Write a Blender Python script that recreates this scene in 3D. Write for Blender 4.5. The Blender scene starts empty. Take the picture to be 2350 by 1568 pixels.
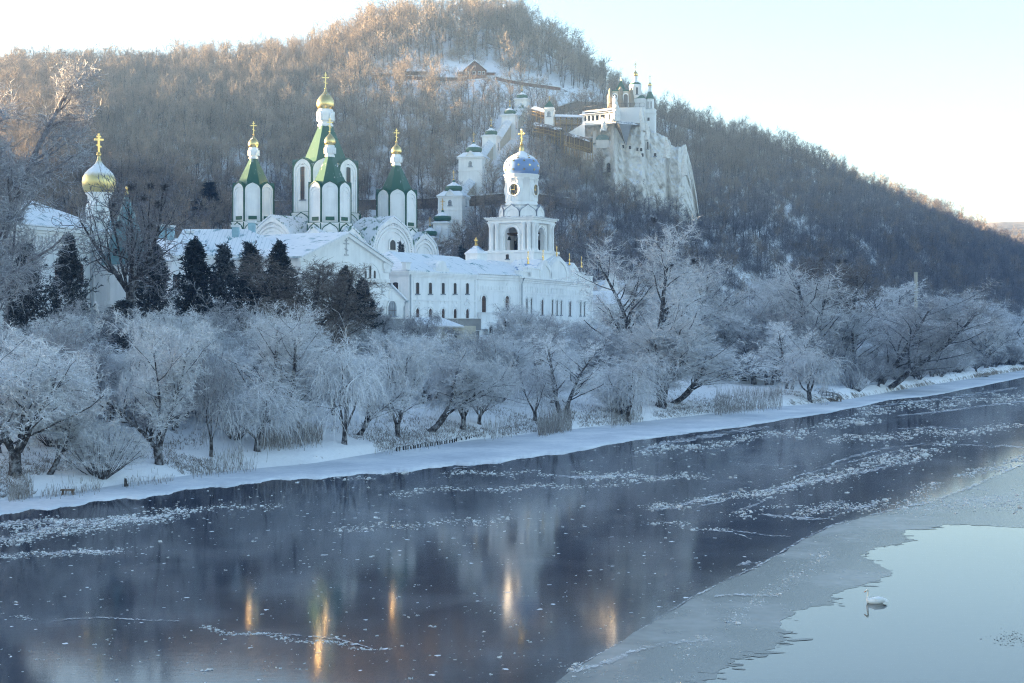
import bpy, math, random
import numpy as np
from mathutils import Vector, Matrix

# ------------------------------------------------------------------ camera
F, CX, HY, CH = 3264.0, 1175.0, 740.0, 14.0      # survey of the photo: focal length, axis, horizon (2350 px wide), eye height
SC = bpy.context.scene
COL = SC.collection
cam_data = bpy.data.cameras.new('camera')
cam_data.sensor_width = 36.0
cam_data.lens = 36.0 * F / 2350.0
cam_data.shift_y = -44.0 / 2350.0
cam_data.clip_start = 0.5
cam_data.clip_end = 6000.0
cam = bpy.data.objects.new('camera', cam_data)
cam.location = (0, 0, CH)
cam.rotation_euler = (math.radians(90), 0, 0)
COL.objects.link(cam)
SC.camera = cam

# ------------------------------------------------------------------ sky and sun
SUN_EL = math.radians(6.5)
SUN_AZ = math.radians(-70.0)                     # from +Y, negative is towards -X
sun_dir = Vector((math.sin(SUN_AZ) * math.cos(SUN_EL), math.cos(SUN_AZ) * math.cos(SUN_EL), math.sin(SUN_EL)))
world = bpy.data.worlds.new('World')
SC.world = world
world.use_nodes = True
wn = world.node_tree
bg = wn.nodes['Background']
sky = wn.nodes.new('ShaderNodeTexSky')
sky.sky_type = 'NISHITA'
sky.sun_disc = False
sky.sun_elevation = SUN_EL
sky.sun_rotation = SUN_AZ
sky.altitude = 100
sky.air_density = 0.88
sky.dust_density = 1.3
sky.ozone_density = 1.45
wn.links.new(sky.outputs[0], bg.inputs[0])
bg.inputs[1].default_value = 0.05
sun_data = bpy.data.lights.new('sun', 'SUN')
sun_data.energy = 5.0
sun_data.angle = math.radians(0.5)
sun_data.color = (1.0, 0.70, 0.38)
sun = bpy.data.objects.new('sun', sun_data)
sun.rotation_euler = sun_dir.to_track_quat('Z', 'Y').to_euler()
COL.objects.link(sun)
SC.view_settings.view_transform = 'Standard'
SC.view_settings.look = 'None'
SC.view_settings.exposure = 3.66
SC.view_settings.gamma = 1.0
SC.render.engine = 'CYCLES'
cy = SC.cycles
cy.use_denoising = True
cy.denoiser = 'OPENIMAGEDENOISE'
cy.denoising_prefilter = 'NONE'
cy.use_adaptive_sampling = False
cy.filter_width = 1.15
cy.max_bounces = 6
cy.diffuse_bounces = 4
cy.glossy_bounces = 3
cy.transmission_bounces = 2
cy.volume_bounces = 0
cy.transparent_max_bounces = 6
cy.caustics_reflective = False
cy.caustics_refractive = False

# ------------------------------------------------------------------ survey helpers
def P(px, py, d):
    return Vector(((px - CX) / F * d, d, CH + (HY - py) / F * d))
def zpy(py, d):
    return CH + (HY - py) / F * d
def G(px, py, z=0.0):
    d = (CH - z) * F / (py - HY)
    return Vector(((px - CX) / F * d, d, z))
def lerp(a, b, t):
    return a + (b - a) * t

# ------------------------------------------------------------------ materials
MATS = {}
def new_mat(name):
    m = bpy.data.materials.new(name)
    m.use_nodes = True
    nt = m.node_tree
    return m, nt, nt.nodes['Principled BSDF']
def N(nt, typ, **kw):
    n = nt.nodes.new(typ)
    for k, v in kw.items():
        if k.startswith('i_'):
            n.inputs[int(k[2:])].default_value = v
        else:
            setattr(n, k, v)
    return n
def coords(nt, scale=(1, 1, 1), obj=True):
    tc = N(nt, 'ShaderNodeTexCoord')
    mp = N(nt, 'ShaderNodeMapping')
    mp.inputs['Scale'].default_value = scale
    nt.links.new(tc.outputs['Object' if obj else 'Generated'], mp.inputs[0])
    return mp.outputs[0]
def wcoords(nt, scale=(1, 1, 1)):
    g = N(nt, 'ShaderNodeNewGeometry')
    mp = N(nt, 'ShaderNodeMapping')
    mp.inputs['Scale'].default_value = scale
    nt.links.new(g.outputs['Position'], mp.inputs[0])
    return mp.outputs[0]
def noise(nt, vec, scale=1.0, detail=4.0, rough=0.55):
    n = N(nt, 'ShaderNodeTexNoise')
    n.inputs['Scale'].default_value = scale
    n.inputs['Detail'].default_value = detail
    n.inputs['Roughness'].default_value = rough
    nt.links.new(vec, n.inputs['Vector'])
    return n.outputs['Fac']
def ramp(nt, fac, stops, interp='LINEAR'):
    r = N(nt, 'ShaderNodeValToRGB')
    r.color_ramp.interpolation = interp
    els = r.color_ramp.elements
    while len(els) < len(stops):
        els.new(0.5)
    for e, (p, c) in zip(els, stops):
        e.position = p
        e.color = (c, c, c, 1) if isinstance(c, (int, float)) else (*c, 1)
    nt.links.new(fac, r.inputs[0])
    return r.outputs[0]
def mixc(nt, fac, a, b, blend='MIX'):
    m = N(nt, 'ShaderNodeMix', data_type='RGBA', blend_type=blend)
    for sock, v in ((m.inputs[0], fac), (m.inputs[6], a), (m.inputs[7], b)):
        if hasattr(v, 'is_linked') or isinstance(v, bpy.types.NodeSocket):
            nt.links.new(v, sock)
        elif isinstance(v, (int, float)):
            sock.default_value = v
        else:
            sock.default_value = (*v, 1)
    return m.outputs[2]
def math2(nt, op, a, b=0.0, clamp=False):
    m = N(nt, 'ShaderNodeMath', operation=op, use_clamp=clamp)
    for sock, v in ((m.inputs[0], a), (m.inputs[1], b)):
        if isinstance(v, bpy.types.NodeSocket):
            nt.links.new(v, sock)
        else:
            sock.default_value = v
    return m.outputs[0]
def bump(nt, bsdf, h, strength=0.3, dist=0.1):
    b = N(nt, 'ShaderNodeBump')
    b.inputs['Strength'].default_value = strength
    b.inputs['Distance'].default_value = dist
    nt.links.new(h, b.inputs['Height'])
    nt.links.new(b.outputs[0], bsdf.inputs['Normal'])
def setc(bsdf, c):
    bsdf.inputs['Base Color'].default_value = (*c, 1)

def simple(name, c, rough=0.7, metal=0.0, var=0.15, scale=1.0, bmp=0.0):
    m, nt, b = new_mat(name)
    v = wcoords(nt)
    n = noise(nt, v, scale, 5)
    dark = tuple(x * (1 - var) for x in c)
    lite = tuple(min(1, x * (1 + var)) for x in c)
    nt.links.new(ramp(nt, n, [(0.3, dark), (0.7, lite)]), b.inputs['Base Color'])
    b.inputs['Roughness'].default_value = rough
    b.inputs['Metallic'].default_value = metal
    if bmp:
        bump(nt, b, n, bmp)
    MATS[name] = m
    return m

def plaster(name, c, stain=0.10):
    m, nt, b = new_mat(name)
    v = wcoords(nt)
    n1 = noise(nt, v, 0.35, 6)
    vs = wcoords(nt, (1.2, 1.2, 0.12))
    n2 = noise(nt, vs, 1.0, 5)
    f = math2(nt, 'MULTIPLY', n1, n2)
    lo = tuple(x * (1 - stain * 2.2) for x in c)
    nt.links.new(ramp(nt, f, [(0.12, lo), (0.3, c)]), b.inputs['Base Color'])
    b.inputs['Roughness'].default_value = 0.85
    bump(nt, b, noise(nt, v, 3.0, 4), 0.15, 0.05)
    MATS[name] = m
plaster('plaster', (0.89, 0.885, 0.87), 0.06)
plaster('plaster_grey', (0.55, 0.56, 0.57), 0.15)
plaster('plaster_cream', (0.60, 0.55, 0.45), 0.12)
simple('gold', (0.85, 0.58, 0.22), 0.22, 1.0, 0.08, 2.0, 0.05)
simple('green', (0.02, 0.095, 0.055), 0.5, 0.0, 0.2, 0.8)
simple('teal', (0.13, 0.30, 0.32), 0.5, 0.0, 0.2, 0.6)
simple('blue', (0.11, 0.25, 0.58), 0.4, 0.0, 0.12, 1.0)
simple('pipe', (0.45, 0.48, 0.5), 0.5)
simple('glass', (0.012, 0.014, 0.018), 0.35, 0.0, 0.3, 0.7)
simple('sash', (0.10, 0.05, 0.03), 0.6)
simple('dark', (0.012, 0.012, 0.014), 0.8)
simple('iron', (0.02, 0.02, 0.022), 0.5, 0.3)
simple('bronze', (0.06, 0.07, 0.055), 0.4, 0.6)
simple('wood', (0.13, 0.085, 0.05), 0.8, 0.0, 0.3, 2.0)
simple('wood_yellow', (0.34, 0.23, 0.10), 0.8, 0.0, 0.25, 2.0)
simple('tin', (0.25, 0.28, 0.33), 0.45, 0.4)
simple('concrete', (0.34, 0.34, 0.34), 0.9, 0.0, 0.15, 0.8, 0.1)
simple('masonry', (0.20, 0.16, 0.125), 0.95, 0.0, 0.3, 0.6, 0.3)

def brick(name, c1, c2, mortar, scale):
    m, nt, b = new_mat(name)
    tc = N(nt, 'ShaderNodeTexCoord')
    t = N(nt, 'ShaderNodeTexBrick')
    t.inputs['Color1'].default_value = (*c1, 1)
    t.inputs['Color2'].default_value = (*c2, 1)
    t.inputs['Mortar'].default_value = (*mortar, 1)
    t.inputs['Scale'].default_value = scale
    mp = N(nt, 'ShaderNodeMapping')
    mp.inputs['Rotation'].default_value = (math.radians(90), 0, 0)
    nt.links.new(tc.outputs['Object'], mp.inputs[0])
    nt.links.new(mp.outputs[0], t.inputs['Vector'])
    nt.links.new(t.outputs[0], b.inputs['Base Color'])
    b.inputs['Roughness'].default_value = 0.9
    MATS[name] = m
brick('brick', (0.22, 0.10, 0.06), (0.17, 0.075, 0.05), (0.2, 0.17, 0.15), 1.2)

def snowy(name, base, cover=0.6, scale=0.5, rough=0.45, ribs=0.0):
    """metal sheet roof under blown snow: streaks follow the slope because the noise is stretched in local axes"""
    m, nt, b = new_mat(name)
    v = wcoords(nt)
    n1 = noise(nt, v, scale, 6, 0.6)
    vs = coords(nt, (2.5, 0.35, 0.8))
    n2 = noise(nt, vs, 1.2, 5, 0.6)
    f = math2(nt, 'ADD', math2(nt, 'MULTIPLY', n1, 0.6), math2(nt, 'MULTIPLY', n2, 0.4))
    c = 1 - cover
    k = ramp(nt, f, [(0.27 + 0.38 * c, 0.0), (0.34 + 0.38 * c, 1.0)])
    snowc = mixc(nt, noise(nt, v, 1.5, 4), (0.76, 0.78, 0.82), (0.86, 0.87, 0.89))
    col = mixc(nt, k, base, snowc)
    if ribs:
        w = N(nt, 'ShaderNodeTexWave', wave_type='BANDS', bands_direction='X')
        w.inputs['Scale'].default_value = ribs
        nt.links.new(coords(nt), w.inputs[0])
        line = ramp(nt, w.outputs['Fac'], [(0.0, 1.0), (0.06, 0.0)])
        col = mixc(nt, math2(nt, 'MULTIPLY', line, 0.35), col, base)
    nt.links.new(col, b.inputs['Base Color'])
    nt.links.new(ramp(nt, k, [(0, rough), (1, 0.8)]), b.inputs['Roughness'])
    bump(nt, b, math2(nt, 'ADD', k, math2(nt, 'MULTIPLY', n1, 0.5)), 0.4, 0.15)
    MATS[name] = m
snowy('roof_teal', (0.16, 0.30, 0.34), 0.72, ribs=0.45)
snowy('roof_teal_bare', (0.13, 0.245, 0.26), 0.2)
snowy('roof_green', (0.022, 0.10, 0.058), 0.16)
snowy('roof_green_snow', (0.035, 0.14, 0.08), 0.62)
snowy('roof_blue', (0.13, 0.24, 0.44), 0.66)
snowy('roof_blue_bare', (0.11, 0.25, 0.58), 0.08)
snowy('roof_stair', (0.22, 0.32, 0.33), 0.86)
snowy('roof_tin', (0.22, 0.25, 0.30), 0.5)

def top_snow(name, base, rough, metal, lo=0.35, hi=0.6, tiles=False):
    """dome skin that carries snow only where it lies flat enough"""
    m, nt, b = new_mat(name)
    g = N(nt, 'ShaderNodeNewGeometry')
    s = N(nt, 'ShaderNodeSeparateXYZ')
    nt.links.new(g.outputs['Normal'], s.inputs[0])
    v = wcoords(nt)
    f = math2(nt, 'ADD', s.outputs[2], math2(nt, 'MULTIPLY', noise(nt, v, 1.2, 6, 0.65), 0.5))
    k = ramp(nt, f, [(lo + 0.25, 0.0), (hi + 0.25, 1.0)])
    if isinstance(base, tuple):
        n = noise(nt, v, 3.0, 3)
        col = mixc(nt, n, tuple(x * 0.85 for x in base), base)
    nt.links.new(mixc(nt, k, col, (0.82, 0.84, 0.87)), b.inputs['Base Color'])
    nt.links.new(ramp(nt, k, [(0, rough), (1, 0.85)]), b.inputs['Roughness'])
    nt.links.new(ramp(nt, k, [(0, metal), (1, 0.0)]), b.inputs['Metallic'])
    MATS[name] = m
top_snow('dome_blue', (0.16, 0.28, 0.52), 0.4, 0.0, 0.55, 0.78)
top_snow('dome_gold', (0.84, 0.62, 0.26), 0.26, 1.0, 0.72, 0.95)
top_snow('dome_gold_snow', (0.72, 0.58, 0.28), 0.38, 1.0, 0.32, 0.6)
top_snow('dome_green', (0.035, 0.13, 0.085), 0.45, 0.0, 0.55, 0.7)
top_snow('ledge', (0.78, 0.78, 0.78), 0.85, 0.0, 0.6, 0.7)
top_snow('rubble', (0.30, 0.25, 0.19), 0.95, 0.0, 0.6, 0.75)
top_snow('log', (0.035, 0.03, 0.028), 0.9, 0.0, 0.5, 0.65)

def ground_mat():
    m, nt, b = new_mat('snow_ground')
    v = wcoords(nt)
    n1 = noise(nt, v, 0.05, 6, 0.6)
    n2 = noise(nt, v, 0.9, 6, 0.7)
    n3 = noise(nt, v, 3.5, 3, 0.6)
    g = N(nt, 'ShaderNodeNewGeometry')
    sx = N(nt, 'ShaderNodeSeparateXYZ'); nt.links.new(g.outputs['Normal'], sx.inputs[0])
    slope = math2(nt, 'SUBTRACT', 1.0, sx.outputs[2])
    f = math2(nt, 'ADD', math2(nt, 'MULTIPLY', n1, 0.45), math2(nt, 'MULTIPLY', n2, 0.45))
    f = math2(nt, 'ADD', f, math2(nt, 'MULTIPLY', n3, 0.16))
    f = math2(nt, 'ADD', f, math2(nt, 'MULTIPLY', slope, 0.25))
    k = ramp(nt, f, [(0.60, 0.0), (0.68, 1.0)])
    litter = mixc(nt, n2, (0.09, 0.075, 0.06), (0.20, 0.165, 0.13))
    snow = mixc(nt, n3, (0.78, 0.79, 0.82), (0.89, 0.90, 0.92))
    nt.links.new(mixc(nt, k, snow, litter), b.inputs['Base Color'])
    b.inputs['Roughness'].default_value = 0.9
    bump(nt, b, math2(nt, 'ADD', n2, math2(nt, 'MULTIPLY', n3, 0.4)), 0.5, 0.3)
    MATS['snow_ground'] = m
ground_mat()

def bark_mat(name, base, frost, lo, hi, rough=0.9):
    m, nt, b = new_mat(name)
    v = wcoords(nt)
    n = noise(nt, v, 2.2, 4, 0.7)
    oi = N(nt, 'ShaderNodeObjectInfo')
    c = mixc(nt, ramp(nt, n, [(lo, 0.0), (hi, 1.0)]), base, frost)
    hs = N(nt, 'ShaderNodeHueSaturation')
    nt.links.new(math2(nt, 'ADD', 0.86, math2(nt, 'MULTIPLY', oi.outputs['Random'], 0.28)), hs.inputs['Value'])
    nt.links.new(c, hs.inputs['Color'])
    nt.links.new(hs.outputs[0], b.inputs['Base Color'])
    b.inputs['Roughness'].default_value = rough
    b.inputs['Specular IOR Level'].default_value = 0.2
    MATS[name] = m
bark_mat('bark', (0.04, 0.034, 0.033), (0.36, 0.37, 0.39), 0.46, 0.72)
bark_mat('bark_pale', (0.30, 0.30, 0.31), (0.5, 0.5, 0.52), 0.4, 0.7)
bark_mat('frost', (0.46, 0.47, 0.50), (0.80, 0.81, 0.83), 0.3, 0.6)
bark_mat('frost_mid', (0.22, 0.22, 0.24), (0.62, 0.63, 0.66), 0.35, 0.7)
bark_mat('frost_brown', (0.13, 0.10, 0.08), (0.50, 0.49, 0.48), 0.42, 0.75)
bark_mat('twig_dark', (0.05, 0.045, 0.045), (0.32, 0.33, 0.36), 0.45, 0.75)
bark_mat('twig_brown', (0.24, 0.185, 0.14), (0.44, 0.385, 0.33), 0.36, 0.7)
bark_mat('needles', (0.014, 0.022, 0.024), (0.17, 0.19, 0.205), 0.46, 0.8)
bark_mat('needles_frost', (0.025, 0.034, 0.036), (0.30, 0.32, 0.35), 0.45, 0.72)
bark_mat('frost_dull', (0.15, 0.14, 0.15), (0.40, 0.40, 0.43), 0.4, 0.7)
bark_mat('dead_grass', (0.17, 0.145, 0.12), (0.46, 0.45, 0.45), 0.42, 0.7)
bark_mat('reed', (0.16, 0.13, 0.10), (0.55, 0.55, 0.56), 0.35, 0.65)

def chalk_mat():
    m, nt, b = new_mat('chalk')
    v = wcoords(nt)
    n1 = noise(nt, v, 0.3, 9, 0.7)
    n2 = noise(nt, wcoords(nt, (0.9, 0.9, 0.16)), 0.8, 8, 0.75)
    n3 = noise(nt, v, 1.6, 8, 0.75)
    f = math2(nt, 'ADD', math2(nt, 'MULTIPLY', n1, 0.35), math2(nt, 'MULTIPLY', n2, 0.35))
    f = math2(nt, 'ADD', f, math2(nt, 'MULTIPLY', n3, 0.3))
    col = ramp(nt, f, [(0.31, (0.22, 0.20, 0.18)), (0.39, (0.50, 0.48, 0.45)), (0.45, (0.80, 0.78, 0.74)), (0.57, (0.90, 0.88, 0.84))])
    g = N(nt, 'ShaderNodeNewGeometry'); s = N(nt, 'ShaderNodeSeparateXYZ'); nt.links.new(g.outputs['Normal'], s.inputs[0])
    k = ramp(nt, math2(nt, 'ADD', s.outputs[2], math2(nt, 'MULTIPLY', n3, 0.4)), [(0.72, 0.0), (0.85, 1.0)])
    nt.links.new(mixc(nt, k, col, (0.82, 0.84, 0.87)), b.inputs['Base Color'])
    b.inputs['Roughness'].default_value = 0.95
    bump(nt, b, math2(nt, 'ADD', n3, math2(nt, 'ADD', n1, n2)), 0.6, 0.7)
    MATS['chalk'] = m
chalk_mat()

# ------------------------------------------------------------------ water and ice materials
def ice_mix(name, base, rough, ior, frost_lo, frost_hi, dens, speck, film, frost_col=(0.78, 0.81, 0.85), rip=0.06):
    m, nt, b = new_mat(name)
    v = wcoords(nt)
    cl = noise(nt, v, 0.04, 5, 0.62)              # where frost flowers gather
    cl2 = noise(nt, v, 0.13, 4, 0.6)
    nv = N(nt, 'ShaderNodeTexNoise'); nv.inputs['Scale'].default_value = 3.0; nt.links.new(v, nv.inputs['Vector'])
    warp = N(nt, 'ShaderNodeVectorMath', operation='MULTIPLY_ADD')
    nt.links.new(nv.outputs['Color'], warp.inputs[0]); warp.inputs[1].default_value = (0.5, 0.5, 0); nt.links.new(v, warp.inputs[2])
    sp = N(nt, 'ShaderNodeTexVoronoi'); sp.inputs['Scale'].default_value = 1.35
    nt.links.new(warp.outputs[0], sp.inputs['Vector'])
    sx = N(nt, 'ShaderNodeSeparateColor'); nt.links.new(sp.outputs['Color'], sx.inputs[0])
    clus = ramp(nt, cl, [(0.42, 0.0), (0.66, 1.0)])
    sel = math2(nt, 'LESS_THAN', sx.outputs[0], math2(nt, 'ADD', dens * 0.25, math2(nt, 'MULTIPLY', clus, dens)))
    rad = math2(nt, 'MULTIPLY', sel, math2(nt, 'ADD', speck * 0.4, math2(nt, 'MULTIPLY', sx.outputs[1], speck)))
    k = math2(nt, 'LESS_THAN', sp.outputs['Distance'], rad)
    pat = ramp(nt, math2(nt, 'ADD', math2(nt, 'MULTIPLY', cl, 0.75), math2(nt, 'MULTIPLY', noise(nt, v, 1.6, 6, 0.75), 0.5)), [(frost_lo, 0.0), (frost_hi, 1.0)])
    k = math2(nt, 'MAXIMUM', k, pat)
    fl = math2(nt, 'MULTIPLY', ramp(nt, cl2, [(0.46, 0.08), (0.74, 1.0)]), film)
    k = math2(nt, 'MAXIMUM', k, fl)
    b.inputs['Base Color'].default_value = (*base, 1)
    b.inputs['Roughness'].default_value = rough
    b.inputs['IOR'].default_value = ior
    bump(nt, b, noise(nt, wcoords(nt, (0.6, 1.2, 1)), 1.5, 4, 0.6), rip, 0.02)
    d = N(nt, 'ShaderNodeBsdfDiffuse')
    d.inputs['Color'].default_value = (*frost_col, 1)
    mx = N(nt, 'ShaderNodeMixShader')
    nt.links.new(k, mx.inputs[0]); nt.links.new(b.outputs[0], mx.inputs[1]); nt.links.new(d.outputs[0], mx.inputs[2])
    nt.links.new(mx.outputs[0], nt.nodes['Material Output'].inputs[0])
    MATS[name] = m
ice_mix('water', (0.02, 0.03, 0.035), 0.025, 2.1, 2.0, 2.1, 0.0, 0.0, 0.0, rip=0.09)
ice_mix('ice_dark', (0.010, 0.020, 0.045), 0.075, 1.36, 0.76, 0.90, 0.30, 0.14, 0.08)
ice_mix('ice_grey', (0.03, 0.035, 0.04), 0.2, 1.6, 0.78, 0.95, 0.10, 0.12, 0.46, (0.64, 0.65, 0.64))

def shelf_mat():
    m, nt, b = new_mat('ice_snow')
    v = wcoords(nt)
    n1 = noise(nt, v, 0.12, 6, 0.6); n2 = noise(nt, v, 1.4, 5, 0.7)
    f = math2(nt, 'ADD', math2(nt, 'MULTIPLY', n1, 0.7), math2(nt, 'MULTIPLY', n2, 0.3))
    nt.links.new(ramp(nt, f, [(0.36, (0.50, 0.54, 0.60)), (0.5, (0.66, 0.69, 0.74)), (0.6, (0.78, 0.80, 0.83))]), b.inputs['Base Color'])
    b.inputs['Roughness'].default_value = 0.75
    bump(nt, b, n2, 0.3, 0.08)
    MATS['ice_snow'] = m
    m, nt, b = new_mat('frost_patch')
    n2 = noise(nt, wcoords(nt, (1, 1.3, 1)), 1.9, 7, 0.8)
    tr = N(nt, 'ShaderNodeBsdfTransparent'); mx = N(nt, 'ShaderNodeMixShader')
    big = ramp(nt, noise(nt, wcoords(nt), 0.22, 4, 0.6), [(0.36, 0.12), (0.62, 1.0)])
    nt.links.new(math2(nt, 'MULTIPLY', big, ramp(nt, n2, [(0.42, 0.0), (0.60, 0.95)])), mx.inputs[0])
    setc(b, (0.82, 0.84, 0.87)); b.inputs['Roughness'].default_value = 0.9
    nt.links.new(tr.outputs[0], mx.inputs[1]); nt.links.new(b.outputs[0], mx.inputs[2])
    nt.links.new(mx.outputs[0], nt.nodes['Material Output'].inputs[0])
    MATS['frost_patch'] = m
shelf_mat()

# ------------------------------------------------------------------ mesh helpers
class MB:
    """collects shapes in local axes; build() links them as one mesh object"""
    def __init__(s):
        s.v, s.f, s.m, s.s = [], [], [], []
    def add(s, verts, faces, mat=0, smooth=False, T=None):
        o = len(s.v)
        for p in verts:
            p = Vector(p)
            s.v.append(tuple(T @ p) if T is not None else tuple(p))
        for f in faces:
            s.f.append([i + o for i in f]); s.m.append(mat); s.s.append(smooth)
        return s
    def box(s, x0, x1, y0, y1, z0, z1, mat=0, T=None):
        v = [(x0, y0, z0), (x1, y0, z0), (x1, y1, z0), (x0, y1, z0), (x0, y0, z1), (x1, y0, z1), (x1, y1, z1), (x0, y1, z1)]
        f = [(0, 3, 2, 1), (4, 5, 6, 7), (0, 1, 5, 4), (1, 2, 6, 5), (2, 3, 7, 6), (3, 0, 4, 7)]
        return s.add(v, f, mat, False, T)
    def prism(s, pts, y0, y1, mat=0, T=None, smooth=False):
        """polygon in the x-z plane pushed along y"""
        n = len(pts)
        v = [(x, y0, z) for x, z in pts] + [(x, y1, z) for x, z in pts]
        f = [list(range(n)), list(range(2 * n - 1, n - 1, -1))]
        s.add(v, f, mat, False, T)
        s.add(v, [(i, i + n, (i + 1) % n + n, (i + 1) % n) for i in range(n)], mat, smooth, T)
        return s
    def ring(s, outer, inner, y0, y1, mat=0, T=None):
        """band between two open outlines with equal numbers of points, x-z plane, thickness along y"""
        n = len(outer)
        v = [(x, y0, z) for x, z in outer] + [(x, y0, z) for x, z in inner] + [(x, y1, z) for x, z in outer] + [(x, y1, z) for x, z in inner]
        f = []
        for i in range(n - 1):
            f += [(i, i + 1, n + i + 1, n + i), (2 * n + i, 3 * n + i, 3 * n + i + 1, 2 * n + i + 1), (i, 2 * n + i, 2 * n + i + 1, i + 1), (n + i, n + i + 1, 3 * n + i + 1, 3 * n + i)]
        f += [(0, n, 3 * n, 2 * n), (n - 1, 3 * n - 1, 4 * n - 1, 2 * n - 1)]
        return s.add(v, f, mat, False, T)
    def lathe(s, prof, cx=0, cy=0, seg=16, phase=0.0, mat=0, smooth=True, T=None, cap=True):
        v, f = [], []
        k = len(prof)
        for r, z in prof:
            for j in range(seg):
                a = phase + 2 * math.pi * j / seg
                v.append((cx + r * math.cos(a), cy + r * math.sin(a), z))
        for i in range(k - 1):
            for j in range(seg):
                j2 = (j + 1) % seg
                f.append((i * seg + j, i * seg + j2, (i + 1) * seg + j2, (i + 1) * seg + j))
        s.add(v, f, mat, smooth, T)
        if cap:
            s.add(v[:seg], [list(range(seg - 1, -1, -1))], mat, False, T)
            s.add(v[-seg:], [list(range(seg))], mat, False, T)
        return s
    def tube(s, pts, r, sides=6, mat=0, T=None, smooth=True):
        pts = [Vector(p) for p in pts]
        n = len(pts)
        rr = r if isinstance(r, (list, tuple)) else [r] * n
        v, f = [], []
        for i, p in enumerate(pts):
            t = (pts[min(i + 1, n - 1)] - pts[max(i - 1, 0)]).normalized()
            a = t.orthogonal().normalized() if abs(t.z) > 0.95 else t.cross(Vector((0, 0, 1))).normalized()
            b = t.cross(a)
            for j in range(sides):
                q = 2 * math.pi * j / sides
                v.append(p + (a * math.cos(q) + b * math.sin(q)) * rr[i])
        for i in range(n - 1):
            for j in range(sides):
                j2 = (j + 1) % sides
                f.append((i * sides + j, i * sides + j2, (i + 1) * sides + j2, (i + 1) * sides + j))
        f.append(list(range(sides - 1, -1, -1))); f.append([(n - 1) * sides + j for j in range(sides)])
        return s.add(v, f, mat, smooth, T)
    def mesh(s, name, mats):
        me = bpy.data.meshes.new(name)
        me.from_pydata(s.v, [], s.f)
        for m in mats:
            me.materials.append(MATS[m])
        me.polygons.foreach_set('material_index', s.m)
        me.polygons.foreach_set('use_smooth', s.s)
        me.update()
        return me
    def build(s, name, mats, parent=None, loc=None, rz=0.0):
        if isinstance(mats, str):
            mats = [mats]
        o = bpy.data.objects.new(name, s.mesh(name, mats))
        COL.objects.link(o)
        if parent is not None:
            o.parent = parent
        if loc is not None:
            o.location = loc
        o.rotation_euler.z = rz
        return o

def tag(o, label=None, cat=None, group=None, kind=None):
    if label: o['label'] = label
    if cat: o['category'] = cat
    if group: o['group'] = group
    if kind: o['kind'] = kind
    return o
def empty(name, loc, rz=0.0, label=None, cat=None, group=None):
    o = bpy.data.objects.new(name, None)
    o.empty_display_size = 0.5
    o.location = loc
    o.rotation_euler.z = rz
    COL.objects.link(o)
    return tag(o, label, cat, group)
def copy_tree(o, parent=None):
    c = o.copy()
    COL.objects.link(c)
    if parent is not None:
        c.parent = parent
    for ch in o.children:
        copy_tree(ch, c)
    return c
def np_mesh(name, verts, quads, mats, midx=None, smooth=False):
    """mesh straight from numpy arrays: verts (n,3), quads (m,4) with -1 in the last column for triangles"""
    me = bpy.data.meshes.new(name)
    verts = np.asarray(verts, dtype=np.float32); quads = np.asarray(quads, dtype=np.int32)
    tri = quads[:, 3] < 0
    cnt = np.where(tri, 3, 4).astype(np.int32)
    loops = quads[quads >= 0].ravel() if not tri.any() else np.concatenate([q[:c] for q, c in zip(quads, cnt)])
    me.vertices.add(len(verts)); me.vertices.foreach_set('co', verts.ravel())
    me.loops.add(int(cnt.sum())); me.loops.foreach_set('vertex_index', loops.astype(np.int32))
    me.polygons.add(len(quads))
    starts = np.concatenate([[0], np.cumsum(cnt)[:-1]]).astype(np.int32)
    me.polygons.foreach_set('loop_start', starts)
    if midx is not None:
        me.polygons.foreach_set('material_index', np.asarray(midx, dtype=np.int32))
    me.polygons.foreach_set('use_smooth', np.full(len(quads), smooth, dtype=bool))
    for m in mats:
        me.materials.append(MATS[m])
    me.update(calc_edges=True)
    me.validate()
    return me
def link(name, me, parent=None):
    o = bpy.data.objects.new(name, me)
    COL.objects.link(o)
    if parent is not None:
        o.parent = parent
    return o

# ------------------------------------------------------------------ terrain
def I(u, tab):
    xs, ys = zip(*tab)
    return np.interp(u, xs, ys)
def IS(u, tab):
    return sum(I(u + k, tab) for k in (-60, -40, -20, 0, 20, 40, 60)) / 7.0
SHORE = [(-9000, 2289), (-6800, 2009), (-4500, 1723), (-3000, 1528), (-600, 1226), (0, 1150), (150, 1135), (300, 1110), (500, 1085), (720, 1065), (900, 1035), (1100, 1010), (1300, 988), (1500, 966), (1700, 943), (1900, 924), (1960, 915), (2100, 890), (2350, 850), (2700, 794), (4300, 785)]
EDGE = [(-9000, 2390), (-4500, 1800), (-3000, 1590), (-600, 1262), (0, 1185), (150, 1162), (300, 1145), (450, 1124), (590, 1108), (700, 1099), (850, 1090), (1000, 1075), (1150, 1061), (1300, 1040), (1400, 1022), (1500, 1004), (1600, 994), (1750, 972), (1850, 956), (1950, 938), (1990, 931), (2040, 918), (2150, 907), (2350, 866), (2700, 800), (4300, 788)]
TERR = [(-9000, 36, 5), (-4500, 60, 7), (-3000, 100, 8), (0, 165, 9), (300, 172, 9), (700, 205, 9.5), (880, 232, 9.8), (1200, 250, 10), (1400, 285, 10), (1500, 290, 8), (1700, 320, 5), (1900, 360, 4), (2350, 520, 5), (4300, 1000, 6)]
FOOT = [(-9000, 45, 8), (-4500, 78, 10), (-3000, 130, 12), (-1000, 240, 15), (0, 270, 16), (400, 330, 18), (750, 392, 19), (1000, 378, 17), (1200, 355, 14), (1400, 355, 14), (1500, 355, 13), (1700, 385, 11), (1900, 430, 9), (2100, 510, 9), (2350, 640, 10), (2700, 960, 10), (4300, 1100, 10)]
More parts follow.
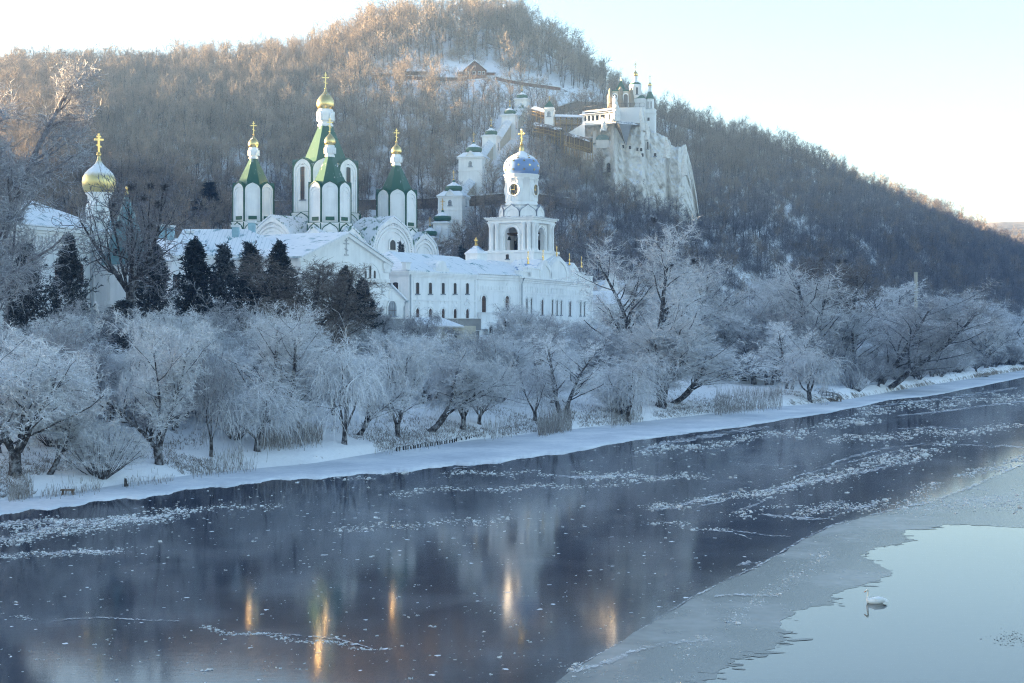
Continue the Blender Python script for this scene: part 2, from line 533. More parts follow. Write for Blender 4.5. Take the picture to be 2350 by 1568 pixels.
def RY(d, z):
    return HY - (z - CH) * F / d
RIDGE = [(-9000, 90, RY(90, 62)), (-4500, 153, RY(153, 62)), (-3000, 211, RY(211, 64)), (-2000, 275, RY(275, 66)), (-1200, 375, RY(375, 70)), (-600, 520, RY(520, 78)), (-250, 600, RY(600, 98)), (0, 620, 165), (200, 620, 160), (450, 600, 158), (600, 580, 150), (700, 570, 140), (800, 560, 108), (900, 560, 76), (1000, 560, 64), (1100, 560, 66), (1200, 555, 90), (1300, 540, 160), (1370, 532, 200), (1400, 530, 218), (1520, 545, 285), (1650, 580, 312), (1800, 620, 350), (1900, 645, 395), (2000, 680, 445), (2100, 730, 482), (2200, 790, 528), (2300, 840, 562), (2350, 870, 575), (2700, 1100, 610), (4300, 1200, 620)]  # first rows: unseen hill left of view, shaped to shade valley and river
def fbm(x, y, s, seed=0.0):
    r = np.zeros_like(x)
    a = 1.0
    for k in range(5):
        r = r + a * (np.sin(x / s * 1.7 + seed + k * 2.3 + 1.3 * np.sin(y / s * 0.9 + k)) * np.cos(y / s * 1.5 - seed * 0.7 + k * 1.1 + 0.9 * np.sin(x / s * 1.1 - k)))
        s, a = s * 0.52, a * 0.5
    return r * 0.5
def tz(x, y):
    """height of the ground at world x, y (arrays)"""
    x = np.asarray(x, dtype=float); y = np.asarray(y, dtype=float)
    yy = np.maximum(y, 1.0)
    u = CX + F * x / yy
    ds = CH * F / (I(u, SHORE) - HY)
    dt = np.maximum(I(u, [(a, b) for a, b, c in TERR]), ds + 25); zt = I(u, [(a, c) for a, b, c in TERR])
    df = np.maximum(I(u, [(a, b) for a, b, c in FOOT]), dt + 20); zf = I(u, [(a, c) for a, b, c in FOOT])
    dr = np.maximum(IS(u, [(a, b) for a, b, c in RIDGE]), df + 60)
    zr = CH + (HY - IS(u, [(a, c) for a, b, c in RIDGE])) / F * dr
    D = [ds - 6, ds, ds + 2.5, ds + 7, lerp(ds, dt, 0.55), dt, df, lerp(df, dr, 0.5), dr, dr + 60, dr + 300, dr + 900]
    Z = [ds * 0 - 1.6, ds * 0 + 0.02, ds * 0 + 0.9, ds * 0 + 1.6, lerp(1.6, zt, 0.42), zt, zf, lerp(zf, zr, 0.53), zr, zr + 2, zr * 0.7, zr * 0.4]
    z = np.where(y < D[0], -1.6, 0.0)
    for k in range(len(D) - 1):
        w = D[k + 1] - D[k]
        t = np.clip((y - D[k]) / w, 0, 1)
        inside = (y >= D[k]) & (y < D[k + 1])
        z = np.where(inside, Z[k] + (Z[k + 1] - Z[k]) * t, z)
    z = np.where(y >= D[-1], Z[-1], z)
    hill = np.clip((y - df) / 60.0, 0, 1)
    bank = np.clip((y - ds - 1) / 6.0, 0, 1) * np.clip((dt - y) / 10.0, 0, 1)
    z = z + hill * (2.6 * fbm(x, y, 70.0) + 0.7 * fbm(x, y, 16.0, 3.0)) + bank * 0.55 * fbm(x, y, 9.0, 5.0)
    return z
def tz1(x, y):
    return float(tz(np.array([x]), np.array([y]))[0])
def ground_hit(px, py, d0=60.0, d1=900.0):
    """first point of the ground on the sight line through a photo position"""
    d = np.arange(d0, d1, 0.5)
    x = (px - CX) / F * d
    ray = CH + (HY - py) / F * d
    z = tz(x, d)
    k = np.nonzero(z >= ray)[0]
    i = k[0] if len(k) else len(d) - 1
    return Vector((x[i], d[i], z[i]))
def on_ground(px, d, dz=0.0):
    x = (px - CX) / F * d
    return Vector((x, d, tz1(x, d) + dz))

def make_terrain():
    us = np.concatenate([np.linspace(-9000, -3000, 40, endpoint=False), np.linspace(-3000, -200, 60, endpoint=False), np.linspace(-200, 2550, 420, endpoint=False), np.linspace(2550, 4300, 50)])
    ds = CH * F / (I(us, SHORE) - HY)
    dr = I(us, [(a, b) for a, b, c in RIDGE])
    rows = np.concatenate([np.linspace(-6, 10, 17, endpoint=False) / 1.0, [-999]])
    near = np.linspace(-6, 10, 17, endpoint=False)
    V = []
    t = np.linspace(0, 1, 150)
    for j, u in enumerate(us):
        d = np.concatenate([ds[j] + near, ds[j] + 10 + (dr[j] + 70 - ds[j] - 10) * t, dr[j] + 70 + np.array([30, 80, 150, 250, 400, 600, 900])])
        V.append(np.stack([(u - CX) / F * d, d], 1))
    V = np.array(V)
    z = tz(V[..., 0].ravel(), V[..., 1].ravel())
    n, k = V.shape[:2]
    verts = np.column_stack([V.reshape(-1, 2), z])
    i, j = np.meshgrid(np.arange(n - 1), np.arange(k - 1), indexing='ij')
    a = (i * k + j).ravel()
    quads = np.column_stack([a, a + k, a + k + 1, a + 1])
    o = link('hillside_terrain', np_mesh('hillside_terrain', verts, quads, ['snow_ground'], smooth=True))
    tag(o, kind='structure')
make_terrain()

# ------------------------------------------------------------------ river, ice sheets
def flat_poly(name, pts, z, mat, skirt=0.0):
    mb = MB()
    n = len(pts)
    v = [(p[0], p[1], z) for p in pts]
    mb.add(v, [list(range(n))])
    o = mb.build(name, mat)
    me = o.data
    if me.polygons[0].normal.z < 0:
        me.flip_normals()
    return tag(o, kind='structure')
rng0 = np.random.default_rng(5)
def ragged(pts, amp, step):
    """roughen an outline given in world x, y"""
    out = []
    for a, b in zip(pts[:-1], pts[1:]):
        a, b = Vector(a), Vector(b)
        L = (b - a).length
        k = max(1, int(L / step))
        nrm = Vector((-(b - a).y, (b - a).x)).normalized()
        for i in range(k):
            w = rng0.normal(0, amp) if i else 0.0
            out.append(a + (b - a) * (i / k) + nrm * w)
    out.append(Vector(pts[-1]))
    return out
def W(pts):
    return [G(px, py).to_2d() for px, py in pts]
flat_poly('river_water', [(-700, 12), (900, 12), (900, 1250), (-700, 1250)], 0.0, 'water')
crack = W([(1180, 1620), (1308, 1541), (1424, 1476), (1493, 1432), (1586, 1374), (1678, 1328), (1748, 1296), (1840, 1240), (1919, 1203), (2049, 1171), (2132, 1154), (2225, 1120), (2350, 1064), (2600, 985), (3000, 900)])
crack_r = ragged(crack, 0.12, 1.5)
flat_poly('thin_ice', crack_r + [Vector((600, 420)), Vector((900, 1250)), Vector((-700, 1250)), Vector((-700, 30)), Vector((-8, 30))], 0.004, 'ice_dark')
open_b = W([(1560, 1620), (1623, 1568), (1678, 1522), (1748, 1495), (1799, 1472), (1803, 1446), (1794, 1423), (1840, 1400), (1910, 1363), (2002, 1337), (2049, 1316), (2021, 1296), (2007, 1259), (2095, 1242), (2077, 1217), (2169, 1204), (2350, 1212), (2700, 1215)])
open_r = ragged(ragged(open_b, 0.5, 2.2), 0.13, 0.35)
flat_poly('frosted_ice', [Vector(p) for p in W([(1100, 1660)])] + crack_r[1:] + [Vector(p) for p in W([(3000, 1190)])] + open_r[::-1], 0.008, 'ice_grey')

def ice_slivers():
    """loose plates and feathers of skim ice along the rim of the open pool"""
    rng = np.random.default_rng(12)
    mb = MB()
    for k in range(70):
        i = rng.integers(0, len(open_r) - 1)
        c = open_r[i] + Vector((rng.normal(.1, .25), rng.normal(-.05, .2)))
        L = rng.lognormal(-1.6, .5); n = 9
        a0 = rng.uniform(-.5, .5)
        pts = []
        for j in range(n):
            a = 2 * math.pi * j / n
            r = L * rng.uniform(.45, 1.1)
            x, y = math.cos(a) * r * 1.5, math.sin(a) * r * .55
            pts.append((c.x + x * math.cos(a0) - y * math.sin(a0), c.y + x * math.sin(a0) + y * math.cos(a0), .010 + .0001 * k))
        mb.add(pts, [list(range(n))])
    tag(mb.build('ice_slivers', 'ice_grey'), kind='stuff')
ice_slivers()
def distant_hill():
    us = np.linspace(1900, 3400, 90); rows = np.linspace(0, 1, 24)
    V = []
    for t in rows:
        d = 1250 + 420 * t + 0 * us
        top = (HY - np.interp(us, [1900, 2150, 2260, 2350, 2500, 2800, 3400], [600, 545, 512, 508, 500, 520, 600])) / F * 1600
        x = (us - CX) / F * d
        z = 2 + (top + 12) * np.sin(min(1, t * 1.15) * math.pi / 2) + 3.0 * fbm(x, d, 60.0, 4.0) * t + 1.6 * fbm(x, d, 9.0, 2.0) * t
        V.append(np.column_stack([x, d, z]))
    V = np.array(V); R, n = V.shape[:2]
    i, j = np.meshgrid(np.arange(R - 1), np.arange(n - 1), indexing='ij'); q = (i * n + j).ravel()
    tag(link('distant_hill', np_mesh('distant_hill', V.reshape(-1, 3), np.column_stack([q, q + 1, q + n + 1, q + n]), ['far_wood'], smooth=True)), kind='structure')
simple('far_wood', (0.20, 0.155, 0.12), 0.95, 0.0, 0.5, 0.12, 1.0)
distant_hill()
def ice_shelf():
    us = np.concatenate([np.linspace(-9000, -100, 60, endpoint=False), np.linspace(-100, 2500, 600, endpoint=False), np.linspace(2500, 4300, 20)])
    a = CH * F / (I(us, SHORE) - HY) + 3.0
    b = CH * F / (I(us, EDGE) - HY)
    b = b + rng0.normal(0, 0.18, len(us)) * np.clip(b / 150, 0.5, 3) + 0.8 * np.sin(us / 31.0) + 0.5 * np.sin(us / 11.0 + 1)
    rows = 7
    V = []
    for r in range(rows):
        d = b + (a - b) * r / (rows - 1)
        zz = 0.02 + 0.05 * min(1.0, r / 2)
        V.append(np.column_stack([(us - CX) / F * d, d, np.full(len(us), zz)]))
    d = b; V.insert(0, np.column_stack([(us - CX) / F * d, d, np.full(len(us), -0.05)]))
    V = np.array(V); R, n = V.shape[:2]
    i, j = np.meshgrid(np.arange(R - 1), np.arange(n - 1), indexing='ij')
    q = (i * n + j).ravel()
    quads = np.column_stack([q, q + 1, q + n + 1, q + n])
    tag(link('ice_shelf', np_mesh('ice_shelf', V.reshape(-1, 3), quads, ['ice_snow'], smooth=True)), kind='structure')
ice_shelf()
def frost_streaks():
    """ragged frost tongues, drift lines and ridges frozen onto the ice"""
    mb = MB()
    L = [([(1265, 1089), (1300, 1094), (1350, 1096), (1420, 1092), (1500, 1094), (1560, 1098)], [1, 5, 7, 5, 2, 4]),
         ([(1740, 1128), (1790, 1122), (1840, 1110), (1900, 1098), (1990, 1082), (2060, 1066)], [2, 8, 9, 7, 6, 3]),
         ([(1815, 1096), (1850, 1088), (1900, 1074), (1960, 1058), (2040, 1040), (2100, 1026)], [1, 3, 3, 3, 2, 2]),
         ([(1890, 1070), (1950, 1050), (2030, 1030), (2120, 1020), (2180, 1020)], [2, 5, 4, 4, 3]),
         ([(1490, 1170), (1540, 1166), (1590, 1152), (1640, 1138), (1700, 1126)], [2, 6, 5, 6, 5]),
         ([(1600, 1164), (1660, 1150), (1700, 1132)], [2, 4, 3]),
         ([(1680, 1176), (1730, 1160), (1775, 1140)], [2, 5, 6]),
         ([(1740, 1180), (1800, 1186), (1850, 1190), (1920, 1192)], [3, 6, 6, 3]),
         ([(1850, 1185), (1885, 1165), (1945, 1150)], [3, 6, 6]),
         ([(1900, 1190), (1950, 1170), (2015, 1156)], [3, 7, 6]),
         ([(1690, 1300), (1720, 1293), (1755, 1297)], [4, 8, 4]),
         ([(2180, 1022), (2240, 1022), (2280, 1027), (2300, 1023), (2350, 1028), (2450, 1035)], [1, 3, 4, 2, 3, 2]),
         ([(2060, 985), (2130, 981), (2210, 985)], [2, 4, 2]),
         ([(0, 1240), (60, 1225), (140, 1208), (240, 1198), (330, 1192), (410, 1178)], [10, 14, 14, 12, 8, 4]),
         ([(-60, 1215), (40, 1200), (150, 1196), (240, 1190)], [10, 10, 8, 4]),
         ([(0, 1275), (60, 1278), (150, 1268), (280, 1266)], [8, 8, 7, 3]),
         ([(470, 1442), (520, 1450), (560, 1458), (640, 1456), (720, 1462), (780, 1468), (860, 1492)], [1.2, 2, 2.5, 2, 2.5, 2.5, 2]),
         ([(90, 1432), (160, 1422), (230, 1418), (320, 1424), (420, 1427)], [2, 2.5, 2, 2, 2]),
         ([(30, 1415), (60, 1420), (90, 1425)], [1, 2, 1.5]),
         ([(1500, 1195), (1600, 1215), (1680, 1222), (1730, 1240)], [1, 1.5, 2, 2]),
         ([(1660, 1215), (1760, 1230), (1820, 1233)], [1, 1.5, 1]),
         ([(1310, 1545), (1400, 1520), (1470, 1490), (1560, 1475), (1640, 1470)], [4, 9, 8, 6, 3]),
         ([(1640, 1370), (1700, 1365), (1790, 1370)], [3, 5, 3]),
         ([(1040, 1075), (1080, 1072), (1110, 1066)], [2, 2, 1]),
         ([(1460, 1040), (1520, 1020), (1600, 1006), (1700, 990), (1770, 980)], [6, 9, 9, 8, 5]),
         ([(2000, 935), (2080, 925), (2200, 910), (2340, 890)], [3, 5, 5, 4]),
         ([(2060, 955), (2160, 945), (2280, 930), (2400, 915)], [3, 4, 4, 3])]
    def stroke(pts, w, z):
        c, ws = [], []
        for (a, b, wa, wb) in zip(pts[:-1], pts[1:], w[:-1], w[1:]):
            k = max(2, int(math.dist(a, b) / 5))
            for i in range(k):
                t = i / k
                c.append((a[0] + (b[0] - a[0]) * t, a[1] + (b[1] - a[1]) * t + rng0.normal(0, 0.6))); ws.append(wa + (wb - wa) * t)
        up = [G(x, y - max(0.3, abs(ww * (0.5 + rng0.normal(0, 0.22))))) for (x, y), ww in zip(c, ws)]
        dn = [G(x, y + max(0.3, abs(ww * (0.5 + rng0.normal(0, 0.22))))) for (x, y), ww in zip(c, ws)]
        n = len(c)
        v = [(p.x, p.y, z) for p in up] + [(p.x, p.y, z) for p in dn]
        mb.add(v, [(i, n + i, n + i + 1, i + 1) for i in range(n - 1)])
    for i, (pts, w) in enumerate(L):
        stroke(pts, w, 0.014 + 0.0012 * i)
    pc = [(1308, 1541), (1424, 1476), (1493, 1432), (1586, 1374), (1678, 1328), (1748, 1296), (1840, 1240), (1919, 1203), (2049, 1171), (2132, 1154), (2225, 1120), (2350, 1064)]
    stroke(pc, [2, 2, 3, 3, 4, 4, 4, 3, 3, 5, 6, 3], 0.052)
    o = mb.build('frost_streaks', 'frost_patch')
    tag(o, kind='stuff')
frost_streaks()
def frost_flowers():
    """thousands of little upright frost tufts grown on the young ice, thickest along the drift lines"""
    rng = np.random.default_rng(31)
    bands = [((0, 1242), (430, 1176), 16, 1500), ((-60, 1212), (300, 1186), 12, 900), ((0, 1276), (290, 1264), 9, 450), ((760, 1098), (1230, 1082), 8, 500), ((200, 1180), (640, 1160), 10, 380), ((900, 1130), (1500, 1110), 10, 600), ((1240, 1088), (1620, 1098), 10, 700), ((760, 1215), (1180, 1192), 14, 420), ((1460, 1042), (2000, 966), 14, 1300), ((1480, 1168), (1780, 1130), 12, 700), ((1690, 1178), (2030, 1158), 16, 800), ((1760, 1130), (2180, 1022), 20, 1600), ((1900, 1010), (2350, 980), 16, 900), ((1960, 945), (2380, 905), 16, 1100), ((1300, 1540), (1560, 1440), 16, 700), ((1560, 1500), (1900, 1270), 18, 700), ((30, 1420), (470, 1430), 4, 260), ((470, 1444), (870, 1490), 4, 420), ((1490, 1196), (1760, 1236), 4, 260), ((2050, 1160), (2400, 1150), 26, 900), ((2100, 1130), (2360, 1050), 8, 700)]
    px, py = [], []
    for a, b, s, n in bands:
        t = rng.random(n)
        px.append(a[0] + (b[0] - a[0]) * t + rng.normal(0, 14, n)); py.append(a[1] + (b[1] - a[1]) * t + rng.normal(0, s * .38, n) + 5 * np.sin(t * 17 + a[0]))
    n = 3000
    d = 45696.0 / rng.uniform(150, 840, n)
    px.append(rng.uniform(-60, 2400, n)); py.append(HY + 45696.0 / d)
    px, py = np.concatenate(px), np.concatenate(py)
    d = CH * F / np.maximum(py - HY, 60)
    x = (px - CX) / F * d
    edge = CH * F / (I(px, EDGE) - HY)
    clear = (py > I(px, [(1500, 3000), (1623, 1568), (1748, 1495), (1800, 1450), (1910, 1363), (2010, 1300), (2080, 1225), (2169, 1204), (2600, 1212)]))
    keep = (d < edge - .3) & ~clear & (fbm(x, d * 1.0, 7.0, 2.0) > -.35)
    x, d = x[keep], d[keep]
    n = len(x)
    size = rng.lognormal(-3.55, .5, n) * np.clip(d / 100.0, .7, 2.2)
    v, q = [], []
    for k in range(3):
        a = rng.uniform(0, 3.14, n)
        dx, dy = np.cos(a) * size * 1.3, np.sin(a) * size * 1.3
        ox, oy = rng.normal(0, .8, n) * size, rng.normal(0, .8, n) * size
        h = size * rng.uniform(.5, 1.1, n)
        c = np.column_stack([x + ox, d + oy])
        v += [np.column_stack([c[:, 0] - dx, c[:, 1] - dy, np.full(n, .004)]), np.column_stack([c[:, 0] + dx, c[:, 1] + dy, np.full(n, .004)]), np.column_stack([c[:, 0] + dx * .6 + oy * .3, c[:, 1] + dy * .6, h]), np.column_stack([c[:, 0] - dx * .7, c[:, 1] - dy * .7 + ox * .3, h * .8])]
        b = 4 * k * n + np.arange(n)
        q.append(np.column_stack([b, b + n, b + 2 * n, b + 3 * n]))
    tag(link('frost_flowers', np_mesh('frost_flowers', np.concatenate(v), np.concatenate(q), ['frost_white'])), kind='stuff')
simple('frost_white', (0.82, 0.84, 0.87), 0.9, 0.0, 0.05, 3.0)
frost_flowers()
# ------------------------------------------------------------------ trees
def unit(a):
    return a / np.maximum(np.linalg.norm(a, axis=-1, keepdims=True), 1e-9)
def walk(rng, pos, D, L, k, wig, up, droop):
    """polylines (n, k, 3) that start at pos along D, wander, lift by up and sag by droop"""
    n = len(pos)
    pts = np.empty((n, k, 3)); pts[:, 0] = pos
    D = unit(D)
    step = (L / (k - 1))[:, None]
    for j in range(1, k):
        pts[:, j] = pts[:, j - 1] + D * step
        D = D + rng.normal(0, wig, (n, 3))
        D[:, 2] += up - droop * j / k
        D = unit(D)
    return pts
def branch(rng, P_, R_, m, t0, t1, a0, a1, L0, k, wig=0.12, up=0.0, droop=0.0, rr=0.6, tip=0.25, shape=0.4, power=1.0, zbias=0.0, lvar=0.3, rmin=0.012):
    """m children on every polyline of P_; returns their polylines and radii"""
    n, kk, _ = P_.shape
    idx = np.repeat(np.arange(n), m)
    t = (np.tile(np.arange(m), n) + rng.random(n * m)) / m
    lt = t.copy()
    t = t0 + (t1 - t0) * t
    s = np.minimum(t, 0.9999) * (kk - 1)
    i = s.astype(int); f = (s - i)[:, None]
    pos = P_[idx, i] * (1 - f) + P_[idx, i + 1] * f
    rad = R_[idx, i] * (1 - f[:, 0]) + R_[idx, i + 1] * f[:, 0]
    T = unit(P_[idx, i + 1] - P_[idx, i])
    q = unit(np.cross(T, unit(rng.normal(0, 1, (n * m, 3)))))
    a = rng.uniform(a0, a1, n * m)[:, None]
    D = np.cos(a) * T + np.sin(a) * q
    D[:, 2] += zbias
    L = L0 * (1 - shape * lt ** power) * np.exp(rng.normal(0, lvar, n * m))
    pts = walk(rng, pos, D, L, k, wig, up, droop)
    r0 = np.maximum(rad * rr, rmin)
    R = r0[:, None] * np.linspace(1, tip, k)[None]
    return pts, np.maximum(R, rmin * 0.6)
class TreeMesh:
    def __init__(s):
        s.v, s.q, s.m, s.o = [], [], [], 0
    def tubes(s, pts, R, sides, mat=0):
        n, k, _ = pts.shape
        T = np.empty_like(pts)
        T[:, 1:-1] = pts[:, 2:] - pts[:, :-2]; T[:, 0] = pts[:, 1] - pts[:, 0]; T[:, -1] = pts[:, -1] - pts[:, -2]
        T = unit(T)
        ref = np.where(np.abs(T[:, :1, 2:3]) > 0.8, np.array([1.0, 0.13, 0]), np.array([0.1, 0.05, 1.0]))
        A = unit(np.cross(T, np.broadcast_to(ref, T.shape))); B = np.cross(T, A)
        if sides == 2:
            ring = np.stack([A * R[..., None], -A * R[..., None]], 2)
        else:
            an = np.arange(sides) * 2 * np.pi / sides
            ring = (A[:, :, None] * np.cos(an)[None, None, :, None] + B[:, :, None] * np.sin(an)[None, None, :, None]) * R[:, :, None, None]
        V = pts[:, :, None] + ring
        s.v.append(V.reshape(-1, 3))
        base = s.o + (np.arange(n)[:, None, None] * k + np.arange(k - 1)[None, :, None]) * sides
        if sides == 2:
            b = base[..., 0].ravel()
            q = np.column_stack([b, b + 1, b + 3, b + 2])
        else:
            j = np.arange(sides); j2 = (j + 1) % sides
            q = np.stack([base + j, base + j2, base + sides + j2, base + sides + j], -1).reshape(-1, 4)
        s.q.append(q); s.m.append(np.full(len(q), mat)); s.o += n * k * sides
    def ribbons(s, pts, w, rng, mat=0, tip=0.35):
        """flat two-sided strips with a random twist, w = half width"""
        n, k, _ = pts.shape
        T = unit(pts[:, -1] - pts[:, 0])
        A = unit(np.cross(T, rng.normal(0, 1, (n, 3))))
        ww = np.linspace(1, tip, k)[None, :, None] * (w if np.isscalar(w) else w[:, None, None])
        V = np.stack([pts + A[:, None] * ww, pts - A[:, None] * ww], 2)
        s.v.append(V.reshape(-1, 3))
        b = (s.o + (np.arange(n)[:, None] * k + np.arange(k - 1)[None]) * 2).ravel()
        s.q.append(np.column_stack([b, b + 1, b + 3, b + 2])); s.m.append(np.full(len(b), mat)); s.o += n * k * 2
    def quads(s, c, size, rng, mat=0, flat=None):
        """small leaf-like faces at points c"""
        n = len(c)
        a = unit(rng.normal(0, 1, (n, 3)))
        if flat is not None:
            a = unit(a * 0.6 + flat)
        b = unit(np.cross(a, rng.normal(0, 1, (n, 3))))
        sz = size * rng.uniform(0.6, 1.3, (n, 1))
        V = np.stack([c - a * sz, c + b * sz * 0.45, c + a * sz, c - b * sz * 0.45], 1)
        s.v.append(V.reshape(-1, 3))
        i = s.o + np.arange(n) * 4
        s.q.append(np.column_stack([i, i + 1, i + 2, i + 3])); s.m.append(np.full(n, mat)); s.o += 4 * n
    def mesh(s, name, mats):
        return np_mesh(name, np.concatenate(s.v), np.concatenate(s.q), mats, np.concatenate(s.m))
def ang(d):
    return math.radians(d)
def stems(rng, n, L, a0, a1, r, k=7, wig=0.07, up=0.03, lean=(0, 0), base=0.25, h0=0.0):
    az = np.arange(n) * 2 * np.pi / n + rng.uniform(-0.5, 0.5, n)
    a = rng.uniform(ang(a0), ang(a1), n)
    D = np.column_stack([np.sin(a) * np.cos(az) + lean[0], np.sin(a) * np.sin(az) + lean[1], np.cos(a)])
    pos = np.column_stack([np.cos(az) * base, np.sin(az) * base, np.full(n, h0)])
    pts = walk(rng, pos, D, L * rng.uniform(0.85, 1.1, n), k, wig, up, 0)
    return pts, r * rng.uniform(0.7, 1.1, n)[:, None] * np.linspace(1, 0.3, k)[None]

def frost_willow(seed, H=12.0, stemsN=5, spread=(10, 38), trunk_h=1.8, lean=(0, 0), curl=0.28, dens=1.0, mats=('bark', 'frost'), droop=0.0, twist=0.35):
    """pollarded bank willow: short thick trunk, fan of stems, cloud of curled frosted twigs"""
    rng = np.random.default_rng(seed)
    tr = TreeMesh(); cr = TreeMesh()
    tp = walk(rng, np.array([[0, 0, -0.5]]), np.array([[lean[0], lean[1], 1.0]]), np.array([trunk_h + 0.6]), 5, 0.06, 0, 0)
    tr.tubes(tp, np.array([[0.55, 0.42, 0.36, 0.38, 0.36]]) * H / 12, 8)
    S, SR = stems(rng, stemsN, H * 0.66, *spread, 0.2 * H / 12, 8, 0.09, 0.03, lean)
    S = S + tp[:, -1:, :]
    tr.tubes(S, SR, 6)
    L1, R1 = branch(rng, S, SR, 13, 0.05, 1.0, ang(20), ang(62), H * 0.31, 6, 0.15, 0.03, 0.04, 0.5, 0.3, 0.42, lvar=.42)
    tr.tubes(L1, R1, 4)
    L2, R2 = branch(rng, L1, R1, 9, 0.12, 1.0, ang(25), ang(75), H * 0.13, 5, twist * 0.6, 0.02, droop, 0.5, 0.4, 0.3, rmin=0.016)
    cr.tubes(L2, np.maximum(R2, 0.018), 3)
    L3, R3 = branch(rng, L2, R2, int(8 * dens), 0.1, 1.0, ang(20), ang(75), H * 0.055, 4, curl, 0.02, droop * 1.5, 0.5, 0.5, 0.2)
    cr.ribbons(L3, 0.027, rng)
    L4, R4 = branch(rng, L3, R3, 4, 0.2, 1.0, ang(25), ang(80), H * 0.028, 3, curl, 0.0, droop, 0.5, 0.5, 0.1)
    cr.ribbons(L4, 0.023, rng)
    return tr.mesh('trunk', [mats[0]]), cr.mesh('crown', [mats[1]])
def frost_weeper(seed, H=12.0, stemsN=4, dens=1.0, mats=('bark', 'frost'), trunk_h=2.5, lean=(0, 0), fall=0.42):
    rng = np.random.default_rng(seed)
    tr = TreeMesh(); cr = TreeMesh()
    tp = walk(rng, np.array([[0, 0, -0.5]]), np.array([[lean[0], lean[1], 1.0]]), np.array([trunk_h]), 5, 0.05, 0, 0)
    tr.tubes(tp, np.array([[0.5, 0.4, 0.35, 0.35, 0.33]]) * H / 12, 8)
    S, SR = stems(rng, stemsN, H * 0.68, 12, 40, 0.19 * H / 12, 8, 0.1, 0.04, lean)
    S = S + tp[:, -1:, :]
    tr.tubes(S, SR, 6)
    L1, R1 = branch(rng, S, SR, 9, 0.25, 1.0, ang(30), ang(70), H * 0.26, 7, 0.12, 0.06, 0.22, 0.5, 0.3, 0.3)
    tr.tubes(L1, R1, 4)
    L2, R2 = branch(rng, L1, R1, 8, 0.2, 1.0, ang(20), ang(70), H * 0.14, 5, 0.15, 0.0, 0.35, 0.5, 0.4, 0.2)
    cr.tubes(L2, np.maximum(R2, 0.016), 3)
    L3, R3 = branch(rng, L2, R2, int(6 * dens), 0.1, 1.0, ang(30), ang(90), H * fall * 0.6, 7, 0.07, -0.12, 0.9, 0.5, 0.5, 0.2, lvar=0.45)
    L3[:, :, 2] = np.maximum(L3[:, :, 2], 0.1 + 0.9 * rng.random((len(L3), 1)))
    cr.ribbons(L3, 0.030, rng)
    L4, R4 = branch(rng, L3, R3, 4, 0.1, 1.0, ang(15), ang(50), H * 0.035, 3, 0.12, -0.1, 0.3, 0.5, 0.5, 0.1)
    cr.ribbons(L4, 0.018, rng)
    return tr.mesh('trunk', [mats[0]]), cr.mesh('crown', [mats[1]])
def frost_tall(seed, H=22.0, lean=(0, 0), mats=('bark', 'frost_mid'), stemsN=2, dens=1.0, open_=0.3, up=0.06):
    """tall poplar or old willow with long rising limbs under a fine frosted spray"""
    rng = np.random.default_rng(seed)
    tr = TreeMesh(); cr = TreeMesh()
    S, SR = stems(rng, stemsN, H * 0.86, 2, 9, 0.36 * H / 22, 10, 0.05, 0.02, lean, base=0.5, h0=-0.6)
    tr.tubes(S, SR, 7)
    L1, R1 = branch(rng, S, SR, 18, 0.16, 1.0, ang(24), ang(58), H * 0.27, 7, 0.11, up, 0.0, 0.5, 0.3, 0.5, lvar=.4)
    tr.tubes(L1, R1, 5)
    L2, R2 = branch(rng, L1, R1, 10, 0.12, 1.0, ang(25), ang(65), H * 0.10, 5, 0.16, 0.03, 0.0, 0.5, 0.35, 0.4)
    cr.tubes(L2, np.maximum(R2, 0.02), 3)
    L3, R3 = branch(rng, L2, R2, int(7 * dens), 0.1, 1.0, ang(25), ang(65), H * 0.045, 4, 0.2, 0.04, 0.0, 0.5, 0.5, 0.2)
    cr.ribbons(L3, 0.03, rng)
    L4, R4 = branch(rng, L3, R3, 4, 0.1, 1.0, ang(25), ang(70), H * 0.023, 3, 0.25, 0.0, 0.0, 0.5, 0.5, 0.1)
    cr.ribbons(L4, 0.021, rng)
    return tr.mesh('trunk', [mats[0]]), cr.mesh('crown', [mats[1]])
def frost_bush(seed, H=4.5, W_=5.0, mats=('twig_dark', 'frost'), n=46, dens=1.0):
    rng = np.random.default_rng(seed)
    tr = TreeMesh(); cr = TreeMesh()
    S, SR = stems(rng, n, H * 0.95, 5, 62, 0.045, 7, 0.08, 0.03, base=0.45, h0=-0.2)
    S[:, :, :2] *= W_ / H * 0.72
    tr.tubes(S, SR, 4)
    L1, R1 = branch(rng, S, SR, 8, 0.25, 1.0, ang(15), ang(45), H * 0.22, 5, 0.14, 0.02, 0.0, 0.5, 0.4, 0.3)
    cr.tubes(L1, np.maximum(R1, 0.014), 3)
    L2, R2 = branch(rng, L1, R1, int(7 * dens), 0.1, 1.0, ang(20), ang(60), H * 0.09, 4, 0.2, 0.0, 0.0, 0.5, 0.5, 0.2)
    cr.ribbons(L2, 0.018, rng)
    L3, R3 = branch(rng, L2, R2, 3, 0.1, 1.0, ang(20), ang(70), H * 0.05, 3, 0.2, 0, 0, 0.5, 0.5, 0.1)
    cr.ribbons(L3, 0.015, rng)
    return tr.mesh('stems', [mats[0]]), cr.mesh('crown', [mats[1]])
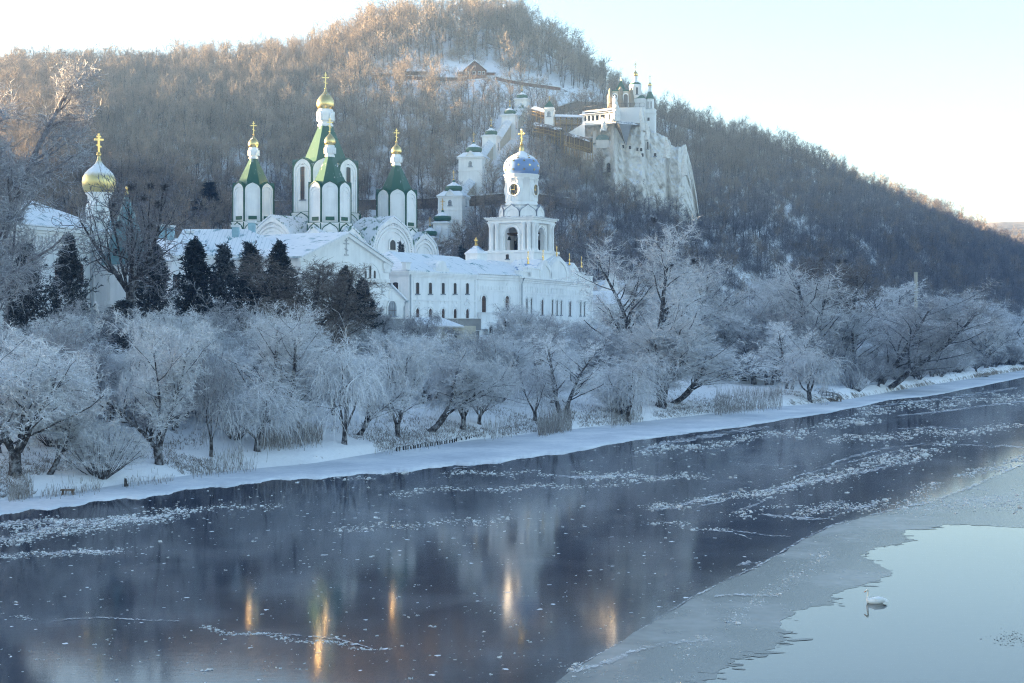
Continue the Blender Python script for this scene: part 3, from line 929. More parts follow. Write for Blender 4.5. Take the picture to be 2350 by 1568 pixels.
def bare_tree(seed, H=13.0, mat='twig_brown', stemsN=1, spread=0.0, crown=1.0, twigs=5):
    """leafless hill tree: one mesh, dark stem and a haze of thin brown twigs"""
    rng = np.random.default_rng(seed)
    t = TreeMesh()
    S, SR = stems(rng, stemsN, H * 0.9, 1, 6 + spread, 0.17 * H / 13, 8, 0.05, 0.02, base=0.15 if stemsN == 1 else 0.5, h0=-0.8)
    t.tubes(S, SR, 5, 0)
    L1, R1 = branch(rng, S, SR, 14 if stemsN < 3 else 9, 0.28, 1.0, ang(24), ang(56), H * 0.30 * crown, 5, 0.11, 0.08, 0, 0.5, 0.3, 0.5, rmin=0.02)
    t.tubes(L1, R1, 3, 0)
    L2, R2 = branch(rng, L1, R1, 7, 0.15, 1.0, ang(22), ang(60), H * 0.14 * crown, 4, 0.16, 0.06, 0, 0.5, 0.4, 0.3)
    t.ribbons(L2, 0.034, rng, 1)
    L3, R3 = branch(rng, L2, R2, twigs, 0.1, 1.0, ang(25), ang(65), H * 0.062 * crown, 3, 0.2, 0.05, 0, 0.5, 0.5, 0.2)
    t.ribbons(L3, 0.03, rng, 1)
    return t.mesh('bare_tree', ['bark', mat])
def brush(seed, H=3.0, mat='twig_brown', n=16):
    rng = np.random.default_rng(seed)
    t = TreeMesh()
    S, SR = stems(rng, n, H, 5, 45, 0.04, 5, 0.1, 0.03, base=0.5, h0=-0.3)
    t.ribbons(S, 0.035, rng, 0)
    L1, R1 = branch(rng, S, SR, 7, 0.2, 1.0, ang(20), ang(55), H * 0.3, 4, 0.15, 0.04, 0, 0.5, 0.5, 0.3)
    t.ribbons(L1, 0.028, rng, 0)
    L2, R2 = branch(rng, L1, R1, 4, 0.2, 1.0, ang(20), ang(60), H * 0.16, 3, 0.2, 0.02, 0, 0.5, 0.5, 0.3)
    t.ribbons(L2, 0.022, rng, 0)
    return t.mesh('brush', [mat])
def conifer(seed, H=14.0, R=3.0, mats=('bark', 'needles'), kind='spruce', frost=False):
    rng = np.random.default_rng(seed)
    tr = TreeMesh(); cr = TreeMesh()
    tp = walk(rng, np.array([[0, 0, -0.5]]), np.array([[0, 0, 1.0]]), np.array([H * 0.96]), 8, 0.01, 0, 0)
    tr.tubes(tp, (0.2 * H / 14) * np.linspace(1, 0.12, 8)[None], 6)
    if kind == 'spruce':
        m, a0, a1, drp, shp, z0 = 130, 68, 98, 0.10, 0.985, 0.06
    else:
        m, a0, a1, drp, shp, z0 = 170, 34, 72, -0.10, 0.97, 0.05
    L1, R1 = branch(rng, tp, np.full((1, 8), 0.12), m, z0, 0.985, ang(a0), ang(a1), R * (1.15 if kind == 'spruce' else 1.35), 6, 0.06, 0.0, drp, 0.5, 0.3, shp, power=1.15 if kind == 'spruce' else 1.7, lvar=0.16)
    tr.tubes(L1, np.maximum(R1 * 0.6, 0.015), 3)
    L2, R2 = branch(rng, L1, R1, 12, 0.1, 1.0, ang(25), ang(65), R * 0.30, 4, 0.1, 0, 0.12 if kind == 'spruce' else -0.08, 0.5, 0.4, 0.5, lvar=0.25)
    cr.ribbons(L2, 0.06, rng, 0)
    L3, R3 = branch(rng, L2, R2, 6, 0.1, 1.0, ang(25), ang(60), R * 0.12, 3, 0.12, 0, 0.1 if kind == 'spruce' else -0.1, 0.5, 0.5, 0.3)
    cr.ribbons(L3, 0.055, rng, 0)
    return tr.mesh('trunk', [mats[0]]), cr.mesh('crown', [mats[1]])
def nest_mesh(seed):
    rng = np.random.default_rng(seed)
    t = TreeMesh()
    n = 240
    D = unit(rng.normal(0, 1, (n, 3)))
    p0 = D * rng.uniform(0.02, 0.25, (n, 1))
    t.ribbons(walk(rng, p0, unit(D + rng.normal(0, 0.5, (n, 3))), rng.uniform(0.3, 0.75, n), 4, 0.25, 0, 0), 0.022, rng, 0, 0.5)
    return t.mesh('mistletoe', ['twig_dark'])

def put_tree(name, parts, px, base_py, top_py, width, d=None, label='', cat='tree', group=None, rz=0.0, mesh_h=None, mesh_w=None, names=('trunk', 'crown'), dz=0.0):
    """stand a tree so that its foot is at px on the ground; size in metres follows from its distance"""
    p = ground_hit(px, base_py) if d is None else on_ground(px, d)
    dd = p.y
    H = zpy(top_py, dd) - p.z
    Wd = width / F * dd
    o = empty(name, (p.x, p.y, p.z + dz), rz, label, cat, group)
    o.scale = (Wd / mesh_w, Wd / mesh_w, H / mesh_h)
    for nm, me in zip(names, parts):
        link(nm, me, o)
    return o
def dims(parts):
    co = []
    for me in parts:
        a = np.empty(len(me.vertices) * 3, dtype=np.float32); me.vertices.foreach_get('co', a)
        co.append(a.reshape(-1, 3))
    co = np.concatenate(co)
    lo, hi = np.percentile(co, 1, axis=0), np.percentile(co, 99, axis=0)
    return float(np.percentile(co[:, 2], 99.8)), float(0.5 * ((hi[0] - lo[0]) + (hi[1] - lo[1])))
KIT = {}
def kit(key, parts):
    KIT[key] = (parts, *dims(parts))
kit('willow_a', frost_willow(11, 12, 5, (8, 34), droop=.22))
kit('willow_b', frost_willow(12, 12, 4, (12, 42), 1.4))
kit('willow_c', frost_willow(13, 12, 6, (5, 26), 2.2, dens=0.9, droop=.12))
kit('willow_lean', frost_willow(14, 12, 3, (5, 26), 3.2, lean=(0.55, 0.0), dens=0.9))
kit('willow_mid', frost_willow(15, 12, 5, (10, 36), 1.8, mats=('bark', 'frost_mid')))
kit('weeper_a', frost_weeper(21, 12, 4))
kit('weeper_b', frost_weeper(22, 12, 5, 1.1, fall=0.36))
kit('weeper_mid', frost_weeper(23, 12, 3, 0.9, mats=('bark', 'frost_mid'), fall=0.3))
kit('tall_a', frost_tall(31, 22, stemsN=2, mats=('bark', 'frost')))
kit('tall_b', frost_tall(32, 22, stemsN=1, mats=('bark', 'frost_mid')))
kit('tall_c', frost_tall(33, 22, stemsN=3, mats=('bark', 'frost'), dens=0.9))
kit('poplar', frost_tall(37, 22, stemsN=3, mats=('frost_dull', 'frost_mid'), dens=1.3))
kit('tall_brown', frost_tall(34, 22, stemsN=2, mats=('bark', 'frost_brown')))
kit('tall_lean', frost_tall(35, 22, stemsN=2, lean=(0.45, 0.0)))
kit('dark_bare', frost_willow(36, 12, 6, (12, 54), trunk_h=4.6, curl=.2, dens=.2, mats=('bark', 'frost_dull')))
kit('bush_a', frost_bush(41))
kit('bush_b', frost_bush(42, 4.5, 5.0, ('twig_dark', 'frost_mid'), 30))
kit('bush_brown', frost_bush(43, 4.5, 4.5, ('bark', 'frost_brown'), 50, 1.2))
kit('birch', frost_tall(44, 16, stemsN=1, mats=('bark_pale', 'frost_mid'), dens=0.6))
kit('spruce', conifer(51, 14, 3.2, mats=('bark', 'needles_frost')))
kit('spruce_b', conifer(52, 14, 3.4))
kit('thuja', conifer(53, 13, 2.4, kind='thuja'))
kit('thuja_b', conifer(54, 13, 2.8, mats=('bark', 'needles_frost'), kind='thuja'))

RB = 'frosted trees along the river bank'
TREES = [
 # kit, name, px, base_py (or None), top_py, width px, depth or None, rz, label, category
 ('willow_a', 'willow_tree', 35, 1093, 765, 330, None, 0.4, 'frosted willow with thick dark trunk beside the curled bush near the river edge'),
 ('willow_lean', 'willow_tree', 112, 1090, 905, 150, None, 1.2, 'small leaning frosted willow with a bundle of dark stems beside the round bush'),
 ('willow_b', 'willow_tree', 365, 1068, 715, 270, None, 2.0, 'large round frosted willow with dark trunk standing alone by the ice'),
 ('weeper_a', 'willow_tree', 590, 1035, 845, 250, None, 0.3, 'broad weeping willow with frosted curtains hanging to the ice'),
 ('tall_c', 'willow_tree', 640, 1005, 695, 220, None, 1.0, 'high domed frosted willow rising behind the broad weeping willow'),
 ('weeper_mid', 'willow_tree', 485, 1050, 800, 130, None, 2.2, 'greyish weeping tree between the round willow and the weeping willow'),
 ('weeper_b', 'willow_tree', 790, 1020, 765, 180, None, 2.6, 'drooping frosted willow with slim dark stems at the bank'),
 ('willow_lean', 'willow_tree', 822, 998, 850, 130, None, 5.8, 'short thick trunked willow leaning over the bank beside the drooping one'),
 ('willow_b', 'willow_tree', 913, 1002, 765, 165, None, 0.9, 'frosted willow with a stout flared dark trunk below the white monastery corner'),
 ('willow_lean', 'willow_tree', 985, 990, 800, 190, None, 0.0, 'long slanting willow whose dark trunk leans towards the bell tower side'),
 ('weeper_b', 'willow_tree', 1062, 986, 790, 170, None, 2.4, 'upright weeping willow with dark forked trunk in the middle of the bank'),
 ('willow_mid', 'willow_tree', 1100, 975, 830, 120, None, 4.0, 'slim grey frosted willow just behind the forked weeping willow'),
 ('weeper_mid', 'willow_tree', 1228, 966, 835, 130, None, 1.5, 'small drooping willow with two dark trunks under the lamp post'),
 ('tall_a', 'willow_tree', 1292, 950, 765, 165, None, 3.1, 'tall airy frosted willow standing by the tuft of reeds'),
 ('weeper_a', 'willow_tree', 1440, 968, 800, 190, None, 4.4, 'heavy weeping willow drooping over the reedy bank below the two trunked tree'),
 ('willow_lean', 'willow_tree', 1543, 925, 775, 210, None, 0.1, 'arched willow with long bent dark trunk above the snowy clearing'),
 ('tall_a', 'tall_tree', 1486, 856, 515, 240, 238, 0.0, 'tallest frosted tree with two straight dark trunks in front of the hill'),
 ('tall_b', 'tall_tree', 1418, 832, 585, 140, 240, 1.0, 'slim frosted tree with single dark trunk next to the church wall end'),
 ('tall_c', 'tall_tree', 1580, 840, 590, 190, 285, 0.6, 'wide frosted tree with spreading limbs behind the arched willow'),
 ('tall_b', 'tall_tree', 1665, 850, 585, 200, 300, 2.9, 'greyish frosted tree below the snow covered roofs on the slope'),
 ('tall_a', 'tall_tree', 1752, 850, 640, 130, 330, 2.0, 'bare frosted tree with upright central trunk before the dark hillside'),
 ('willow_mid', 'willow_tree', 1730, 905, 760, 170, 268, 0.7, 'low frosted willow in front of the wooden chapel'),
 ('tall_c', 'tall_tree', 1850, 900, 605, 220, 290, 1.8, 'big cloudlike frosted tree beside the small golden chapel dome'),
 ('weeper_b', 'willow_tree', 1858, 921, 790, 150, None, 0.5, 'weeping willow next to the wooden river landing'),
 ('tall_brown', 'tall_tree', 1925, 880, 592, 170, 335, 0.2, 'brownish tree full of mistletoe catching the last sunlight at its top'),
 ('tall_c', 'tall_tree', 1955, 900, 690, 160, 300, 3.0, 'frosted tree directly behind the wooden river landing'),
 ('tall_lean', 'tall_tree', 2030, 884, 650, 230, None, 0.0, 'dark leaning tree with forked trunk at the bend of the ice'),
 ('tall_a', 'tall_tree', 2065, 870, 645, 190, 385, 1.1, 'pale frosted tree behind the dark leaning tree'),
 ('tall_b', 'tall_tree', 2145, 868, 700, 170, None, 2.2, 'hazy frosted tree standing just beyond the dark forked one along the bank'),
 ('tall_c', 'tall_tree', 2180, 850, 665, 190, 440, 0.8, 'rounded frosted tree on the far bank before the blue hillside'),
 ('tall_b', 'tall_tree', 2250, 845, 690, 170, 470, 2.5, 'hazy frosted tree near the fallen logs on the far bank'),
 ('tall_c', 'tall_tree', 2310, 838, 715, 170, 520, 1.4, 'hazy blue frosted tree where the river turns away'),
 ('willow_mid', 'willow_tree', 2100, 880, 780, 120, 350, 2.2, 'low frosted willow thicket beside the dark leaning trunk'),
 ('willow_mid', 'willow_tree', 2215, 862, 780, 120, 405, 0.2, 'low pale willow thicket by the fallen trunk on the ice'),
 ('willow_b', 'willow_tree', 1985, 895, 790, 110, 318, 3.2, 'frosted shrub tree overhanging the steps of the landing'),
 ('tall_a', 'tall_tree', 1795, 880, 640, 170, 310, 4.1, 'frosted tree with wide limbs right above the chapel roof'),
 ('willow_mid', 'willow_tree', 700, 980, 800, 150, 190, 1.0, 'dull grey thicket willow behind the reeds and the weeping willow'),
 ('tall_a', 'willow_tree', 860, 930, 755, 130, 200, 2.0, 'frosted tree in front of the low wall below the monastery'),
 ('willow_mid', 'willow_tree', 960, 915, 755, 170, 212, 4.0, 'greyish frosted tree before the flat roofed terrace building'),
 ('tall_b', 'willow_tree', 1050, 905, 750, 160, 215, 5.1, 'frosted tree before the snowy canopy roof of the terrace'),
 ('willow_mid', 'willow_tree', 1170, 900, 765, 170, 222, 0.3, 'dark twigged frosted tree in front of the snow covered shed'),
 ('willow_a', 'willow_tree', 1370, 900, 790, 130, 228, 1.3, 'frosted tree below the second lamp post at the church end'),
 ('willow_a', 'willow_tree', 180, 1000, 790, 210, 150, 1.7, 'pale frosted tree behind the round bush near the picket fence'),
 ('birch', 'birch_tree', 490, 880, 640, 110, 178, 0.0, 'thin pale birch standing before the dark spruces'),
 ('birch', 'birch_tree', 170, 900, 650, 140, 172, 2.0, 'pale stemmed birch with rising twigs before the dark yew'),
 ('poplar', 'tall_tree', -70, 940, 120, 420, 165, 0.9, 'huge frosted poplar rising higher than the golden dome at the edge of the view'),
 ('poplar', 'tall_tree', 0, 800, 300, 190, 178, 2.4, 'second huge frosted poplar in front of the white church roof'),
 ('dark_bare', 'bare_tree', 306, 850, 352, 330, 186, 0.0, 'dark bare tree hung with round mistletoe before the teal tented roof'),
 ('tall_brown', 'tall_tree', 690, 870, 585, 220, 200, 0.0, 'brown leafed shrubby tree in front of the gabled house'),
 ('tall_brown', 'tall_tree', 760, 880, 612, 190, 204, 2.0, 'dense brownish tree beside the dark thuja at the gabled house'),
 ('bush_brown', 'bush', 740, 905, 740, 130, 192, 0.0, 'dark brown leafed bush on the slope under the gabled house'),
 ('bush_brown', 'bush', 640, 900, 690, 170, 195, 1.0, 'tall brown leafed bush below the spruces'),
 ('bush_a', 'bush', 232, 1098, 962, 200, None, 0.0, 'large round frosted bush with curled twigs at the river edge'),
 ('bush_b', 'bush', 130, 1010, 900, 170, None, 1.0, 'pale frosted bush behind the leaning willow'),
 ('bush_b', 'bush', 540, 1010, 900, 140, None, 2.0, 'grey frosted bush between the willow trunks'),
 ('bush_a', 'bush', 280, 1010, 880, 170, 148, 2.5, 'frosted bush in front of the picket fence on the bank'),
 ('bush_b', 'bush', 430, 950, 830, 150, 165, 0.5, 'frosted bush on the slope behind the round willow'),
 ('bush_b', 'bush', 1190, 862, 745, 110, 240, 0.0, 'dark seeded shrub standing before the arched church windows'),
 ('bush_b', 'bush', 1010, 850, 755, 120, 238, 1.6, 'dark twigged shrub before the snowy canopy'),
 ('bush_a', 'bush', 1420, 950, 880, 100, None, 0.3, 'frosted bush at the foot of the heavy weeping willow'),
 ('thuja_b', 'spruce_tree', 62, 830, 560, 100, 180, 0.0, 'dark spruce half hidden by the huge poplar'),
 ('thuja_b', 'thuja_tree', 158, 830, 540, 90, 184, 0.0, 'dark yew with frosted top before the white church windows'),
 ('thuja_b', 'thuja_tree', 352, 820, 560, 105, 196, 0.5, 'frosted dark thuja behind the bare mistletoe tree'),
 ('thuja_b', 'thuja_tree', 285, 850, 690, 130, 183, 2.5, 'wide dark thuja under the teal tented roof'),
 ('thuja', 'thuja_tree', 445, 780, 550, 110, 205, 1.0, 'slim dark conifer in front of the long snowy roof dormer'),
 ('spruce', 'spruce_tree', 517, 780, 562, 112, 208, 1.0, 'pointed dark spruce before the long snowy roof, nearest the dormer'),
 ('spruce_b', 'spruce_tree', 575, 780, 557, 108, 210, 2.0, 'pointed dark spruce below the hip of the long snowy roof'),
 ('thuja', 'thuja_tree', 640, 780, 555, 100, 214, 2.4, 'dark conifer below the left end of the gable'),
 ('thuja', 'thuja_tree', 832, 800, 640, 78, 212, 3.0, 'narrow dark thuja hugging the gabled house wall'),
 ('thuja', 'thuja_tree', 790, 800, 615, 80, 214, 0.6, 'broad dark thuja touching the gabled house'),
 ('thuja', 'thuja_tree', 862, 832, 778, 26, 222, 0.0, 'tiny dark thuja by the white gate post'),
 ('spruce_b', 'spruce_tree', 480, 525, 418, 80, 398, 0.0, 'lone dark spruce on the hillside above the long roof'),
 ('spruce', 'spruce_tree', 921, 640, 556, 45, 300, 0.0, 'small dark spruce between the cathedral gable and the snowy roof'),
 ('spruce', 'spruce_tree', 1062, 620, 566, 60, 345, 0.0, 'dark conifer behind the little blue chimney turret'),
]
def thickets():
    rng = np.random.default_rng(404)
    a = 'grey frosted tree in the thicket between river bank and monastery terrace'
    b = 'hazy frosted tree in the dense riverside grove past the church'
    out = []
    for i in range(112):
        px = rng.uniform(-30, 1400)
        if 215 < px < 275 or 865 < px < 895: continue
        ds = CH * F / (I(px, SHORE) - HY); dt = I(px, [(q, r) for q, r, _ in TERR])
        d = lerp(ds + 8, dt - 4, rng.uniform(.12, .98))
        H = rng.uniform(5.5, 9.5); p = on_ground(px, d); by = HY - (p.z - CH) * F / d
        k = ('willow_mid', 'willow_c', 'willow_a', 'weeper_mid', 'bush_b', 'bush_a', 'weeper_a')[rng.integers(0, 7)]
        bs = k.startswith('bush')
        if bs: H *= .5
        if d < ds + 18 and not bs: H *= .6
        if d < ds + 9 and not bs: continue
        out.append((k, 'bush' if bs else 'willow_tree', px, None, by - H * F / d, H * rng.uniform(.75, 1.0) * F / d * (1.5 if bs else 1), d, rng.uniform(0, 6), ('pale frosted bush growing in the thicket between river bank and terrace' if bs else a)))
    for i in range(46):
        px = rng.uniform(1400, 2420)
        ds = CH * F / (I(px, SHORE) - HY)
        d = ds + (rng.uniform(.05, 1.0) ** 1.0) * lerp(70, 150, (px - 1400) / 1000.0)
        if 1530 < px < 1700 and d < ds + 45: d = ds + 60
        H = rng.uniform(10.5, 17); p = on_ground(px, d)
        by = HY - (p.z - CH) * F / d
        k = ('tall_c', 'tall_a', 'tall_b', 'willow_mid', 'willow_c')[rng.integers(0, 5)]
        out.append((k, 'tall_tree', px, None, by - H * F / d, H * rng.uniform(.7, .95) * F / d, d, rng.uniform(0, 6), b))
    for i in range(44):
        px = rng.uniform(1950, 2420)
        ds = CH * F / (I(px, SHORE) - HY)
        d = ds + rng.uniform(3, 22) * ds / 300
        H = rng.uniform(3.0, 7.0); p = on_ground(px, d); by = HY - (p.z - CH) * F / d
        k = ('bush_b', 'willow_mid', 'bush_a')[rng.integers(0, 3)]
        out.append((k, 'bush', px, None, by - H * F / d, H * rng.uniform(1.1, 1.6) * F / d, d, rng.uniform(0, 6), 'low frosted bush crowding the distant bank beyond the landing'))
    return out
GROUPS = {'low frosted bush crowding': 'low bushes along the distant bank', 'grey frosted tree in the': 'frosted thicket below the monastery terrace', 'hazy frosted tree in the dense': 'grove of hazy frosted trees past the church', 'pale frosted bush growing in': 'frosted bushes in the thicket below the terrace'}
TREES += thickets()
def plant_all():
    for row in TREES:
        key, name, px, by, ty, w, d, rz, label = row
        parts, mh, mw = KIT[key]
        names = ('stems', 'crown') if name == 'bush' else ('trunk', 'crown')
        grp = next((g for s, g in GROUPS.items() if label.startswith(s)), None)
        o = put_tree(name, parts, px, by, ty, w, d, label, 'bush' if name == 'bush' else 'tree', grp, rz, mh, mw, names)
plant_all()
def mistletoe():
    """dark round clumps growing in the crowns: parts of their trees"""
    me = nest_mesh(61)
    spots = {'dark bare tree hung': [(345, 428), (377, 430), (345, 520), (300, 430), (255, 470), (362, 470), (272, 515), (330, 455)],
             'tallest frosted tree': [(1592, 600), (1500, 505), (1540, 608)],
             'slim frosted tree with single': [(1405, 738), (1440, 740)],
             'brownish tree full': [(1925, 600), (1900, 625), (1955, 640), (1940, 600), (1890, 650)],
             'big cloudlike': [(1812, 705), (1840, 690), (1850, 718), (1835, 712), (1875, 650)]}
    for o in list(COL.objects):
        lab = o.get('label', '')
        for key, pts in spots.items():
            if lab.startswith(key):
                H = o.scale.z * 22
                for px, py in pts:
                    c = link('mistletoe', me, o)
                    q = P(px, py, o.location.y - 0.5)
                    bpy.context.view_layer.update()
                    c.matrix_world = Matrix.Translation(q) @ Matrix.Diagonal((0.95, 0.95, 0.95, 1.0))
mistletoe()
# ------------------------------------------------------------------ building helpers
def RZ(a):
    return Matrix.Rotation(a, 4, 'Z')
def TR(x, y, z=0.0):
    return Matrix.Translation((x, y, z))
def arch_pts(w, h, n=8, rise=None, ogee=0.0):
    """outline from the foot on one side over the top to the other foot"""
    r = w / 2 if rise is None else rise
    pts = [(-w / 2, 0.0)]
    for i in range(2 * n + 1):
        a = math.pi * (1 - i / (2 * n))
        x = math.cos(a) * w / 2
        z = h - r + math.sin(a) * r
        if ogee:
            z += ogee * max(0.0, 1 - abs(x) / (w * 0.22)) ** 1.6
        pts.append((x, z))
    pts.append((w / 2, 0.0))
    return pts
WIN = {}
def window_proto(key, w, h, rise=None, frame=0.2, proud=0.14, bars=(1, 2), sill=True, hood=False, glass='glass'):
    f = MB()
    n = 8
    o = arch_pts(w + 2 * frame, h + frame, n, None if rise is None else rise + frame * 0.4)
    i = arch_pts(w, h, n, rise)
    f.ring(o, i, -proud, 0.0)
    if sill:
        f.box(-w / 2 - frame * 1.5, w / 2 + frame * 1.5, -proud - 0.1, 0, -0.2, 0.0, 1)
    if hood:
        o2 = [(x, z) for x, z in arch_pts(w + 4.6 * frame, h + 2.4 * frame, n) if z > h - w * 0.55]
        i2 = [(x, z) for x, z in arch_pts(w + 2.8 * frame, h + 1.4 * frame, n) if z > h - w * 0.55]
        k = min(len(o2), len(i2))
        if len(o2) == len(i2):
            f.ring(o2, i2, -proud - 0.07, 0.0)
        for s in (-1, 1):
            f.box(s * (w / 2 + frame * 1.9) - 0.22, s * (w / 2 + frame * 1.9) + 0.22, -proud - 0.09, 0, h - w * 0.62 - 0.2, h - w * 0.62)
    p = MB()
    p.prism(i, -0.03, 0.0)
    top = h if rise is None else h
    for b in range(bars[0]):
        x = (b + 1) / (bars[0] + 1) * w - w / 2
        p.box(x - 0.035, x + 0.035, -0.06, -0.03, 0, h - 0.15 * w, 1)
    for b in range(bars[1]):
        z = (b + 1) / (bars[1] + 1) * (h - w * 0.3)
        p.box(-w / 2, w / 2, -0.058, -0.03, z - 0.035, z + 0.035, 1)
    WIN[key] = (f.mesh('window', ['plaster', 'sill_metal']), p.mesh('pane', [glass, 'sash']))
MATS['sill_metal'] = MATS['tin']
simple('glass_brown', (0.09, 0.06, 0.05), 0.15, 0.0, 0.4, 0.7)
simple('glass_pale', (0.30, 0.33, 0.36), 0.12, 0.0, 0.4, 0.7)
window_proto('upper', 1.15, 2.05, 0.22, 0.16, 0.12, (1, 2))
window_proto('arch', 1.15, 2.35, None, 0.18, 0.13, (1, 2), hood=True, glass='glass_brown')
window_proto('church', 1.35, 3.3, None, 0.2, 0.15, (1, 3), hood=True, glass='glass_brown')
window_proto('narrow', 0.95, 3.3, None, 0.17, 0.14, (0, 3), hood=True)
window_proto('slit', 0.62, 2.2, None, 0.12, 0.10, (0, 2))
window_proto('slit_tall', 0.62, 3.0, None, 0.12, 0.10, (0, 3))
window_proto('round', 2.6, 2.7, 1.5, 0.2, 0.12, (3, 1), glass='glass_pale')
window_proto('low', 1.2, 2.6, None, 0.15, 0.12, (1, 2))
window_proto('big_slit', 1.5, 8.6, None, 0.25, 0.16, (1, 6))
window_proto('small', 1.1, 1.6, None, 0.14, 0.10, (1, 2), glass='glass_pale')
window_proto('square', 0.8, 1.0, 0.1, 0.12, 0.1, (1, 1))
window_proto('tiny', 0.7, 1.0, 0.05, 0.06, 0.06, (0, 0), sill=False, glass='dark')
window_proto('brown', 1.5, 2.8, 0.35, 0.2, 0.14, (1, 2), glass='glass_brown')
def win(parent, key, x, z, y=0.0, rz=0.0, name='window'):
    f, p = WIN[key]
    o = link(name, f, parent)
    o.location = (x, y, z); o.rotation_euler.z = rz
    link('pane', p, o)
    return o
class Facade:
    """a vertical wall plane through K (world x, y) at angle phi; turns photo positions into wall coordinates"""
    def __init__(s, K, phi):
        s.K, s.phi = Vector(K), phi
        s.c, s.s = math.cos(phi), math.sin(phi)
    def at(s, px, py, off=0.0):
        k = (px - CX) / F
        x0, y0 = s.K.x - off * -s.s * -1, s.K.y - off * s.c * -1
        x0, y0 = s.K.x + off * -s.s, s.K.y + off * s.c
        t = (k * y0 - x0) / (s.c - k * s.s)
        d = y0 + t * s.s
        return t, CH + (HY - py) / F * d
def c3(x, y):
    return (1400 + x * 0.46809) / 1.743, (850 + y * 0.46809) / 1.743
def onion(R, h, base=0.74):
    q = [(base, 0), (0.90, .09), (0.985, .2), (1, .3), (.975, .41), (.89, .52), (.74, .63), (.56, .725), (.39, .80), (.26, .865), (.17, .93), (.11, 1.0)]
    return [(r * R, z * h) for r, z in q]
def cross_mesh(h, t=None, ornate=False, mat='gold'):
    t = t or max(0.09, h * 0.035)
    m = MB()
    m.lathe([(t * 0.8, -0.1), (t * 2.2, h * 0.03), (t * 2.4, h * 0.06), (t * 0.8, h * 0.11)], seg=8)
    m.box(-t, t, -t, t, 0.0, h)
    m.box(-h * 0.22, h * 0.22, -t * 0.95, t * 0.95, h * 0.66, h * 0.66 + 2 * t)
    m.box(-h * 0.10, h * 0.10, -t * 0.97, t * 0.97, h * 0.82, h * 0.82 + 1.6 * t)
    m.box(-h * 0.13, h * 0.13, -t * 0.9, t * 0.9, -t * 0.8, t * 0.8, T=TR(0, 0, h * 0.40) @ Matrix.Rotation(0.45, 4, 'Y'))
    if ornate:
        for x, z in ((-h * .22, h * .66 + t), (h * .22, h * .66 + t), (0, h)):
            for dx, dz in ((0, 0.09), (0.09, 0), (-0.09, 0), (0, -0.09)):
                m.lathe([(0.02, -t * 1.3), (t * 1.4, 0), (0.02, t * 1.3)], seg=6, T=TR(x + dx * h * .5, 0, z + dz * h * .5))
        ring = [(math.cos(a) * h * .13, 0, h * .70 + math.sin(a) * h * .13) for a in np.linspace(0, 6.283, 17)]
        m.tube(ring, t * 0.5, 5)
        cres = [(math.cos(a) * h * .16, 0, h * .34 + math.sin(a) * h * .16) for a in np.linspace(3.5, 5.9, 9)]
        m.tube(cres, t * 0.8, 5)
    return m
def hip(mb, x0, x1, y0, y1, z0, z1, inl, inr, iy0=None, iy1=None, over=0.45, th=0.22, mat=0):
    """hipped or gabled roof (inl / inr: how far the ridge stops short of the ends) with an eave board"""
    x0, x1, y0, y1 = x0 - over, x1 + over, y0 - over, y1 + over
    ym = (y0 + y1) / 2 if iy0 is None else iy0
    a, b = (x0 + inl, ym, z1), (x1 - inr, ym, z1)
    lo = [(x0, y0, z0), (x1, y0, z0), (x1, y1, z0), (x0, y1, z0)]
    hi = [(x, y, z + th) for x, y, z in lo]
    v = lo + hi + [a, b]
    f = [(0, 1, 5, 4), (1, 2, 6, 5), (2, 3, 7, 6), (3, 0, 4, 7), (3, 2, 1, 0), (4, 5, 9, 8), (5, 6, 9), (6, 7, 8, 9), (7, 4, 8)]
    mb.add(v, f, mat)
    return mb

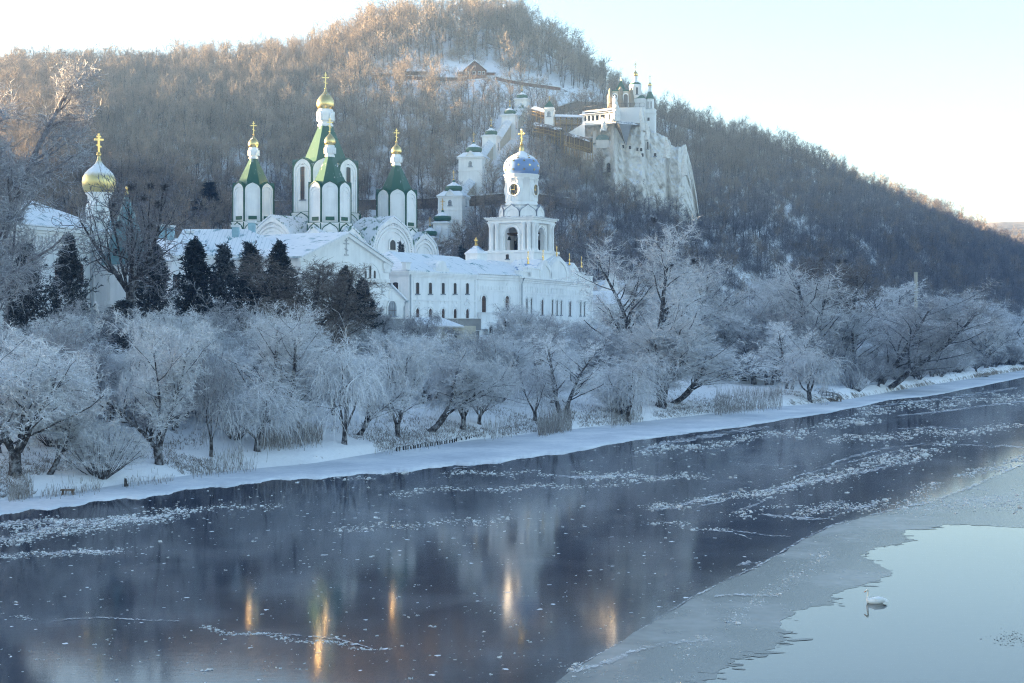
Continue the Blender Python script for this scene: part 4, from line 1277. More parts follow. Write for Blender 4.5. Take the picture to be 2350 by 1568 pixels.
# ------------------------------------------------------------------ two-storey monastery house (refectory)
def refectory():
    phi = math.atan2(.89, .46)
    fa = Facade((-18.6, 255.0), phi)
    L, Dp, z0, zt = 25.6, 15.0, 8.0, 23.2
    r = empty('monastery_house', (-18.6, 255, 0), phi, 'white two storey monastery house with snowy hipped roof between gabled hall and church', 'house')
    w = MB()
    w.box(0, L, 0, Dp, z0, zt)
    zs = fa.at(*c3(760, 750))[1]
    w.box(-0.12, L, -0.14, 0, zs - 0.18, zs + 0.18)
    w.box(-0.14, 0, 0, Dp, zs - 0.15, zs + 0.15)
    for k in range(4):                                     # stepped cornice
        w.box(-0.12 * (k + 1), L, -0.12 * (k + 1), Dp, zt - 1.0 + 0.25 * k, zt - 0.754 + 0.25 * k)
    for cx in (545, 735, 845, 948, 1062):
        x = fa.at(*c3(cx, 700))[0]
        w.box(x - 0.08, x + 0.08, -0.07, 0, z0, zt - 1.0)
    w.box(-0.1, 0.75, -0.16, 0, z0, zt - 1.0)
    w.box(L - 0.9, L, -0.16, 0, z0, zt - 1.0)
    w.build('wall', 'plaster', r)
    for i, cx in enumerate((574, 684, 793, 895, 1000)):
        x, zb = fa.at(*c3(cx, 696)); win(r, 'upper', x, zb)
        x, zb = fa.at(*c3(cx, 930)); win(r, 'arch', x, zb)
        m = MB()
        zz = fa.at(*c3(cx, 790))[1]
        if i in (0, 4):
            m.ring([(-1.25, 0), (0, 1.5), (1.25, 0)], [(-0.85, 0.16), (0, 1.15), (0.85, 0.16)], -0.14, 0)
            m.box(-1.25, 1.25, -0.12, 0, -0.1, 0.14)
            m.build('pediment', 'plaster', r, (x, 0, zz))
        else:
            m.ring([(-.8, 0), (-.8, .7), (.8, .7), (.8, 0)], [(-.65, 0.1), (-.65, .56), (.65, .56), (.65, .1)], -0.1, 0)
            m.build('panel', 'plaster', r, (x, 0, zz + 0.2))
    win(r, 'upper', 0, fa.at(*c3(574, 696))[1], 2.65, -math.pi / 2)
    ro = MB(); hip(ro, 0, L + 6, 0, Dp, zt, 27.2, 6.0, 0.4)
    ro.build('roof', 'roof_teal', r)
    for cx, zz in ((485, 470), (780, 470)):                # little attic gables on the eave
        x, _ = fa.at(*c3(cx, 480))
        m = MB()
        if cx < 600:
            m.box(x - 0.7, x + 0.7, -0.35, 0.6, zt + 0.2, zt + 1.4); m.box(x - 0.85, x + 0.85, -0.5, 0.75, zt + 1.4, zt + 1.6, 1)
            m.build('chimney', ['plaster', 'ledge'], r)
        else:
            m.prism([(p + x, q + zt + 0.22) for p, q in arch_pts(3.2, 2.1, 8)], -0.3, 0.3)
            m.box(x - 2.4, x + 2.4, -0.35, 0.35, zt + 0.2, zt + 0.95)
            m.prism([(p + x, q + zt + 0.22) for p, q in arch_pts(2.2, 2.2, 8)], 0.3, 3.5, 1)
            m.build('attic_gable', ['plaster', 'roof_teal'], r)
    d = MB(); d.tube([(0.35, -0.32, zt - 0.6), (0.35, -0.3, z0)], 0.11, 6); d.build('downpipe', 'pipe', r)
refectory()

# ------------------------------------------------------------------ church by the bell tower
def church():
    p0, p1 = Vector((-6.7, 278.0)), Vector((1.5, 289.0))
    phiB = math.atan2(p1.y - p0.y, p1.x - p0.x)
    fb = Facade(p0, phiB); LB = (p1 - p0).length
    zt = 23.4
    r = empty('church_wing', (p0.x, p0.y, 0), phiB, 'white church wing with a ledge under two tall arched windows beside the monastery house', 'house')
    w = MB()
    w.box(0, LB, 0, 14, 8, zt)
    w.box(0, LB - 0.2, -0.10, 0, zt - 3.2, zt - 2.0)
    for k in range(14):
        w.box(0.6 + k * .9, 1.15 + k * .9, -0.16, -0.10, zt - 2.95, zt - 2.25)
    w.box(-0.3, LB, -0.45, 0, zt - 0.5, zt - 0.05); w.box(-0.2, LB, -0.25, 0, zt - 1.0, zt - 0.5)
    zl = fb.at(*c3(1280, 858))[1]
    w.box(-0.2, LB, -1.1, 0, zl - 3.2, zl - 0.15)
    zb = fb.at(*c3(1280, 940))[1]
    w.box(-0.25, LB, -1.2, 0, zb - 0.15, zb + 0.15)
    for cx in (1160, 1325, 1420):
        x = fb.at(*c3(cx, 890))[0]
        w.ring([(x - 1.3, zl - 1.6), (x - 1.3, zl - .7), (x + 1.3, zl - .7), (x + 1.3, zl - 1.6)], [(x - 1.1, zl - 1.45), (x - 1.1, zl - .85), (x + 1.1, zl - .85), (x + 1.1, zl - 1.45)], -1.2, -1.1)
    w.build('wall', 'plaster', r)
    MB().box(-0.3, LB + 0.1, -1.35, 0, zl - 0.15, zl + 0.05).build('ledge', 'ledge', r)
    for cx in (1141, 1341):
        x, zz = fb.at(*c3(cx, 855)); win(r, 'church', x, zz)
    for cx in (1165, 1330):
        x, zz = fb.at(*c3(cx, 1055)); win(r, 'low', x, zz - 0.6, -1.1)
    x = fb.at(*c3(1341, 680))[0]
    MB().prism([(-1.4, 0), (-1.4, .3), (-.6, 1.0), (0, 1.9), (.6, 1.0), (1.4, .3), (1.4, 0)], -0.12, 0).build('pediment', 'plaster', r, (x, 0, fb.at(*c3(1341, 685))[1]))
    ac = fb.at(*c3(1312, 850))
    MB().box(-.5, .5, -1.0, -0.4, 0, 0.95).lathe([(0.36, 0), (0.36, 0.04)], seg=12, mat=1, T=TR(0.0, -1.0, 0.48) @ Matrix.Rotation(math.radians(90), 4, 'X')).build('air_conditioner', ['plaster_grey', 'dark'], r, (ac[0], 0, zl + 0.1))
    ro = MB()
    apex = (LB * 0.45, 7.5, 27.2)
    eav = [(-0.6, -0.7, zt), (LB * .5, -0.7, zt), (LB + .2, -0.7, zt), (LB + 1, 14.4, zt), (-0.6, 14.4, zt)]
    ro.add(eav + [(x, y, z + 0.2) for x, y, z in eav] + [(LB * .3, 5.2, 26.6), (LB * .8, 7.5, 26.9)],
           [(0, 1, 6, 5), (1, 2, 7, 6), (2, 3, 8, 7), (3, 4, 9, 8), (4, 0, 5, 9), (5, 6, 10), (6, 7, 11, 10), (7, 8, 11), (8, 9, 10, 11), (9, 5, 10), (4, 3, 2, 1, 0)])
    ro.build('roof', 'roof_teal', r)
    # turret chimney with a blue cap, and a small blue spirelet
    def turret(px, ytop, ybase, ycross, d, s, label):
        q = P(px, ybase, d)
        t = empty('roof_turret', q, phiB, label, 'turret')
        zz = zpy(ytop, d) - q.z
        m = MB().box(-s, s, -s, s, 0, zz); m.box(-s - .12, s + .12, -s - .12, s + .12, zz - .3, zz - .05)
        m.build('wall', 'plaster', t)
        MB().lathe([(s * 1.62, zz - .05), (s * .9, zz + s * .5), (.12, zz + s * 1.15)], seg=4, phase=math.pi / 4, smooth=False).build('cap', 'roof_blue', t)
        h = zpy(ycross, d) - q.z - zz - s * 1.05
        MB().lathe([(.3, 0), (.36, .15), (.2, .9), (.38, 1.15), (.2, 1.5), (.06, 1.7)], seg=8).build('finial', 'gold', t, (0, 0, zz + s * .95))
        cross_mesh(h - 1.5, 0.1).build('cross', 'gold', t, (0, 0, zz + s * .95 + 1.5))
    turret(c3(1077, 0)[0], c3(0, 350)[1], c3(0, 450)[1], c3(0, 215)[1], 292, 1.55, 'square white turret with blue cap and golden cross on the church roof')
    # nave
    ph = math.atan2(.939, .343)
    K = Vector((1.5, 289.0)); fc = Facade(K, ph); L = 51.0
    n = empty('church', (K.x, K.y, 0), ph, 'long white church with paired arched windows and blue backed ogee gables below the bell tower', 'church')
    w = MB()
    w.box(0, L, 0, 17, 8, zt)
    w.box(0, 1.4, -0.25, 0, 8, zt - 1.2); w.box(L - 1.4, L, -0.25, 0, 8, zt - 1.2)
    w.box(-0.1, L + .1, -0.12, 0, zt - 3.6, zt - 1.7)
    for k in range(46):
        if k % 8 != 7:
            w.box(1.2 + k * 1.06, 1.85 + k * 1.06, -0.2, -0.12, zt - 3.2, zt - 2.1)
    for k, (a, b, o) in enumerate(((1.7, 1.2, .15), (1.2, .8, .35), (.8, .42, .6), (.42, 0.02, .95))):
        w.box(-o, L + o, -o, 17, zt - a, zt - b - 0.004)
    zb = fc.at(*c3(1700, 944))[1]
    w.box(-0.2, L + .2, -0.3, 0, zb - 0.35, zb + 0.3); w.box(-0.1, L + .1, -0.18, 0, 8, zb - 0.36)
    w.build('wall', 'plaster', n)
    for cx in (1508, 1546, 1727, 1766, 1801, 1968, 2001):
        x, zz = fc.at(*c3(cx, 868 + (cx - 1508) * 0.032)); win(n, 'narrow', x, zz)
        x, zz = fc.at(*c3(cx, 683 + (cx - 1508) * 0.055))
        MB().ring([(-1.0, 0), (-1.0, 1.2), (1.0, 1.2), (1.0, 0)], [(-.7, .25), (-.7, .95), (.7, .95), (.7, .25)], -0.12, 0).box(-.5, .5, -.1, 0, .4, .8).build('panel', 'plaster', n, (x, 0, zz))
    for cx in (1640, 1877):
        x, zz = fc.at(*c3(cx, 872 + (cx - 1508) * 0.03)); win(n, 'church', x, zz)
        x, zz = fc.at(*c3(cx, 705 + (cx - 1640) * 0.05))
        MB().prism([(-1.5, 0), (-1.5, .3), (-.7, .6), (-.5, 1.2), (0, 2.0), (.5, 1.2), (.7, .6), (1.5, .3), (1.5, 0)], -0.14, 0).build('pediment', 'plaster', n, (x, 0, zz))
    for cx in (1528, 1640, 1880, 1985):
        x, zz = fc.at(*c3(cx, 1100)); win(n, 'low', x, zz, -0.18)
    # attic: stepped parapet with three ogee gables, blue sheet behind
    def gable(px0, px1, pyt, pyb, back):
        x0, zb_ = fc.at(*c3(px0, pyb)); x1, _ = fc.at(*c3(px1, pyb))
        xm, zt_ = fc.at(*c3((px0 + px1) / 2, pyt))
        wd = x1 - x0
        g = MB()
        h = zt_ - zt
        g.prism([(p + xm, q + zt) for p, q in arch_pts(wd, h - 0.15, 8, min(wd / 2, h * .75), 0.6)], -0.5, 0.3)
        g.ring([(p + xm, q + zt) for p, q in arch_pts(wd * .98, h - .2, 8, min(wd / 2, h * .72), 0.5)], [(p + xm, q + zt) for p, q in arch_pts(wd * .78, h - 1.0, 8, min(wd / 2, h * .6), .3)], -0.72, -0.5)
        g.prism([(p + xm, q + zt) for p, q in arch_pts(wd * 1.02, h, 8, min(wd / 2, h * .75), 0.6)], 0.3, back, 1)
        g.build('ogee_gable', ['plaster', 'roof_blue'], n)
        return xm, zt_
    tops = [gable(1600, 1700, 424, 545, 6.5), gable(1690, 1848, 390, 560, 11.0), gable(1840, 1942, 446, 570, 7.0)]
    for px0, px1, pt in ((1430, 1530, 505), (1500, 1600, 480), (1942, 1990, 515), (1985, 2058, 545)):
        x0 = fc.at(*c3(px0, 540))[0]; x1, z1 = fc.at(*c3(px1, pt))
        at = MB()
        at.box(x0, x1, -0.45, 0.5, zt, z1); at.box(x0 - .15, x1 + .15, -0.6, 0.65, z1 - .25, z1 - .02)
        at.build('parapet', 'plaster', n)
    for px, py, k in ((1520, 480, 1), (1978, 525, 1)):
        x, z1 = fc.at(*c3(px, py))
        MB().lathe([(1.9, zt + .3), (1.9, z1 - .6), (1.0, z1 + .6), (.12, z1 + 2.0)], seg=4, phase=math.pi / 4, smooth=False).build('blue_cap', 'roof_blue', n, (x, 1.6, 0))
    gold_pts = [(1650, 424, 355), (1767, 390, 320), (1875, 446, 380), (1978, 470, 440), (1522, 438, 380), (1858, 330, 280), (1165, 345, 318)]
    for i, (px, py, pt) in enumerate(gold_pts[:5]):
        x, za = fc.at(*c3(px, py)); _, zb2 = fc.at(*c3(px, pt))
        f = MB().lathe([(.22, 0), (.25, .2), (.11, .8), (.21, 1.1), (.12, 1.4), (.04, 1.7)], seg=8)
        o = f.build('finial', 'gold', n, (x, 0.0, za - .1))
        cross_mesh(max(1.2, zb2 - za - 1.4), 0.065).build('cross', 'gold', n, (x, 0.0, za + 1.4))
    ro = MB(); hip(ro, 0, L, 0.7, 16.5, zt + 0.02, 27.0, 5, 5)
    ro.build('roof', 'roof_teal', n)
    d = MB(); d.tube([(0.2, -1.0, zt - .3), (0.2, -.5, zt - 1.6), (0.2, -0.45, 8)], 0.13, 6); d.build('downpipe', 'pipe', n)
church()

# ------------------------------------------------------------------ bell tower
def bell_tower():
    d = 312.0
    c = P(1197, HY, d)
    rot = math.radians(-28)
    r = empty('bell_tower', (c.x, d, 0), rot, 'tall white bell tower with columned belfry, clock faces and starred blue onion dome', 'bell tower')
    z = lambda py: zpy(py, d)
    w = MB()
    s = 6.0
    w.box(-s, s, -s, s, 20, z(578)); w.box(-s - .25, s + .25, -s - .25, s + .25, z(583), z(578) + 0.05)
    w.box(-s - .12, s + .12, -s - .12, s + .12, 20, z(603))
    w.build('plinth', 'plaster', r)
    # belfry stage: four corner piers and arches
    b = MB(); zb, ztp = z(577.5), z(515)
    S = 4.85
    aw, ah = 3.2, (ztp - zb) * 0.86
    out = [(-S, 0), (-S, ztp - zb), (S, ztp - zb), (S, 0)]
    arc = arch_pts(aw, ah, 10)
    face = [(-S, 0.0)] + arc[:1] + arc[1:-1] + arc[-1:] + [(S, 0.0), (S, ztp - zb), (-S, ztp - zb)]
    for k in range(4):
        T = RZ(k * math.pi / 2) @ TR(0, -S, zb)
        # two side panels, spandrel strips over the arch
        b.box(-S + .001, -aw / 2, 0, 1.1, 0, ztp - zb, T=T); b.box(aw / 2, S - 1.101, 0, 1.1, 0, ztp - zb, T=T)
        pts = arc[1:-1]
        top = ztp - zb
        v = [(x, 0, q) for x, q in pts] + [(x, 0, top) for x, q in pts] + [(x, 1.1, q) for x, q in pts] + [(x, 1.1, top) for x, q in pts]
        n = len(pts)
        f = []
        for i in range(n - 1):
            f += [(i, i + 1, n + i + 1, n + i), (2 * n + i, 3 * n + i, 3 * n + i + 1, 2 * n + i + 1), (i, 2 * n + i, 2 * n + i + 1, i + 1)]
        b.add(v, f, 0, False, T)
        b.ring(arch_pts(aw + 1.3, ah + .65, 10), arch_pts(aw + .5, ah + .25, 10), -0.16, 0, T=T)
        for sx in (-1, 1):
            b.box(sx * (aw / 2 + .45) - .5, sx * (aw / 2 + .45) + .5, -0.22, 0, ah - aw / 2 - .3, ah - aw / 2, T=T)
    b.box(-S, S, -S, S, zb - .05, zb + .06)
    b.build('belfry', 'plaster', r)
    for k in range(4):
        T = RZ(k * math.pi / 2) @ TR(0, -S, zb)
        for x in (-S + .35, -S + 1.55, S - 1.55, S - .35):
            m = MB(); h = ztp - zb
            m.lathe([(.52, 0), (.52, .25), (.44, .35), (.42, .6), (.40, h * .5), (.37, h - .95), (.42, h - .9), (.40, h - .8), (.55, h - .3), (.62, h - .2), (.62, h)], seg=14)
            o = m.build('column', 'plaster', r)
            q = T @ Vector((x, -0.42, 0)); o.location = q
    cn = MB()
    for a, bb, e in ((515, 512, 0.75), (512, 508, 0.6), (508, 504.5, 0.95), (504.5, 502.5, 1.25)):
        E = S + e
        cn.box(-E, E, -E, E, z(a) + .002, z(bb))
    cn.build('cornice', 'plaster', r)
    cr = MB(); E = S + 1.32
    cr.lathe([(E * 1.414, z(502.5)), (E * 1.414, z(502.5) + .12), (3.2, z(499))], seg=4, phase=math.pi / 4, smooth=False)
    cr.build('cornice_roof', 'roof_tin', r)
    k8 = MB(); R8 = 4.75
    k8.lathe([(R8, z(501)), (R8, z(477))], seg=8, phase=math.pi / 8, smooth=False)
    ap = R8 * math.cos(math.pi / 8); fw = 2 * R8 * math.sin(math.pi / 8)
    hh = z(474) - z(499)
    for k in range(8):
        T = RZ(k * math.pi / 4) @ TR(0, -ap, z(499.5))
        k8.prism(arch_pts(fw, hh * .88, 8, fw / 2 * .8, .5), -0.18, 0.5, T=T)
        k8.ring(arch_pts(fw * .99, hh * .86, 8, fw / 2 * .78, .45), arch_pts(fw * .72, hh * .6, 8, fw / 2 * .6, .1), -0.3, -0.18, T=T)
        k8.ring(arch_pts(fw * 1.04, hh * .9, 8, fw / 2 * .82, .55), arch_pts(fw * .99, hh * .865, 8, fw / 2 * .79, .46), -0.38, 0.5, mat=1, T=T)
    k8.build('kokoshnik_tier', ['plaster', 'tin'], r)
    dr = MB()
    R = 3.42
    dr.lathe([(R + .15, z(478)), (R + .15, z(473.5)), (R + .4, z(473)), (R + .42, z(471)), (R + .2, z(469.5)), (R + .02, z(465)), (R, z(464)), (R, z(412)), (R + .15, z(411.5)), (R + .2, z(410)), (R + .38, z(408)), (R + .42, z(404)), (R + .5, z(403.5)), (R + .5, z(402))], seg=40)
    for k in range(8):
        a = math.radians(22.5 + 45 * k)
        dr.box(-.55, .55, -.16, .3, z(463), z(415), T=RZ(a) @ TR(0, -R, 0))
        dr.box(-.75, .75, -.3, .3, z(415), z(411), T=RZ(a) @ TR(0, -R, 0))
    dr.build('drum', 'plaster', r)
    # clocks
    for k in range(4):
        m = MB()
        T0 = Matrix.Rotation(math.radians(90), 4, 'X')
        m.lathe([(1.5, 0), (1.55, .22), (1.2, .3), (1.2, .05)], seg=28, T=T0)
        o = m.build('clock', 'plaster', r, (RZ(k * math.pi / 2) @ Vector((0, -R + .1, z(438)))), k * math.pi / 2)
        f = MB(); f.lathe([(1.2, 0), (1.2, .12)], seg=28, T=T0)
        f.build('dial', 'clock_black', o)
        g = MB()
        romans = ['XII', 'I', 'II', 'III', 'IIII', 'V', 'VI', 'VII', 'VIII', 'IX', 'X', 'XI']
        for i, t in enumerate(romans):
            a = -i * math.pi / 6
            Tn = Matrix.Rotation(-a, 4, 'Y') @ TR(0, -.14, .95)
            wch = {'I': .07, 'V': .14, 'X': .14}
            tot = sum(wch[ch] for ch in t); x = -tot / 2
            for ch in t:
                ww = wch[ch]; xm = x + ww / 2
                if ch == 'I':
                    g.box(xm - .012, xm + .012, 0, .02, -.11, .11, T=Tn)
                elif ch == 'X':
                    for sgn in (1, -1):
                        g.box(-.012, .012, 0, .02, -.115, .115, T=Tn @ TR(xm, 0, 0) @ Matrix.Rotation(sgn * .38, 4, 'Y'))
                else:
                    for sgn in (1, -1):
                        g.box(-.012, .012, 0, .02, -.11, .11, T=Tn @ TR(xm + sgn * .03, 0, 0) @ Matrix.Rotation(sgn * .2, 4, 'Y'))
                x += ww
        g.ring([(math.cos(a) * 1.17, math.sin(a) * 1.17) for a in np.linspace(0, 6.2831, 33)], [(math.cos(a) * 1.145, math.sin(a) * 1.145) for a in np.linspace(0, 6.2831, 33)], -.14, -.12)
        g.build('numerals', 'gold', o)
        h = MB()
        h.box(-.035, .035, -.17, -.14, -.15, .92); h.box(-.05, .05, -.19, -.17, -.12, .68, T=Matrix.Rotation(math.radians(-90), 4, 'Y'))
        h.build('hands', 'gold', o)
    dome = MB()
    zb, zt = z(402.5), z(347)
    H = zt - zb
    prof = [(.80, 0), (.93, .09), (.985, .2), (1.0, .32), (.985, .43), (.93, .54), (.83, .645), (.68, .74), (.50, .82), (.34, .885), (.22, .94), (.14, 1.0)]
    dome.lathe([(q * 4.0, zb + t * H) for q, t in prof], seg=40)
    dm = dome.build('dome', 'dome_blue', r)
    for row, (t, num, ph) in enumerate(((.18, 10, 0), (.36, 10, .5), (.54, 10, 0), (.68, 8, .3), (.79, 6, .1))):
        q = np.interp(t, [b for a, b in prof], [a for a, b in prof]) * 4.0
        q2 = np.interp(t + .04, [b for a, b in prof], [a for a, b in prof]) * 4.0
        slope = math.atan2(q - q2, .04 * H)
        for i in range(num):
            a = 2 * math.pi * (i + ph) / num
            T = RZ(a) @ TR(0, -q - .03, zb + t * H) @ Matrix.Rotation(-slope, 4, 'X')
            pts = []
            for j in range(16):
                rr = .30 if j % 2 == 0 else .13
                pts.append((math.cos(j * math.pi / 8) * rr, math.sin(j * math.pi / 8) * rr))
            m = MB(); m.prism(pts, -.05, .03, T=T)
            m.build('star', 'gold', dm)
    MB().lathe([(.62, zt - .1), (.5, zt + .5), (.28, zt + 1.6), (.14, z(332)), (.3, z(331.2)), (.34, z(330)), (.14, z(329))], seg=14).build('spire', 'gold', r)
    cross_mesh(z(298) - z(329), .11, True).build('cross', 'gold', r, (0, 0, z(329)))
    # bells and their beams
    zb = z(577.5)
    m = MB()
    for x in (-1, 1):
        m.box(x * 1.2 - .15, x * 1.2 + .15, -3.7, 3.7, zb + 3.4, zb + 3.75)
    m.box(-3.7, 3.7, -1.4, -1.1, zb + 3.76, zb + 4.1); m.box(-3.7, 3.7, 1.1, 1.4, zb + 3.76, zb + 4.1)
    m.build('beam', 'wood', r)
    for x, y, q in ((0, -1.3, 1.0), (-1.4, 1.2, .7), (1.5, 1.0, .8), (-2.0, -2.0, .5), (1.9, -2.0, .45)):
        m = MB(); m.lathe([(.95 * q, 0), (.9 * q, .12 * q), (.66 * q, .5 * q), (.55 * q, 1.1 * q), (.45 * q, 1.45 * q), (.12 * q, 1.6 * q), (.1 * q, 2.0 * q)], seg=16, cap=False)
        m.build('bell', 'bronze', r, (x, y, zb + 3.4 - 1.9 * q))
    m = MB(); m.box(-S + 1.1, S - 1.1, S - 1.2, S - 1.1, zb, zb + 2.6); m.build('screen', 'dark', r)
    win(r, 'square', -0.3, z(597), -s - .0)
simple('clock_black', (0.012, 0.012, 0.014), 0.4)
bell_tower()

# ------------------------------------------------------------------ cathedral
def octo_tier(parent, name, R, z0, z1, rise, low, rot, trim='green', windows=None, neck=None, seg=8):
    """eight-sided tower stage with arched wall panels that rise above the eave, sheet-metal edges, corner pipes and sills"""
    m = MB(); g = MB()
    ap = R * math.cos(math.pi / 8); fw = 2 * R * math.sin(math.pi / 8)
    m.lathe([(R, z0 - .3), (R, z1)], seg=8, phase=math.pi / 8, smooth=False)
    for k in range(8):
        T = RZ(k * math.pi / 4) @ TR(0, -ap, z0)
        h = z1 - z0
        rr = fw / 2 * .86
        m.prism(arch_pts(fw * .985, h + rise, 8, rr, .25), -.02, .9, T=T)
        m.ring(arch_pts(fw * .97, h + rise - .1, 8, rr, .2), arch_pts(fw * .80, h + rise - .9, 8, rr * .85, 0), -.24, -.02, T=T)
        m.ring(arch_pts(fw * .72, h + rise - 1.3, 8, rr * .78, 0), arch_pts(fw * .60, h + rise - 1.8, 8, rr * .65, 0), -.15, -.02, T=T)
        g.ring(arch_pts(fw * 1.0, h + rise + .12, 8, rr * 1.02, .3), arch_pts(fw * .95, h + rise - .06, 8, rr, .2), -.36, 1.2, T=T)
        for sx in (-1, 1):
            m.box(sx * fw * .385 - .2, sx * fw * .385 + .2, -.3, 0, h * .70, h * .70 + .3, T=T)
        if k % 1 == 0 and windows is None:
            g.box(-fw * .26, fw * .26, -.22, 0, .55, 1.35, T=T)
        # lower tier of small ogee gables
        if low:
            lh = low
            m.box(-fw / 2 - .2, fw / 2 + .2, -.42, .2, -lh - .5, -.02, T=T)
            m.box(-fw / 2 - .3, fw / 2 + .3, -.6, .2, -.35, .0, T=T)
            g.box(-fw / 2 - .32, fw / 2 + .32, -.68, .2, .0, .09, T=T)
            m.ring(arch_pts(fw * .95, lh * .92, 8, fw * .42, .35), arch_pts(fw * .68, lh * .62, 8, fw * .3, .1), -.62, -.42, T=TR(0, 0, 0) @ T @ TR(0, 0, -lh - .3))
            g.ring(arch_pts(fw * 1.0, lh * .98, 8, fw * .44, .4), arch_pts(fw * .95, lh * .92, 8, fw * .42, .35), -.72, -.42, T=T @ TR(0, 0, -lh - .3))
        a = k * math.pi / 4 + math.pi / 8
        cx, cy = math.sin(a) * (R + .16), -math.cos(a) * (R + .16)
        g.tube([(cx, cy, z1 + .1), (cx * 1.01, cy * 1.01, z0 + .2), (cx * 1.09, cy * 1.09, z0 - .25), (cx * 1.09, cy * 1.09, z0 - low - .5)], .13, 6)
    o = m.build(name, 'plaster', parent)
    g.build('metal_trim', 'green', o)
    if windows:
        for k in range(8):
            T = RZ(k * math.pi / 4) @ TR(0, -ap - .04, z0 + windows[1])
            q = T.translation
            win(o, windows[0], q.x, q.z, q.y, k * math.pi / 4)
    return o
def gold_top(o, R, z0, z1, crossh, spire, mat='dome_gold'):
    MB().lathe([(r, z + z0) for r, z in onion(R, z1 - z0)] + [(R * .07, z1 + spire)], seg=28).build('dome', mat, o)
    cross_mesh(crossh, max(.1, crossh * .03)).build('cross', 'gold', o, (0, 0, z1 + spire - .05))
